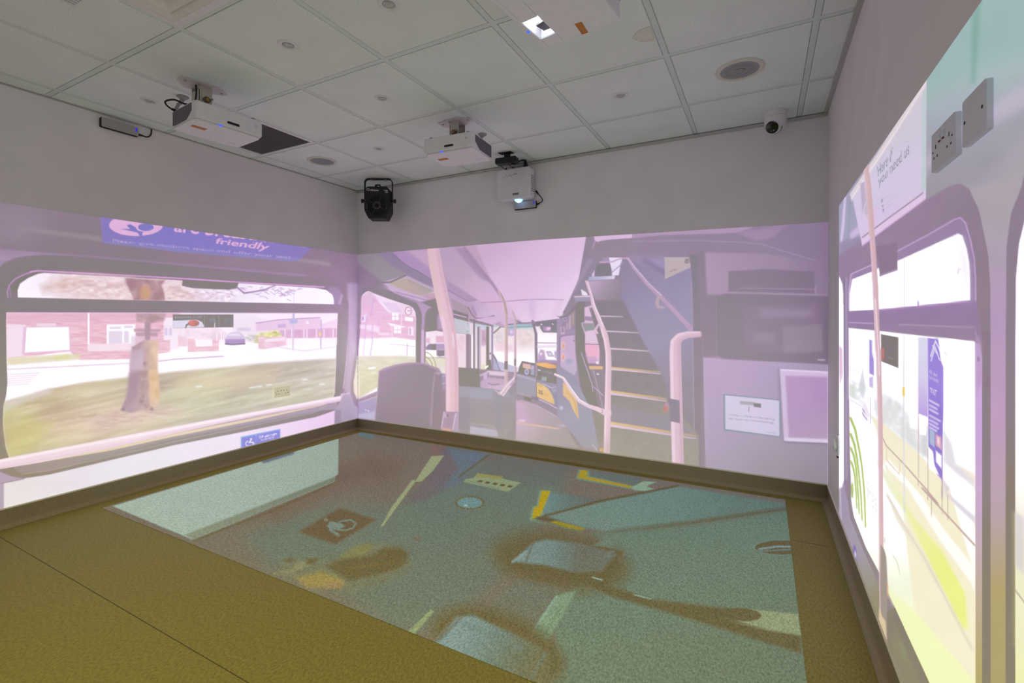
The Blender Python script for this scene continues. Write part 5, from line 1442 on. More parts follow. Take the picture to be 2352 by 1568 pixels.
# lower aisle
P.poly([(740, 590), (760, 440), (860, 460), (1120, 540), (1420, 700), (1600, 960), (1700, 1330), (660, 1200), (740, 880)], grad((1180, 960), (1330, 1000), (196, 172, 194), (182, 164, 180), (170, 158, 164)), 1.5, tf=B4)
P.poly([(740, 590), (870, 590), (1000, 900), (1000, 930), (740, 880)], (206, 174, 206), 8, .8, tf=B4)
P.poly([(730, 440), (870, 480), (1010, 520), (1130, 545), (1430, 700), (1430, 850), (1100, 650), (760, 560)], (162, 144, 166), 2, tf=B4)
P.poly([(880, 500), (1000, 530), (1000, 580), (890, 550)], (128, 120, 124), 2, tf=B4); P.poly([(1010, 500), (1110, 520), (1110, 560), (1010, 540)], (140, 128, 146), 2, tf=B4)
P.line([(820, 560), (1080, 640), (1330, 780), (1430, 845)], 2, (204, 178, 202), 1, tf=B4); P.line([(1130, 550), (1270, 610), (1420, 695)], 2, (216, 190, 222), .9, tf=B4)
P.ell(*B4(850, 895), 9, 3.4, (222, 196, 224), 1.5); P.ell(*B4(1500, 980), 9, 3.2, (190, 174, 196), 1.5)
P.poly([(660, 1200), (750, 930), (1370, 1010), (1600, 1060), (1780, 1340)], grad((1180, 1000), (1320, 1020), (206, 180, 204), (186, 168, 180), (172, 160, 168)), 1.5, tf=B4)
P.line([(760, 930), (950, 955), (1370, 1018), (1460, 1028)], [5, 4, 4, 2], (222, 186, 182), 1.2, tf=B4)
# blue stair side panel, right of aisle
P.poly([(1420, 0), (1460, 0), (1700, 150), (1850, 450), (1900, 500), (2000, 760), (2110, 1330), (2060, 1370), (1850, 1340), (1620, 1050), (1560, 960), (1430, 840)], grad((1280, 880), (1370, 1000), (162, 152, 178), (168, 160, 184), (166, 160, 182)), 1.5, tf=B4)
P.poly([(1520, 270), (1600, 330), (1700, 480), (1750, 600), (1780, 870), (1700, 750), (1620, 570), (1520, 480)], (228, 190, 150), 1, tf=B4)
P.line([(1580, 430), (1680, 520), (1720, 620), (1752, 780)], 1.5, (196, 160, 120), .8, tf=B4)
P.ell(*B4(1493, 688), 4, 4.4, (206, 186, 222), 2)
# lift up to the stairs: mirror post, windows behind the stairs
P.poly([(1390, 640), (1640, 620), (1640, 900), (1390, 900)], (150, 132, 148), 2)
P.poly([(1720, 240), (1880, 240), (1870, 320), (1870, 740), (1885, 1060), (1980, 1400), (2100, 1950), (1950, 1950), (1830, 1700), (1740, 1100), (1725, 700)], (140, 124, 136), 1.2, tf=B3)
P.poly([(1870, 330), (1990, 290), (2080, 600), (2120, 900), (2110, 1230), (1990, 1230), (1890, 1060), (1880, 740)], (226, 194, 220), 1.2, tf=B3)
P.poly([(1880, 470), (2000, 480), (2000, 550), (1880, 540)], (170, 146, 172), 1.2, tf=B3)
P.poly([(1830, 580), (2010, 580), (2040, 690), (1880, 720)], (164, 154, 164), 1.2, tf=B3); P.poly([(1900, 640), (2010, 630), (2030, 690), (1900, 690)], (150, 160, 156), 2, tf=B3)
P.line([(1825, 590), (1850, 575), (2005, 575)], 2, (206, 184, 212), .9, tf=B3); P.line([(1825, 590), (1890, 780)], 2.4, (206, 184, 212), .9, tf=B3)
P.poly([(1890, 920), (2100, 930), (2110, 1150), (1900, 1130)], (236, 180, 208), 3, tf=B3); P.poly([(1900, 740), (2080, 760), (2100, 920), (1890, 920)], (224, 196, 222), 3, tf=B3)
P.line([(1890, 925), (2100, 932)], 1.8, (150, 124, 152), .8, tf=B3)
P.poly([(1900, 1130), (2060, 1130), (2110, 1240), (1930, 1240)], (206, 170, 206), 2, tf=B3); P.poly([(2060, 1210), (2105, 1215), (2105, 1255), (2060, 1250)], (244, 230, 246), 1, tf=B3)
P.poly([(1940, 1285), (2170, 1290), (2170, 1345), (1950, 1340)], (226, 184, 148), 1, tf=B3)
P.poly([(1960, 350), (2080, 350), (2500, 340), (2500, 1700), (2230, 1700), (2180, 1250), (2110, 960)], (146, 128, 142), 1.5, tf=B3)
P.poly([(1940, 1340), (2200, 1340), (2200, 1700), (2100, 1700)], (156, 140, 156), 1.5, tf=B3)
P.line([(1820, 1070), (1990, 1560), (2010, 1700)], 2.4, (196, 172, 204), .9, tf=B3)
P.line([(2020, 340), (2170, 480)], 2, (216, 190, 222), 1.2, .8, tf=B4); P.line([(2010, 60), (2100, 400), (2170, 690)], 2, (190, 170, 196), .9, .8, tf=B4)
P.ell(*B3(2090, 1418), 3, 2, (226, 210, 232), 1)
P.poly([(2000, 760), (2200, 700), (2200, 1390), (2110, 1340)], (158, 146, 148), 2, tf=B4)
# under-ceiling bulkhead: from the left diagonal to the stair head
P.poly([(1354, 500), (1366, 552), (1356, 582), (1352, 592), (1400, 592), (1400, 700), (1322, 680)], (158, 142, 158), 1)
P.poly([(1348, 590), (1358, 572), (1376, 554), (1400, 548), (1460, 546), (1500, 541), (1520, 536), (1650, 536), (1720, 520), (1950, 505), (1950, 610), (1352, 596)], grad((1360, 0), (1750, 0), (160, 142, 156), (160, 140, 158), (158, 140, 156), (160, 142, 160)), 1.5)
P.poly([(1374, 500), (1378, 552), (1452, 546), (1460, 500)], (222, 192, 222), 1)
P.poly([(1452, 500), (1452, 547), (1520, 540), (1690, 535), (1730, 522), (1700, 500)], (184, 158, 184), 1.2)
P.poly([(1690, 535), (1810, 515), (1775, 545), (1740, 552)], (176, 152, 176), 3, .8)
P.line([(1450, 554), (1600, 552), (1700, 556), (1750, 560), (1800, 577), (1880, 600), (1905, 603)], 2, (178, 160, 182), 1, .8)
P.poly([(1350, 594), (1388, 592), (1366, 630), (1342, 672), (1322, 700), (1302, 725), (1288, 733), (1300, 705)], (168, 150, 172), 1.5)
P.poly([(1365, 592), (1390, 592), (1372, 626), (1348, 660), (1336, 675), (1300, 722), (1292, 718)], (158, 142, 160), 1.2)
P.poly([(1420, 470), (1560, 480), (1720, 250), (1720, 340), (1560, 460), (1480, 500)], (150, 132, 148), 2, tf=B3)
P.line([(1470, 490), (1560, 470), (1650, 410), (1720, 340)], 2.2, (120, 104, 120), 1, tf=B3)
# stair head
P.poly([(440, 335), (800, 335), (720, 470), (690, 620), (600, 660), (200, 670), (300, 520), (370, 430)], (152, 138, 152), 1, tf=B5)
P.poly([(440, 335), (520, 335), (530, 380), (390, 400)], (174, 152, 180), 1.2, tf=B5)
P.poly([(515, 335), (720, 335), (690, 450), (660, 600), (560, 610), (550, 520), (530, 420)], (236, 224, 244), 1.2, tf=B5)
P.line([(560, 555), (680, 455)], 2, (170, 150, 190), .9, tf=B5)
P.poly([(255, 590), (300, 520), (295, 620), (260, 640)], (222, 192, 226), 1, tf=B5)
P.poly([(330, 440), (530, 430), (555, 520), (555, 610), (300, 620)], (142, 130, 142), 1, tf=B5)
P.poly([(215, 625), (560, 610), (610, 615), (590, 660), (200, 680)], grad((1352, 0), (1412, 0), (176, 176, 204), (196, 188, 220), (232, 220, 242)), 1, tf=B5)
P.line([(380, 405), (560, 400), (660, 360), (720, 350)], 3.4, (206, 172, 206), .9, tf=B5)
P.poly([(700, 400), (860, 420), (700, 520)], (190, 168, 196), 4, .8, tf=B5)
# stairwell back wall, bluish
P.poly([B5(690, 440), B5(800, 380), B5(1330, 330), B5(1750, 330), B5(1770, 1420), (1602, 1010), (1540, 960), (1500, 880), (1440, 780), B5(690, 1100)], grad((1430, 600), (1600, 960), (156, 140, 164), (160, 148, 174), (164, 152, 178), (156, 142, 160), (152, 138, 150)), 3)
P.poly([(200, 690), (690, 650), (690, 1090), (400, 1100), (280, 900)], grad((1360, 650), (1426, 700), (194, 170, 196), (166, 148, 164), (152, 136, 148)), 2, tf=B5)
P.poly([(220, 1090), (700, 1090), (840, 1230), (840, 1600), (460, 1600)], (148, 132, 146), 3, tf=B5)
P.poly([(820, 330), (1330, 330), (1330, 640), (1150, 480)], (178, 160, 196), 10, .7, tf=B5); P.line([(1060, 380), (1330, 560)], 14, (150, 132, 160), 5, .8, tf=B5)
P.poly([(1345, 330), (1745, 330), (1745, 480), (1355, 660)], (196, 178, 182), .9, tf=B5)
P.text('el', [B5(1650, 335), B5(1735, 300), B5(1735, 410), B5(1650, 432)], (130, 124, 136), .6)
P.line([(1430, 545), (1520, 510)], 2, (160, 152, 136), 1, tf=B5)
# right door frame post
P.poly([(1750, 300), (1990, 260), (1980, 500), (1900, 1500), (1890, 3600), (1790, 3600), (1770, 1400)], (152, 134, 148), 1.5, tf=B5)
P.line([(1750, 330), (1770, 1400), (1800, 3500)], 1.6, (182, 164, 188), .8, tf=B5)
P.poly([(1584, 585), (1600, 585), (1612, 760), (1600, 760)], (142, 124, 140), 1.2, .8)
# stairs
st = [(1371, 725.5, 1430, 727), (1391, 760, 1467, 764), (1399, 800, 1489, 806), (1402, 847, 1516, 857.5), (1402, 903, 1530, 920), (1402, 976, 1598, 1006)]
yl = [(0, 0), (0, 0), (0, 0), (1, 1), (1, 1), (1, 1)]
P.poly([(1362, 690), (1432, 690), (1470, 770), (1520, 860), (1540, 920), (1605, 1000), (1606, 1100), (1385, 1080), (1400, 980), (1400, 880)], grad((0, 730), (0, 1060), (146, 132, 146), (148, 136, 148), (150, 138, 146), (162, 152, 152), (166, 156, 152)), 2, noise=leaf(80, 4, 4, 16, (1, 1, 1)))
P.poly([(1400, 930), (1540, 960), (1590, 990), (1590, 1004), (1400, 976)], (158, 146, 166), 6, .8)
for k, (a, b, c, d) in enumerate(st):
    wd = [2.2, 2.6, 3.5, 4.5, 6, 7][k]
    P.line([(a, b), ((a+c)/2, (b+d)/2-0.5), (c, d)], [wd, wd, wd*.8], grad((a, 0), (c, 0), (222, 196, 216), (206, 182, 198), (174, 156, 172)), 1)
    if k >= 3:
        P.line([(a, b-wd*0.75), (c, d-wd*0.75)], [wd*.8, wd*.6], grad((a, 0), (c, 0), (226, 190, 150), (214, 178, 142), (190, 164, 146)), 1)
    P.line([(a, b+wd*0.2), (c, d+wd*0.2)], [1.6, 1.2], (238, 214, 232), .8, .7)
P.poly([(1376, 1030), (1390, 1028), (1394, 1036), (1378, 1036)], (232, 186, 112), 1); P.line([(1360, 1020), (1372, 1034)], 2, (206, 196, 222), .9)
# handrails
pk3 = ((222, 188, 206), (230, 196, 214), (246, 222, 236))
P.line([B5(170, 690), B5(240, 880), B5(280, 1050), B5(370, 1270), B5(470, 1520)], [4, 6, 8, 10, 11], (226, 194, 216), .9)
P.line([B5(195, 690), B5(262, 900), B5(300, 1060), B5(390, 1270), B5(490, 1520)], [2, 2, 3, 3, 3], (244, 222, 238), .9)
rail1 = [B5(420, 1400), B6(355, 100), B6(378, 240), B6(380, 420), B6(375, 700), B6(370, 950), B6(362, 1370)]
P.bar(rail1, [11, 12, 13, 13.5, 14, 14.5, 14.5], pk3)
P.poly([(335, 890), (412, 895), (412, 955), (335, 950)], (234, 202, 216), 1, tf=B6)
P.line([B3(1385, 1420), B3(1520, 1480), B4(1560, 260), B4(1650, 400), B4(1780, 570), B4(1920, 650), B4(2080, 705), B4(2200, 760)], [5, 5.5, 6, 6.5, 7.5, 8, 10, 13], (232, 204, 222), .9)
P.line([B3(1385, 1415), B3(1530, 1475), B4(1575, 250), B4(1670, 390), B4(1790, 555), B4(1930, 635)], [2, 2, 2, 2, 2.4, 2], (248, 232, 244), .8)
for x, y in ((310, 892), (310, 917)): P.ell(*B6(x, y), 1.4, 1.4, (176, 120, 136), .7)
P.line([B5(1, 925), B5(265, 915)], 3.5, (226, 196, 210), .9)
P.poly([(0, 935), (240, 930), (230, 990), (0, 990)], (166, 160, 182), 1.2, tf=B5); P.poly([(95, 810), (180, 860), (200, 905), (110, 900)], (238, 226, 242), 1, tf=B5)
P.line([B3(2100, 610), B3(2050, 690), B3(2080, 745)], 5, (222, 190, 212), .9)
P.line([B5(740, 345), B5(800, 350), B5(900, 500), B5(1100, 740), B5(1290, 920), B5(1540, 1180), B5(1740, 1400)], [5, 6, 7.5, 8.5, 9, 10.5, 11], (190, 162, 188), 1)
P.line([B5(800, 345), B5(910, 490), B5(1110, 725), B5(1300, 900)], [3, 3, 3, 3], (212, 190, 220), 1, .8)
P.line([B5(1265, 910), B5(1235, 1010), B5(1250, 1080), B5(1350, 1085)], [7, 8, 7, 4], (190, 168, 180), 1)
# grab pole of the stair door
rail2 = [B6(1410, 35), B6(1270, 40), B6(1180, 70), B6(1135, 130), B6(1132, 230), B6(1138, 500), B6(1145, 800), B6(1155, 1250), B6(1162, 1510)]
P.bar(rail2, [13, 15, 19, 24, 26, 26.5, 27, 27, 27], ((206, 172, 194), (222, 188, 206), (238, 214, 230)))
P.poly([(1050, 755), (1180, 780), (1185, 1035), (1075, 1015), (1065, 900)], (148, 132, 152), 1, tf=B6)
P.ell(*B6(1035, 850), 6, 10, (190, 150, 166), 1.5); P.ell(*B6(1020, 880), 6, 7, (196, 134, 132), 1.5)
# right hand wall with screen and frames
P.poly([(700, 200), (1434, 250), (1434, 1530), (735, 1420), (720, 800)], (174, 154, 172), 2, tf=B7)
P.poly([(692, 190), (735, 200), (745, 430), (800, 430), (800, 780), (720, 790)], (152, 134, 148), 4, tf=B7)
P.poly([(735, 195), (1050, 200), (1300, 240), (1434, 252), (1434, 440), (1350, 430), (860, 420), (750, 430)], grad((1620, 580), (1900, 620), (182, 158, 178), (170, 150, 168), (160, 142, 160)), 3, tf=B7)
P.poly([(865, 300), (1100, 288), (1350, 305), (1350, 425), (865, 415)], (150, 132, 146), 2, tf=B7)
P.line([(930, 395), (1345, 402)], 2, (172, 152, 168), 1, tf=B7); P.line([(865, 422), (1434, 436)], 2, (178, 158, 174), 1, tf=B7); P.line([(1355, 390), (1355, 425)], 4, (176, 156, 174), 1, tf=B7)
P.poly([(800, 440), (860, 425), (1434, 440), (1434, 825), (830, 795), (805, 770)], (148, 130, 144), 2, tf=B7)
P.poly([(950, 490), (1380, 480), (1395, 760), (955, 760)], (154, 136, 150), 4, tf=B7)
P.poly([(1040, 510), (1340, 520), (1330, 560), (1050, 560)], (166, 148, 164), 6, .8, tf=B7); P.poly([(1170, 610), (1395, 600), (1395, 750), (1180, 760)], (164, 148, 160), 4, .9, tf=B7)
P.poly([(1010, 640), (1130, 650), (1130, 710), (1010, 700)], (166, 148, 164), 5, .8, tf=B7)
P.line([(1370, 798), (1405, 800)], 4, (186, 168, 188), 1, tf=B7); P.line([(805, 440), (808, 775)], 3, (138, 122, 134), 1.5, tf=B7)
P.line([(1350, 610), (1345, 540), (1340, 470)], 1, (160, 140, 156), 1, tf=B7)
P.poly([(728, 785), (830, 795), (1434, 828), (1434, 1520), (742, 1412)], grad((1620, 820), (1900, 1110), (192, 167, 198), (184, 163, 192), (171, 158, 174), (166, 155, 168)), 2, tf=B7)
P.line([(728, 790), (740, 1410)], 3, (190, 170, 196), 1.5, tf=B7)
P.poly([(1140, 850), (1165, 855), (1175, 1260), (1150, 1150)], (168, 148, 172), 4, .9, tf=B7)
P.poly([(836, 990), (1158, 1022), (1160, 1236), (838, 1196)], (146, 156, 168), 1, tf=B7)
P.poly([(846, 998), (1150, 1028), (1152, 1228), (848, 1188)], (214, 202, 226), .9, tf=B7)
P.poly([(930, 1030), (1010, 1036), (1010, 1056), (930, 1048)], (178, 170, 178), 1, tf=B7); P.poly([(1008, 1042), (1048, 1046), (1048, 1068), (1008, 1062)], (128, 118, 132), 1, tf=B7); P.line([(980, 1065), (980, 1090)], 2, (160, 150, 164), .8, tf=B7)
P.text("Relax. We're keeping", [B7(872, 1100), B7(1126, 1128), B7(1126, 1142), B7(872, 1114)], (168, 158, 178), .5, bold=False)
P.text('an eye on everything.', [B7(868, 1122), B7(1126, 1148), B7(1126, 1163), B7(868, 1136)], (168, 158, 178), .5, bold=False)
P.line([(1085, 1205), (1135, 1210)], 1.4, (180, 170, 190), .7, tf=B7)
P.poly([(1155, 850), (1434, 866), (1434, 1268), (1178, 1256)], (214, 194, 222), 1.5, tf=B7)
P.poly([(1185, 888), (1424, 895), (1424, 1244), (1205, 1236)], grad((1800, 870), (1900, 1000), (192, 160, 196), (188, 158, 194), (190, 168, 192)), 3, tf=B7)
P.line([(1178, 1262), (1434, 1274)], 4, (160, 142, 164), 2, tf=B7); P.line([(1160, 856), (1434, 870)], 3, (234, 218, 240), 1.2, tf=B7); P.line([(1190, 1246), (1434, 1256)], 6, (226, 214, 232), 2, tf=B7)
P.line([(1428, 830), (1428, 1530)], 3, (212, 196, 222), 1.5, tf=B7)
P.line([(690, 800), (742, 1412)], 2, (150, 134, 148), 1, .6, tf=B7)
P.line([(740, 1414), (1434, 1516)], 3.5, (206, 192, 210), 1.2, tf=B7)
# luggage pen / seat box in the middle
P.poly([(1045, 845), (1150, 850), (1185, 870), (1185, 1020), (1150, 1010), (1045, 1000)], (160, 148, 162), 2)
P.poly([(1590, 415), (1900, 435), (1910, 715), (1590, 700)], (142, 124, 136), 1.2, tf=B2)
P.poly([(170, 1360), (760, 1395), (750, 1480), (650, 1560), (170, 1560)], (160, 142, 160), 1.2, tf=B3)
P.poly([(170, 1440), (310, 1360), (760, 1410), (740, 1490), (540, 1560), (170, 1570)], (168, 148, 172), 2, tf=B3)
P.line([(170, 1440), (300, 1375), (560, 1395)], 3.4, (222, 194, 224), .9, tf=B3); P.poly([(215, 1410), (285, 1390), (275, 1490), (220, 1515)], (210, 182, 220), 1, tf=B3)
P.poly([(310, 1380), (570, 1395), (560, 1450), (310, 1430)], (224, 206, 228), 2, tf=B3)
P.poly([(170, 1540), (300, 1470), (560, 1500), (620, 1640), (420, 1700), (170, 1680)], (200, 172, 202), 2, tf=B3)
P.line([(290, 280), (360, 310), (480, 300)], 1.5, (150, 128, 152), .8, tf=B4)
P.poly([(165, 370), (390, 390), (450, 440), (540, 500), (740, 250), (720, 200), (560, 300)], (214, 184, 214), 1.5, .7, tf=B4)
P.poly([(1590, 695), (1910, 715), (2100, 735), (2350, 790), (2380, 870), (1590, 860)], (166, 160, 178), 1.5, tf=B2)
P.poly([(0, 370), (370, 385), (460, 440), (620, 500), (740, 440), (740, 880), (690, 1050), (560, 1150), (0, 1100)], grad((0, 895), (0, 1000), (166, 158, 178), (164, 152, 164), (164, 154, 162), (172, 162, 166)), 1.5, tf=B4)
P.poly([(370, 390), (560, 490), (520, 1130), (420, 1050), (380, 700)], (160, 152, 168), 4, .7, tf=B4)
P.poly([(0, 380), (370, 400), (365, 540), (0, 530)], (168, 164, 184), 2, .8, tf=B4)
P.poly([(385, 390), (450, 440), (545, 500), (670, 320), (640, 320), (520, 480), (480, 440)], (232, 208, 228), 1, tf=B4)
P.poly([(0, 990), (380, 1040), (440, 1060), (455, 1160), (0, 1110)], (194, 186, 208), 1.2, tf=B4)
P.line([(0, 940), (240, 965), (380, 1000), (415, 1035)], 2, (184, 170, 178), 1, tf=B4)
# thin poles in front
P.bar([B3(470, 60), B3(550, 230), B3(592, 400), B3(592, 700), B3(590, 1560), B4(592, 320), B4(540, 420), B4(470, 455)], [4, 5.5, 6.5, 7, 7.5, 7.5, 8, 5], ((196, 170, 186), (212, 180, 190), (228, 200, 210)))
P.line([B3(500, 90), B3(565, 260), B3(592, 420)], [3, 5, 5], (186, 160, 158), 1, .8); P.line([B3(592, 420), B3(592, 1000)], 4, (196, 172, 168), 1.2, .7)
P.bar([B3(690, 390), B3(730, 500), B3(737, 640), B3(735, 1450), B3(700, 1500), B3(600, 1580)], [3.5, 4.4, 4.8, 5, 4, 4], ((192, 166, 184), (206, 176, 192), (222, 196, 212)))
P.poly([(562, 1205), (615, 1205), (612, 1340), (560, 1340)], (144, 124, 136), .9, tf=B3); P.poly([(720, 1170), (752, 1170), (750, 1275), (720, 1275)], (148, 126, 140), .9, tf=B3)
P.line([B4(720, 200), B4(620, 300), B4(500, 455)], [3, 4, 4], (238, 216, 234), .9)
# seat back in the foreground
seat = [(870, 852), (880, 846), (905, 838), (935, 833), (965, 832.5), (985, 838), (1005, 849), (1012, 858), (1015, 880), (1019, 960), (1015, 990), (861, 970), (864, 930), (868, 890)]
P.poly(seat, grad((866, 840), (1016, 960), (156, 134, 158), (150, 133, 149), (150, 134, 149), (152, 137, 151)), 1.2)
P.line([(872, 852), (905, 840), (940, 834), (975, 835), (1005, 849)], 4, (186, 158, 190), 1.8, .8)
P.line([(999, 856), (994, 900), (990, 975)], 4, (182, 162, 180), 2, .7); P.line([(1003, 854), (998, 900), (994, 978)], 2, (140, 124, 138), 1.2, .8)
P.poly([(1001, 853), (1012, 860), (1016, 900), (1016, 985), (997, 980), (1000, 900)], (154, 136, 152), 2, .7); P.ell(1006, 857, 5, 4, (190, 166, 196), 2, .8)
P.line([(871, 852), (866, 905), (862, 968)], 1.6, (188, 170, 186), 1, .7)
# the thick pole
pole = [B1(1210, 90), B1(1250, 350), B1(1300, 600), B1(1385, 1000), B1(1450, 1300), B1(1475, 1560), B2(1490, 300), B2(1494, 700), B2(1494, 1085)]
P.bar(pole, [27, 28.5, 29, 29.5, 29.5, 29, 29, 29, 29], ((214, 178, 196), (230, 192, 206), (238, 208, 226)))
P.line([B1(1150, 100), B1(1200, 400), B1(1270, 760), B1(1330, 1050)], 9, (214, 186, 178), 4, .6)
P.line([B1(1500, 1340), B1(1515, 1500), B2(1520, 120)], [3, 4, 2], (246, 226, 242), 2, .8)
P.poly([(1365, 1075), (1590, 1080), (1590, 1380), (1490, 1360), (1325, 1320)], (176, 152, 176), 1.2, tf=B2)
P.poly([(1540, 1100), (1590, 1090), (1590, 1390), (1500, 1360)], (188, 168, 194), 1.5, tf=B2); P.line([(1545, 1110), (1500, 1350)], 2, (226, 200, 228), .8, tf=B2); P.line([(1370, 1090), (1335, 1320)], 3, (206, 180, 208), 1.2, tf=B2)
P.poly([(1360, 1090), (1400, 1090), (1410, 1180), (1370, 1170)], (206, 180, 204), 2, .8, tf=B2); P.ell(*B2(1428, 1135), 2.2, 3, (140, 122, 128), 1)
P.poly([(1345, 1315), (1470, 1335), (1490, 1380), (1330, 1350)], (214, 166, 160), 2, tf=B2)
# veil of stray light low on the wall
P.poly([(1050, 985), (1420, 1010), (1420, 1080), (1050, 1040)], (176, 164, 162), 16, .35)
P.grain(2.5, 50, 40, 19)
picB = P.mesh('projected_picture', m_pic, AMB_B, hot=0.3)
tag(picB, 'projected bus interior with staircase and pink handrails on the back wall', 'projection', 'projected bus pictures')
# ---------------------------------------------------------------- right wall: bus windows onto a grass verge
XR_ = X_R-EPS
pxs = np.concatenate([np.arange(1927, 2354, 1.7), np.geomspace(2357, 3500, 60)])
ys = np.array([on_x(p, 700, XR_).y for p in pxs])
ymin = ys[-1]
ys = np.concatenate([ys, np.linspace(ymin, -1.2, 14)[1:]])
zs = np.linspace(1.690, SK+0.005, 620)
P = Picture(np.stack(np.broadcast_arrays(np.full((1, 1), XR_), ys[None, :], zs[:, None]), -1).astype(float))
P.PX, P.PY = project(P.co[..., 0], np.maximum(P.co[..., 1], ymin), P.co[..., 2])
R1, R2, R3, R4, R5 = tfm(1900, 160, .22956), tfm(1900, 420, .24236), tfm(1900, 760, .25508), tfm(1900, 1120, .28571), tfm(1880, 940, .15306)
FAR = 9000
P.poly([(1900, -4000), (FAR, -4000), (FAR, 6000), (1900, 6000)], (176, 160, 182))
# panel over the windows
P.poly([(1900, -4000), (FAR, -4000), (FAR, 700), (2352, 470), (2200, 440), (2100, 500), (1900, 700)], grad((2150, 120), (2230, 420), (178, 198, 198), (174, 186, 192), (170, 166, 178), (164, 158, 168)), 3)
P.poly([(2080, 160), (2260, -200), (2600, -600), (2600, 60), (2352, 120), (2250, 160), (2130, 220)], (160, 186, 184), 25, .8)
P.poly([(2235, -200), (2262, -200), (2250, 60), (2240, 190), (2230, 190)], (140, 174, 166), 7, .8)
P.poly([(2120, 362), (2200, 290), (2352, 190), (3000, -200), (3000, 20), (2352, 250), (2240, 300), (2122, 400)], (206, 190, 212), 12, .6)
P.poly([(2200, 440), (2260, 420), (2352, 300), (3000, 40), (3000, 300), (2352, 480), (2330, 520)], (180, 174, 182), 20, .7)
P.line([(2230, 440), (2290, 400), (2352, 352), (2700, 120)], 4, (166, 162, 172), 3, .7)
# stripes near the corner
P.poly([(1920, 420), (1965, 400), (1985, 560), (1935, 640), (1920, 720)], (172, 168, 190), 2)
P.line([R2(170, 140), R2(150, 400), R2(125, 640)], [5, 7, 4], (214, 200, 228), 1.5); P.line([R2(220, 130), R2(205, 520)], [5, 7], (164, 166, 182), 1.5)
P.poly([(215, 480), (300, 400), (310, 470), (220, 560)], (206, 188, 220), 3, tf=R2)
P.poly([(110, 560), (330, 500), (420, 680), (130, 760), (110, 700)], (160, 146, 170), 4, .9, tf=R2)
# dark window surround
fr = [R2(108, 700), R2(200, 620), R2(460, 490), R2(920, 170), R2(1160, 30), R2(1260, 5), R2(1350, 60), R2(1440, 260), R2(1500, 480), R2(1530, 700), R2(1548, 1000), (2275, 700), (2275, 3000), (1927, 3000), (1927, 640)]
P.poly(fr, grad((1950, 600), (2270, 700), (158, 138, 160), (158, 138, 160), (152, 134, 152), (152, 134, 150)), 1.5)
# pillar and second window, yellow lamp light painted into their lower ends
P.poly([R2(1548, 1000), R2(1530, 700), R2(1440, 260), R2(1350, 60), (2352, 400), (2352, 480), R2(1700, 600), (2310, 800), (2310, 4000), (2275, 4000), (2275, 700)], grad((0, 500), (0, 1400), (178, 168, 178), (188, 160, 194), (196, 162, 198), (188, 164, 180), (176, 162, 112)), 1.5)
P.poly([(2352, 405), (2346, 430), (2322, 490), (2312, 565), (2310, 800), (2310, 6000), (FAR, 6000), (FAR, -300)], grad((0, 500), (0, 1400), (152, 134, 152), (148, 132, 146), (130, 120, 90)), 1.5)
P.poly([(2420, 380), (2362, 470), (2340, 560), (2333, 640), (2332, 800), (2332, 6000), (FAR, 6000), (FAR, -200)], grad((0, 600), (0, 1568), (246, 240, 252), (248, 242, 252), (246, 240, 242), (244, 240, 214), (240, 240, 190)), 1.2)  # bottom colours yellowed to imitate the lamp's spill
P.poly([(2332, 1180), (2400, 1300), (2700, 1650), (2700, 2000), (2332, 1480)], (238, 236, 206), 12, .6)
P.line([(2332, 1355), (2352, 1382), (2600, 1650)], 3, (186, 164, 172), 1.2); P.poly([(2332, 1175), (2352, 1190), (2352, 1320), (2332, 1300)], (214, 206, 218), 4, .7)
# upper pane
P.line([R2(670, 645), R2(960, 490), R2(1200, 350), R2(1260, 330), R2(1310, 380), R2(1360, 560), R2(1392, 720), R2(1405, 900), R2(1405, 1110)], 4, (196, 164, 210), 1.5)
P.poly([(670, 655), (1260, 340), (1330, 480), (1385, 720), (1395, 1140), (200, 1240), (205, 900), (225, 860), (430, 770)], (162, 140, 172), 2, tf=R2)
P.line([R2(205, 1190), R2(208, 1000), R2(225, 865), R2(430, 772)], 2.5, (206, 180, 216), 1)
P.poly([(208, 1215), (212, 1040), (235, 912), (425, 838), (495, 800), (665, 738), (1240, 478), (1282, 500), (1322, 620), (1348, 760), (1356, 950), (1356, 1115), (860, 1165), (500, 1200)], (248, 242, 253), 1.2, tf=R2)
P.poly([(1240, 520), (1285, 520), (1345, 800), (1350, 1100), (1290, 1110)], (238, 230, 248), 10, .5, tf=R2)
P.poly([(470, 600), (665, 560), (665, 825), (500, 885), (480, 700)], (148, 128, 148), 1.2, tf=R2); P.line([R2(500, 875), R2(660, 815)], 3, (170, 148, 178), 1)
P.line([R2(730, 720), R2(730, 1180)], 1.2, (228, 220, 236), .8); P.line([R2(862, 1125), R2(862, 1165)], 2.4, (176, 148, 196), 1)
P.poly([(1230, 840), (1245, 805), (1252, 810), (1240, 870)], (226, 220, 238), 1, tf=R2); P.scrawl(R2(1248, 828), R2(1272, 826), 4, 3, (216, 204, 232), .6, seed=7)
# middle bar
P.poly([(200, 1220), (500, 1200), (860, 1165), (1356, 1115), (1410, 1120), (1480, 1500), (1390, 1495), (850, 1440), (500, 1400), (200, 1372)], grad((0, 690), (0, 785), (160, 134, 174), (156, 134, 166), (160, 138, 164)), 1.5, tf=R2)
P.line([R2(205, 1322), R2(450, 1332)], 2.5, (196, 168, 210), 1); P.line([R2(680, 1342), R2(1380, 1368)], 2.5, (184, 158, 194), 1.5); P.line([R2(500, 1205), R2(860, 1172), R2(1356, 1125)], 3, (190, 148, 204), 1.5, .9)
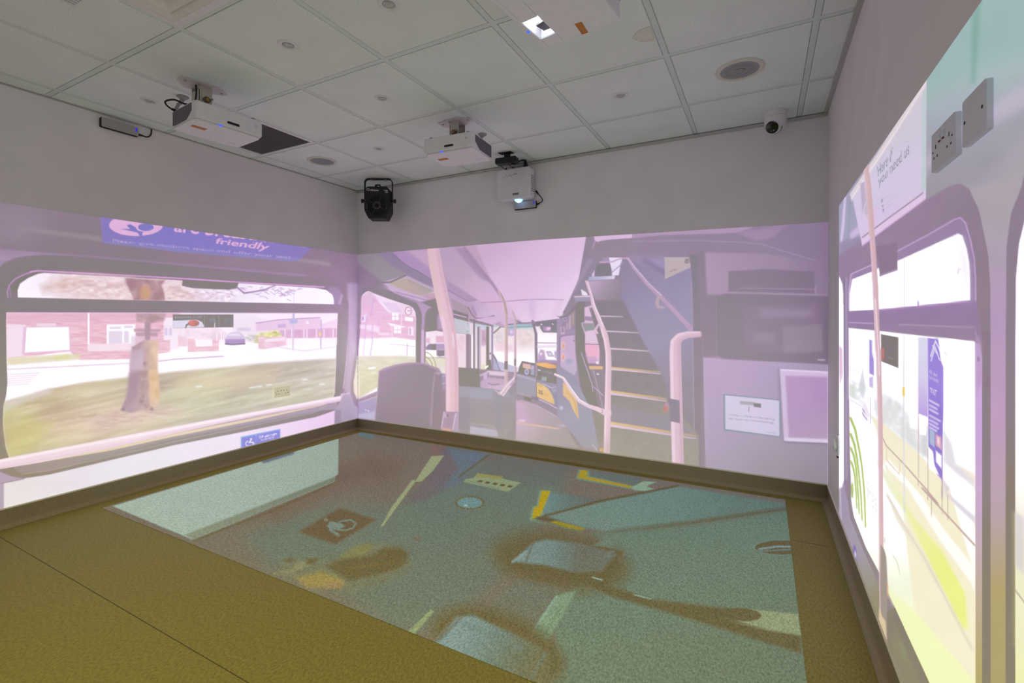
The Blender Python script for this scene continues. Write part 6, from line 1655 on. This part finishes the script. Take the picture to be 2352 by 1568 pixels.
# narrow window beside the corner
P.poly([(108, 880), (125, 905), (145, 960), (152, 1050), (152, 1568), (152, 3200), (108, 3200)], (248, 244, 253), 1, tf=R2)
P.poly([(1927, 1122), (1939, 1100), (1942, 1140), (1927, 1160)], (166, 152, 174), 1.5)
P.poly([(1927, 700), (1937.5, 700), (1939, 1100), (1934, 1118), (1927, 1122)], (248, 246, 253), 1)
P.poly([(1927.5, 795), (1934, 800), (1935, 860), (1930, 880), (1928, 850)], (226, 188, 218), 2, .9)
P.line([(1943.5, 640), (1943.5, 1100)], 5, (172, 156, 184), 1.5); P.line([(1940, 640), (1940, 1110)], 2, (136, 122, 144), .9)
# lower pane, yellow lamp light painted into its bottom colours
lo = [(1949, 752.6), R2(500, 1402), R2(850, 1442), R2(1390, 1497), (2240, 786), (2241, 1130), (2242, 1300), (2243, 3000), (2700, 3000), (2135, 1585), R4(660, 1220), R4(540, 950), (2035, 1350), (2020, 1317), (1988.6, 1257), (1961, 1185.7), (1954, 1148.6), (1955, 1127), (1952, 1040.6), (1949.7, 900)]
P.poly([p for p in lo if p[0] < 2600], grad((0, 760), (0, 1568), (249, 244, 253), (250, 245, 253), (249, 246, 250), (247, 248, 242), (246, 248, 222), (244, 248, 198)), 1)  # cream to lime at the bottom imitates yellow lamp light
P.poly([(2035, 1350), (2054, 1391), (2128, 1568), (2400, 2200), (2242, 2200), (2242, 1500), (2100, 1400)], (244, 248, 200), 6)
# far trees, verge
P.poly([R3(200, 430), R3(300, 440), R3(345, 480), R3(360, 700), R3(200, 600)], (234, 234, 240), 6, .8, noise=leaf(81, 6, 8, 26, (1, .8, 1)))
P.poly([R3(285, 520), R3(318, 340), R3(345, 520), R3(320, 590)], (214, 218, 222), 3, .9)
P.poly([R3(205, 480), R3(250, 500), R3(250, 610), R3(205, 580)], (214, 222, 206), 4, .8)
P.poly([R3(420, 600), R3(530, 560), R3(700, 680), R3(760, 850), R3(900, 920), R3(900, 1160), R3(830, 1110), R3(500, 840), R3(420, 760)], (228, 228, 232), 8, .9, noise=leaf(82, 7, 14, 26, (1, .8, 1)))
P.poly([R3(860, 880), R3(905, 850), R3(905, 1130), R3(850, 1090)], (208, 208, 218), 6, .8)
P.poly([R3(1050, 900), R3(1120, 1020), R3(1160, 1200), R3(1330, 1330), R3(1330, 1420), R3(1050, 1180)], (222, 218, 230), 6, .8)
# ground bands running towards the viewer
P.poly([R3(390, 760), R3(500, 830), R3(830, 1110), R3(1100, 1420), (2241, 1330), (2241, 1568), (2100, 1400), R3(680, 1568), R3(500, 1180), R3(440, 880)], (246, 238, 214), 3)
P.poly([R3(1160, 1200), R3(1330, 1280), (2241, 1230), (2241, 1110), R3(1200, 1230)], (248, 230, 220), 6, .8)
P.poly([R3(1040, 1340), R3(1100, 1420), R4(960, 40), R4(1180, 230), R4(1190, 280), R4(1080, 180), R4(960, 60)], (208, 196, 226), 5, .8)
P.poly([R3(500, 1180), R3(560, 1260), R4(640, 0), R4(900, 420), R4(1150, 760), R4(1190, 860), R4(1190, 640), R4(940, 330), R4(760, 60), R3(560, 1150)], (250, 244, 240), 3, .9)
P.poly([R3(350, 1020), R3(420, 1120), R3(560, 1420), R4(620, 180), R4(900, 760), R4(1080, 1130), R4(1130, 1130), R4(1110, 850), R4(920, 500), R4(700, 240), R4(560, 0), R3(480, 1200)], grad((2030, 1060), (2210, 1430), (238, 240, 222), (240, 240, 180), (238, 240, 148), (238, 242, 150)), 5, .95)
P.poly([R4(470, 20), R4(620, 290), R4(800, 560), R4(1180, 1300), R4(1195, 1340), R4(1120, 1230), R4(760, 560), R4(560, 260)], (236, 226, 214), 4, .9)
P.line([R4(480, 60), R4(620, 300), R4(780, 560), R4(1160, 1290)], 2.5, (224, 206, 196), 2, .7)
# guard rail with posts
P.line([R3(505, 970), R3(530, 1030), R3(690, 1195), R3(900, 1435), R3(1000, 1555), R4(760, 0), R4(1185, 460)], [2, 2.4, 2.8, 3, 3.2, 3.2, 4], (194, 166, 168), 1)
P.line([R3(535, 1040), R3(535, 1160), R3(650, 1290), R3(655, 1170)], 1.6, (222, 196, 192), 1, .8)
for a, b in (((905, 1445), (905, 1520)), ((820, 1345), (820, 1395)), ((938, 1490), (938, 1568)), ((1030, 1330), (1030, 1510)), ((906, 1060), (908, 1420)), ((822, 740), (822, 1320))):
    P.line([R3(*a), R3(*b)], 1.8, (196, 166, 176), .8, .8)
for a, b in (((808, 0), (808, 90)), ((838, 90), (838, 230)), ((922, 0), (925, 210)), ((968, 60), (970, 260))): P.line([R4(*a), R4(*b)], 1.8, (196, 170, 166), .8, .8)
# parked cars far left
P.poly([R3(310, 700), R3(340, 640), R3(390, 760), R3(350, 800), R3(320, 770)], (240, 232, 246), 2)
P.line([R3(318, 735), R3(330, 765), R3(360, 800)], 2.4, (196, 168, 206), 1); P.line([R3(318, 700), R3(340, 735)], 2, (186, 158, 200), 1)
P.line([R3(205, 615), R3(310, 680)], 1.5, (228, 216, 236), .9); P.line([R3(200, 330), R3(300, 390)], 1.2, (232, 226, 238), .8)
# banner, signs, lamp post
P.poly([(380, 80), (402, 80), (404, 200), (420, 260), (420, 400), (380, 380)], (172, 150, 220), 1.5, tf=R3); P.poly([(380, 420), (412, 410), (412, 510), (380, 500)], (196, 180, 230), 2, .9, tf=R3)
P.line([R3(392, 600), R3(390, 830)], 1.6, (206, 190, 220), .9)
P.poly([(820, 55), (905, 62), (905, 775), (820, 742)], grad((0, 775), (0, 955), (222, 220, 240), (220, 210, 240), (192, 166, 232)), 1, tf=R3)
P.poly([(822, 745), (905, 775), (890, 940), (830, 930)], (247, 243, 252), 1.2, tf=R3)
P.poly([(905, 62), (1000, 70), (1045, 320), (1045, 700), (1038, 1000), (1035, 1340), (985, 1285), (960, 1180), (955, 1100), (912, 1040)], grad((0, 780), (0, 1100), (164, 142, 222), (160, 138, 222), (150, 126, 214), (150, 122, 212)), 1, tf=R3)
P.poly([(912, 1045), (950, 1080), (965, 1200), (1010, 1300), (915, 1240)], (246, 242, 248), 1.5, tf=R3)
wh = (238, 232, 252)
P.line([R3(930, 230), R3(975, 90), R3(1020, 190)], 2.5, wh, .8); P.line([R3(935, 270), R3(972, 140), R3(1010, 260)], 2.2, wh, .8); P.line([R3(950, 130), R3(985, 200)], 1.8, wh, .8)
P.poly([(1000, 70), (1045, 100), (1045, 330), (1020, 260)], (248, 243, 252), 1.2, tf=R3)
P.scrawl(R3(922, 378), R3(996, 415), 7, 6, (212, 200, 244), .6, seed=5); P.scrawl(R3(920, 424), R3(1016, 472), 7, 9, (206, 194, 242), .6, seed=6)
P.text('TO LET', [R3(924, 505), R3(988, 538), R3(988, 585), R3(924, 550)], (232, 224, 250), .6)
for k, (y, l) in enumerate(((625, 78), (668, 62), (705, 70), (760, 92), (800, 70), (835, 76), (868, 60))):
    P.line([R3(924, y), R3(924+l, y+l*.55)], 4.5, (214, 202, 244), 1.2)
P.poly([(922, 880), (968, 910), (968, 1050), (922, 1010)], (176, 190, 216), 1.2, tf=R3); P.poly([(976, 925), (1028, 955), (1030, 1070), (976, 1030)], (222, 168, 196), 1.2, tf=R3); P.poly([(978, 1075), (1030, 1120), (1030, 1240), (980, 1180)], (242, 238, 252), 1.2, tf=R3)
P.poly([(990, 950), (1012, 965), (1012, 1040), (990, 1010)], (240, 220, 232), 1.2, tf=R3)
P.line([R3(1035, 1000), R3(1040, 1500)], 1.8, (196, 176, 210), .8)
P.line([R3(690, 40), R3(689, 700), R3(693, 1568), R4(622, 190)], [1.6, 2.2, 3, 3], (222, 220, 230), .9)
P.poly([(676, 505), (700, 505), (698, 588), (676, 580)], (244, 214, 130), 1, tf=R3)
P.poly([(484, 28), (640, 58), (640, 332), (486, 272)], (118, 110, 120), 1, tf=R3); P.poly([(490, 150), (515, 150), (515, 240), (500, 270), (490, 250)], (196, 100, 112), 1.5, tf=R3)
P.line([R3(542, 50), R3(542, 290)], 1.5, (150, 144, 152), .8); P.line([R3(545, 235), R3(638, 262)], 1.4, (160, 152, 162), .7); P.poly([(560, 110), (625, 120), (620, 210), (560, 200)], (134, 124, 136), 2, .8, tf=R3, noise=leaf(83, 4, 6, 60, (1, 1, 1)))
P.line([R3(1060, 200), R3(1072, 204)], 1.6, (150, 140, 160), .7)
# wifi mark and faint word
gg = (182, 202, 96)
P.line([R5(480, 130), R5(550, 300), R5(610, 600), R5(650, 850), R5(680, 1150), R5(695, 1400), R4(303, 170), R4(308, 315)], [5.5, 5, 4, 3.4, 3.4, 3.4, 3, 3], gg, .9)
P.line([R5(482, 370), R5(540, 530), R5(580, 750), R5(610, 1000), R5(638, 1300), R4(275, 140), R4(281, 260)], [5.5, 5, 4, 3.4, 3.2, 3, 2.6], gg, .9)
P.line([R5(485, 580), R5(530, 690), R5(560, 850), R5(585, 1100), R5(603, 1400), R4(258, 210)], [5, 4.6, 4, 3.2, 3, 2.4], gg, .9)
P.line([R5(486, 780), R5(520, 870), R5(545, 1000), R5(565, 1250), R4(238, 165)], [4.5, 4, 3.4, 3, 2.2], gg, .9)
P.ell(*R5(507, 1215), 2.8, 18, gg, .9)
P.text('free', [(1991, 1100), (2015, 1130), (2015, 1180), (1992, 1150)], (222, 230, 226), .8, .8, bold=False)
P.line([R4(530, 545), R4(560, 590), R4(585, 690)], 1.6, (214, 216, 190), 1); P.line([R4(463, 400), R4(462, 440)], 2, (206, 206, 190), 1)
# inner frame strip right of the pane, foot tinted with painted lamp light
P.poly([(2240, 786), (2250, 790), (2256, 820), (2256, 3000), (2242, 3000)], grad((0, 800), (0, 1568), (206, 174, 222), (206, 170, 226), (200, 172, 206), (190, 172, 160), (180, 168, 120)), 1)
P.poly([(2256, 760), (2275, 760), (2275, 3000), (2257, 3000)], grad((0, 780), (0, 1500), (148, 130, 148), (144, 130, 140), (124, 116, 80)), 1)
P.ell(2247, 825, 2.6, 6, (130, 112, 126), 1.2); P.poly([(2240, 760), (2256, 790), (2256, 880), (2244, 900), (2241, 790)], (188, 158, 196), 3, .6)
# lower frame and panel under the window, lamp yellow painted in towards the bottom
P.poly([(1949, 1040), (1953, 1130), (1959, 1186), (1988, 1258), (2021, 1318), (2021, 1345), (1985, 1265), (1953, 1185), (1947, 1150)], (150, 136, 146), 1.2)
P.poly([(1927, 1130), (1938, 1112), (1947, 1150), (1953, 1190), (1985, 1268), (2020, 1345), (2020, 1440), (1985, 1400), (1927, 1200)], grad((1930, 1150), (2010, 1400), (170, 154, 180), (168, 158, 174), (150, 142, 120)), 1.2)
P.line([(1930, 1125), (1932, 1190)], 2, (206, 200, 220), 1)
P.poly([R4(200, 520), R4(215, 450), R4(232, 480), R4(246, 640), R4(232, 620), R4(205, 560)], (138, 122, 186), 1.2); P.ell(*R4(226, 540), 2, 9, (226, 216, 238), 1)
P.poly([R4(480, 1000), R4(540, 955), R4(560, 1010), R4(830, 1590), R4(560, 1590), R4(490, 1300)], (140, 130, 100), 1.5)
P.poly([R4(540, 960), R4(560, 1000), R4(830, 1590), R4(770, 1590), R4(540, 1080)], (110, 100, 60), 1.5)
P.poly([R4(535, 1100), R4(760, 1590), R4(560, 1590), R4(520, 1400)], (144, 134, 104), 2); P.poly([R4(585, 1240), R4(630, 1290), R4(640, 1390), R4(595, 1370)], (140, 158, 142), 5, .5)
# the slim pole
pole = [(1989, 380), (1991, 400), R2(388, 0), R2(425, 500), R2(458, 1000), R2(478, 1568), R3(462, 200), R3(478, 800), R3(484, 1568), (2024, 1250), (2025, 1330), (2027, 1400), (2032, 1462)]
P.bar(pole, [11, 12, 13, 12.5, 12, 11.5, 11, 10.5, 10, 10, 12, 13, 8], ((214, 178, 184), (218, 182, 192), (226, 194, 206)))
P.line(pole[:3], 12, (218, 186, 184), 2, .5)
P.line([R2(455, 1100), R2(485, 1568), R3(470, 400)], 2, (250, 238, 250), .8, .8)
P.poly([R4(430, 455), R4(460, 500), R4(475, 560), R4(485, 760), R4(480, 1000), R4(480, 1250), R4(455, 1180), R4(430, 1000), R4(425, 740)], (164, 150, 150), 1.5)
P.poly([R4(418, 960), R4(440, 1030), R4(470, 1070), R4(480, 1258), R4(455, 1215), R4(412, 1090)], (222, 200, 172), 1.5); P.poly([R4(480, 760), R4(492, 790), R4(490, 850), R4(482, 880)], (226, 176, 150), 2)
# poster above the window
P.poly([(1952, 446), (2030, 330), (2128, 170), (2127, 440), (2126, 456), (1980, 563), (1958, 455)], grad((2000, 340), (2080, 500), (212, 204, 218), (216, 204, 228), (220, 200, 230)), 1)
P.poly([(1952, 446), (2030, 330), (2128, 170), (2127, 205), (2030, 350), (1956, 462)], (226, 212, 218), 2); P.line([(1956, 455), (2030, 345), (2126, 192)], 2.5, (238, 230, 240), 1)
P.poly([(2119, 212), (2126, 200), (2126, 440), (2117, 444)], (196, 208, 212), 1.2)
P.poly([(1980, 546), (2000, 531), (2117, 446), (2126, 432), (2126, 458), (1980, 565)], (228, 204, 232), 1); P.line([(1981, 545), (2050, 494), (2120, 443)], 3, (166, 148, 164), 1.2); P.line([(1981, 564), (2126, 457)], 2.5, (206, 164, 212), 1.2)
tx = (148, 152, 162)
P.text('Here if', [(2014.9, 383), (2051, 336), (2048, 369), (2016.6, 406)], tx, .5, bold=False)
P.text('you need us', [(2017.2, 408), (2088.4, 324), (2088.4, 362), (2018.4, 434)], tx, .5, bold=False)
for x, y, h in ((225, 1220, 90), (240, 1330, 55), (250, 1420, 75)): P.ell(2000+x*.11483, 320+y*.11483, 2.2, h*.055, (182, 170, 192), .9)
for x, y, l in ((262, 1190, 170), (275, 1300, 200), (290, 1385, 170)): P.line([(2000+x*.11483, 320+y*.11483), (2000+(x+l)*.11483, 320+(y-l*.75)*.11483)], 1.2, (202, 188, 214), .8)
P.poly([R1(330, 1140), R1(370, 1120), R1(390, 1300), R1(400, 1480), R1(350, 1420)], (196, 180, 200), 2); P.poly([(350, 1400), (480, 1380), (490, 1530), (420, 1540)], (226, 192, 220), 4, .7, tf=R1)
P.ell(*R1(392, 1400), 6, 17, (226, 212, 228), 1.2); P.ell(*R1(392, 1400), 4.6, 15, (206, 190, 208), 1)
P.bar([(1989, 380), (1991, 400), R2(388, 0), R2(410, 280), R2(425, 500)], [11, 12, 13, 12.5, 12.5], ((208, 178, 182), (214, 182, 186), (222, 190, 198)))
P.grain(2.5, 50, 40, 29)
picR = P.mesh('projected_picture', m_pic, AMB_R, hot=0.3)
tag(picR, 'bright projected bus windows onto a grass verge, on the right wall', 'projection', 'projected bus pictures')
# ---------------------------------------------------------------- floor: bus aisle seen from above
x0f, x1f, y0f, y1f = -3.415, 0.118, 1.318, 3.335
gx = np.linspace(x0f, x1f, 640); gy = np.linspace(y0f, y1f, 400)
P = Picture(np.stack(np.broadcast_arrays(gx[None, :], gy[:, None], np.full((1, 1), 0.0012)), -1).astype(float))
F1, F2 = tfm(200, 960, .38777), tfm(1000, 1000, .45068)
DK = (120, 112, 102)
P.poly([(-500, 900), (3000, 900), (3000, 3000), (-500, 3000)], DK)
# faint lit floor of the bus
P.poly([(560, 1235), (640, 1200), (760, 1160), (900, 1165), (1000, 1120), (1080, 1100), (1200, 1080), (1300, 1100), (1260, 1180), (1230, 1230), (1170, 1290), (1080, 1330), (1000, 1420), (900, 1440), (780, 1360), (620, 1300)], (119, 122, 110), 22)
P.poly([(900, 1300), (1040, 1230), (1150, 1210), (1180, 1290), (1120, 1360), (1020, 1440), (940, 1450), (860, 1400)], (117, 120, 109), 16, .9)
P.poly([(1000, 1085), (1100, 1060), (1150, 1075), (1100, 1150), (1010, 1190), (960, 1170)], (117, 122, 114), 18, .8)
P.ell(1000, 1195, 70, 40, (116, 122, 112), 30, .8)
P.poly([(640, 1190), (780, 1120), (900, 1100), (930, 1060), (860, 1040), (700, 1100), (560, 1180)], (114, 102, 92), 20, .9)
# pale step panel along the left
P.poly([(150, 521), (1490, 118), (1487, 332), (1468, 345), (1466, 376), (625, 720)], grad((300, 1150), (760, 1040), (178, 182, 168), (176, 180, 168), (168, 172, 160)), 1.5, tf=F1)
P.poly([(580, 690), (1467, 347), (1466, 376), (625, 720)], grad((430, 1230), (760, 1100), (148, 146, 127), (133, 132, 117)), 2.5, tf=F1)
P.line([F1(640, 722), F1(1100, 548), (770, 1108)], 3, (101, 96, 74), 2, .8)
P.poly([(1025, 250), (1225, 192), (1225, 212), (1045, 268)], (117, 120, 130), 2, tf=F1)
P.poly([(1602, 80), (1700, 94), (1694, 126), (1610, 108)], (114, 124, 122), 2, tf=F1)
# blue-grey glass smear and pale pole
P.poly([(2030, 160), (2130, 170), (2110, 230), (2050, 230)], (124, 107, 97), 3, .8, tf=F1)
P.poly([(2110, 170), (2340, 205), (2200, 380), (2000, 490), (1880, 500), (2000, 380)], (112, 106, 109), 6, .9, tf=F1)
P.poly([(2130, 175), (2380, 210), (2180, 400), (2090, 420), (2200, 300)], (113, 120, 129), 6, .9, tf=F1)
P.poly([(2040, 225), (2115, 220), (2050, 310), (1980, 376), (1945, 376), (1832, 530), (1752, 641), (1740, 641), (1803, 528), (1925, 366), (1945, 370)], (162, 159, 126), 1.5, tf=F1)
P.line([F2(270, 100), F2(180, 165), F2(120, 210)], 3, (101, 96, 74), 2); P.poly([(325, 100), (700, 165), (620, 250), (330, 260), (150, 200)], (113, 114, 107), 8, .7, tf=F2)
# wheelchair bay marking
P.poly([(1250, 672), (1500, 530), (1712, 602), (1470, 748)], (104, 94, 78), 4, tf=F1)
ic = (133, 140, 130)
P.ell(*F1(1415, 602), 5, 4, (133, 129, 112), 1.5)
P.poly([(1435, 610), (1500, 620), (1530, 640), (1490, 660), (1440, 660), (1425, 640)], ic, 1.5, tf=F1); P.line([F1(1425, 640), F1(1490, 655)], 4, ic, 1.2)
P.line([F1(1440, 662), F1(1490, 692)], 6, ic, 1.5); P.line([F1(1495, 612), F1(1560, 602), F1(1594, 622), F1(1575, 650), F1(1530, 664), F1(1485, 660)], 3.5, ic, 1.5)
# notice stickers
P.poly([(215, 190), (435, 240), (370, 287), (143, 236), (155, 222), (195, 215)], (155, 155, 122), 1.2, tf=F2)
P.poly([(215, 193), (350, 208), (330, 222), (205, 210)], (150, 143, 94), 1.5, tf=F2)
for k in range(5): P.poly([(222+38*k, 226+6.5*k), (244+38*k, 230+6.5*k), (234+38*k, 240+6.5*k), (212+38*k, 236+6.5*k)], (101, 96, 74), 1, tf=F2)
P.line([F2(165, 230), F2(330, 272)], 2.4, (136, 136, 122), 1.5, .8)
P.ell(*F2(175, 342), 32.5, 14.5, (136, 130, 94), 1)
for k in range(26):
    a = 2*math.pi*k/26
    P.line([(1078.9+30.5*math.cos(a), 1154.1+13.5*math.sin(a)), (1078.9+33*math.cos(a+.08), 1154.1+15*math.sin(a+.08))], 2.6, (101, 96, 74), .9)
P.ell(*F2(175, 342), 28.5, 12, (124, 142, 143), 1); P.line([F2(140, 335), F2(205, 325)], 1.4, (143, 155, 155), .8); P.line([F2(140, 347), F2(215, 337)], 1.4, (143, 155, 155), .8); P.ell(*F2(155, 356), 4.5, 2.4, (169, 176, 173), 1)
# yellow step edges
yl_ = (162, 146, 60)
P.poly([(730, 172), (790, 180), (785, 205), (1005, 255), (1005, 275), (715, 222)], (136, 143, 124), 1.5, tf=F2)
P.poly([(742, 175), (776, 178), (770, 208), (1000, 258), (995, 268), (722, 214)], yl_, 1.2, tf=F2)
P.poly([(785, 180), (1040, 215), (1030, 250), (790, 205)], (114, 120, 114), 3, .8, tf=F2)
P.poly([(1000, 262), (1062, 232), (1130, 236), (1085, 252), (1080, 262), (1116, 272), (1090, 286), (1010, 278)], (155, 165, 142), 1.5, tf=F2)
P.poly([(550, 300), (600, 288), (830, 325), (620, 400), (545, 400)], grad((1250, 1150), (1340, 1160), (129, 140, 136), (113, 116, 109)), 4, tf=F2)
P.poly([(530, 280), (590, 280), (552, 380), (545, 430), (480, 434), (495, 358), (515, 358)], (140, 149, 130), 2, tf=F2)
P.poly([(542, 280), (586, 283), (548, 375), (540, 402), (500, 424), (492, 418), (504, 362), (522, 362)], (173, 153, 54), 1.2, tf=F2)
P.poly([(578, 438), (612, 434), (765, 472), (752, 484), (680, 474)], (155, 143, 57), 2, tf=F2); P.line([F2(485, 432), F2(600, 456), F2(750, 492)], 2.5, (136, 143, 114), 1.5)
P.poly([(500, 424), (560, 408), (640, 428), (580, 440)], (101, 96, 74), 2, tf=F2)
# teal floor sheet on the right
P.poly([(560, 410), (840, 335), (1235, 258), (1800, 350), (1812, 392), (1500, 430), (1200, 465), (900, 490), (760, 470)], grad((1400, 1120), (1700, 1200), (130, 139, 129), (127, 137, 127), (119, 127, 116)), 3, tf=F2)
P.line([F2(520, 420), F2(840, 333), F2(1235, 256)], [4, 6, 4], (101, 96, 74), 2); P.line([F2(900, 492), F2(1300, 448), F2(1800, 372)], [9, 12, 9], (101, 96, 74), 5, .8)
P.poly([(780, 500), (1250, 462), (1815, 385), (1900, 1300), (560, 1300), (640, 820), (740, 720), (960, 620)], grad((1400, 1200), (1600, 1560), (122, 129, 114), (122, 129, 113), (119, 124, 107)), 6, tf=F2)
# first seat
P.ell(*F2(640, 640), 160, 68, (101, 96, 74), 22, .9, rot=.14)
P.poly([(370, 650), (490, 545), (560, 522), (770, 545), (960, 590), (880, 760), (820, 770), (540, 700), (420, 680)], (101, 96, 74), 4, .9, tf=F2)
P.poly([(390, 642), (500, 545), (565, 528), (740, 548), (925, 602), (850, 690), (720, 700), (560, 660)], grad((1200, 1270), (1400, 1290), (137, 146, 142), (129, 137, 133), (113, 112, 101), (116, 116, 106)), 4, tf=F2)
P.line([F2(392, 645), F2(465, 590)], 4, (155, 162, 156), 2); P.line([F2(500, 545), F2(455, 655)], 3, (110, 104, 94), 2); P.line([F2(870, 620), F2(900, 590)], 8, (126, 127, 114), 4, .8)
P.line([F2(430, 655), F2(600, 702), F2(840, 730)], 4, (101, 96, 74), 2, .9); P.line([F2(800, 722), F2(850, 736)], 3, (169, 176, 169), 1.5)
P.poly([(800, 560), (900, 510), (930, 520), (900, 572)], (126, 133, 117), 2, .8, tf=F2)
# arm and white end
P.poly([(680, 712), (820, 745), (1000, 800), (1100, 832), (1480, 880), (1660, 925), (1862, 1020), (1868, 1110), (1200, 905), (900, 820)], (101, 96, 74), 5, tf=F2)
P.poly([(1560, 880), (1850, 908), (1864, 1018), (1700, 990), (1600, 965), (1470, 925)], (156, 155, 122), 2, tf=F2); P.ell(*F2(1560, 912), 46, 15, (101, 96, 74), 1.5, rot=.06)
P.line([F2(1015, 811), F2(1095, 831)], 3, (159, 169, 155), 1.2); P.line([F2(1500, 945), F2(1700, 995), F2(1860, 1018)], 2, (136, 136, 107), 1.5, .8)
# oval fitting by the right edge
P.ell(*F2(1775, 570), 70, 18, (136, 145, 136), 2); P.ell(*F2(1775, 570), 67, 16.5, (101, 96, 74), 1.5)
P.line([F2(1650, 578), F2(1740, 565), F2(1820, 566)], 4, (150, 156, 155), 1.5); P.line([F2(1655, 588), F2(1820, 580)], 3, (129, 135, 133), 1.5)
# partition edge and second seat
P.poly([(470, 1020), (620, 812), (720, 790), (560, 1070)], (140, 152, 128), 4, tf=F2)
P.line([F2(480, 1020), F2(618, 818)], 5, (168, 184, 162), 1.5); P.line([F2(540, 1030), F2(650, 860)], 3, (122, 128, 104), 2, .8)
P.poly([(240, 890), (420, 730), (640, 780), (470, 1020)], (116, 117, 106), 8, .8, tf=F2)
P.ell(*F2(320, 1080), 160, 82, (101, 96, 74), 18, .95, rot=.35)
P.poly([(-30, 1090), (110, 925), (190, 915), (480, 1048), (590, 1110), (575, 1290), (200, 1260)], grad((1010, 1440), (1230, 1560), (146, 156, 155), (136, 146, 142), (119, 122, 109), (112, 108, 86)), 5, tf=F2)
P.line([F2(20, 1040), F2(130, 930)], 5, (114, 112, 106), 3); P.line([F2(150, 960), F2(430, 1080)], 10, (124, 132, 126), 6, .7); P.line([F2(560, 1110), F2(480, 1250)], 6, (119, 126, 116), 3, .8)
P.poly([(1900, 1265), (2038, 1130), (2056, 1146), (1936, 1282)], (155, 158, 119), 1.8, tf=F1); P.line([F1(2060, 1310), F1(2180, 1180)], 5, (120, 114, 97), 2, .8)
# rumpled brown coat on the floor
P.poly([(1100, 920), (1180, 830), (1330, 840), (1500, 830), (1600, 750), (1700, 740), (1850, 745), (1940, 870), (1800, 960), (1560, 1040), (1300, 1010)], (126, 120, 97), 9, .6, tf=F1, noise=leaf(91, 14, 8, 40, (1, 1, .8)))
P.poly([(1230, 945), (1390, 905), (1520, 950), (1500, 1000), (1300, 1005)], (152, 137, 88), 6, .85, tf=F1); P.poly([(1100, 925), (1200, 895), (1260, 850), (1330, 850), (1310, 880), (1200, 920)], (146, 139, 107), 4, .8, tf=F1)
P.poly([(1480, 830), (1560, 770), (1640, 745), (1690, 745), (1680, 790), (1600, 830)], (137, 130, 91), 5, .8, tf=F1)
P.poly([(1500, 835), (1680, 815), (1760, 765), (1850, 765), (1905, 795), (1890, 860), (1820, 900), (1700, 930), (1560, 965), (1480, 920), (1420, 880)], (101, 96, 74), 6, .95, tf=F1)
P.poly([(1160, 840), (1210, 830), (1240, 838), (1180, 852)], (101, 96, 74), 3, .9, tf=F1); P.poly([(1300, 830), (1380, 830), (1340, 860), (1300, 866)], (101, 96, 74), 3, .9, tf=F1)
P.line([F1(1560, 890), F1(1700, 870), F1(1820, 850)], 3, (126, 106, 68), 2, .8); P.poly([(1400, 990), (1470, 960), (1540, 975), (1500, 1005), (1420, 1010)], (150, 129, 97), 4, .8, tf=F1)
P.ell(*F1(1955, 712), 8, 6, (118, 104, 92), 4, .7); P.line([F1(1840, 745), F1(1935, 720)], 2.5, (123, 120, 109), 2, .7)
P.grain(2.0, 30, 20, 39)
teal = np.clip((P.col[..., 1]-100)/30, 0, 1)*np.clip((P.col[..., 1]-P.col[..., 0]+14)/14, 0, 1)   # colour balance: less red in the greenish parts
P.col -= teal[..., None]*np.array((17., 3., 2.))
warm = np.clip((104-P.col[..., 1])/8, 0, 1)     # unlit patches carry no light of their own
P.col[..., 0] = P.col[..., 0]*(1-warm)+np.minimum(P.col[..., 0], P.col[..., 1]+11)*warm
picF = P.mesh('projected_picture', m_picf, AMB_F)
tag(picF, 'dim projected bus floor with seats seen from above, lying on the vinyl floor', 'projection', 'projected bus pictures')
# ---------------------------------------------------------------- wall behind the viewer: made-up rear of the bus, added to brighten the room
gx = np.linspace(X_L+0.3, X_R-0.2, 90); gz = np.linspace(1.70, SK+0.01, 50)
P = Picture.__new__(Picture)
P.co = np.stack(np.broadcast_arrays(gx[None, :], np.full((1, 1), Y_F+EPS), gz[:, None]), -1).astype(float)
P.PX = (P.co[..., 0]-X_L)*300; P.PY = (1.8-P.co[..., 2])*300
P.col = np.zeros(P.co.shape)
P.poly([(0, 0), (1400, 0), (1400, 700), (0, 700)], (186, 188, 204))
for x in (130, 700):
    P.poly([(x, 90), (x+440, 90), (x+440, 330), (x, 330)], (152, 136, 152), 8)
    P.poly([(x+25, 110), (x+415, 110), (x+415, 310), (x+25, 310)], (240, 246, 252), 8)
for k in range(4):
    P.poly([(160+250*k, 380), (360+250*k, 380), (360+250*k, 600), (160+250*k, 600)], (150, 150, 176), 14)
picFill = P.mesh('projected_picture', m_pic, AMB_L, hot=1.4)  # unseen glowing sheet, added to raise the ambient light
tag(picFill, 'made-up projected rear of the bus, added on the wall behind the viewer to brighten the room', 'projection', 'projected bus pictures')
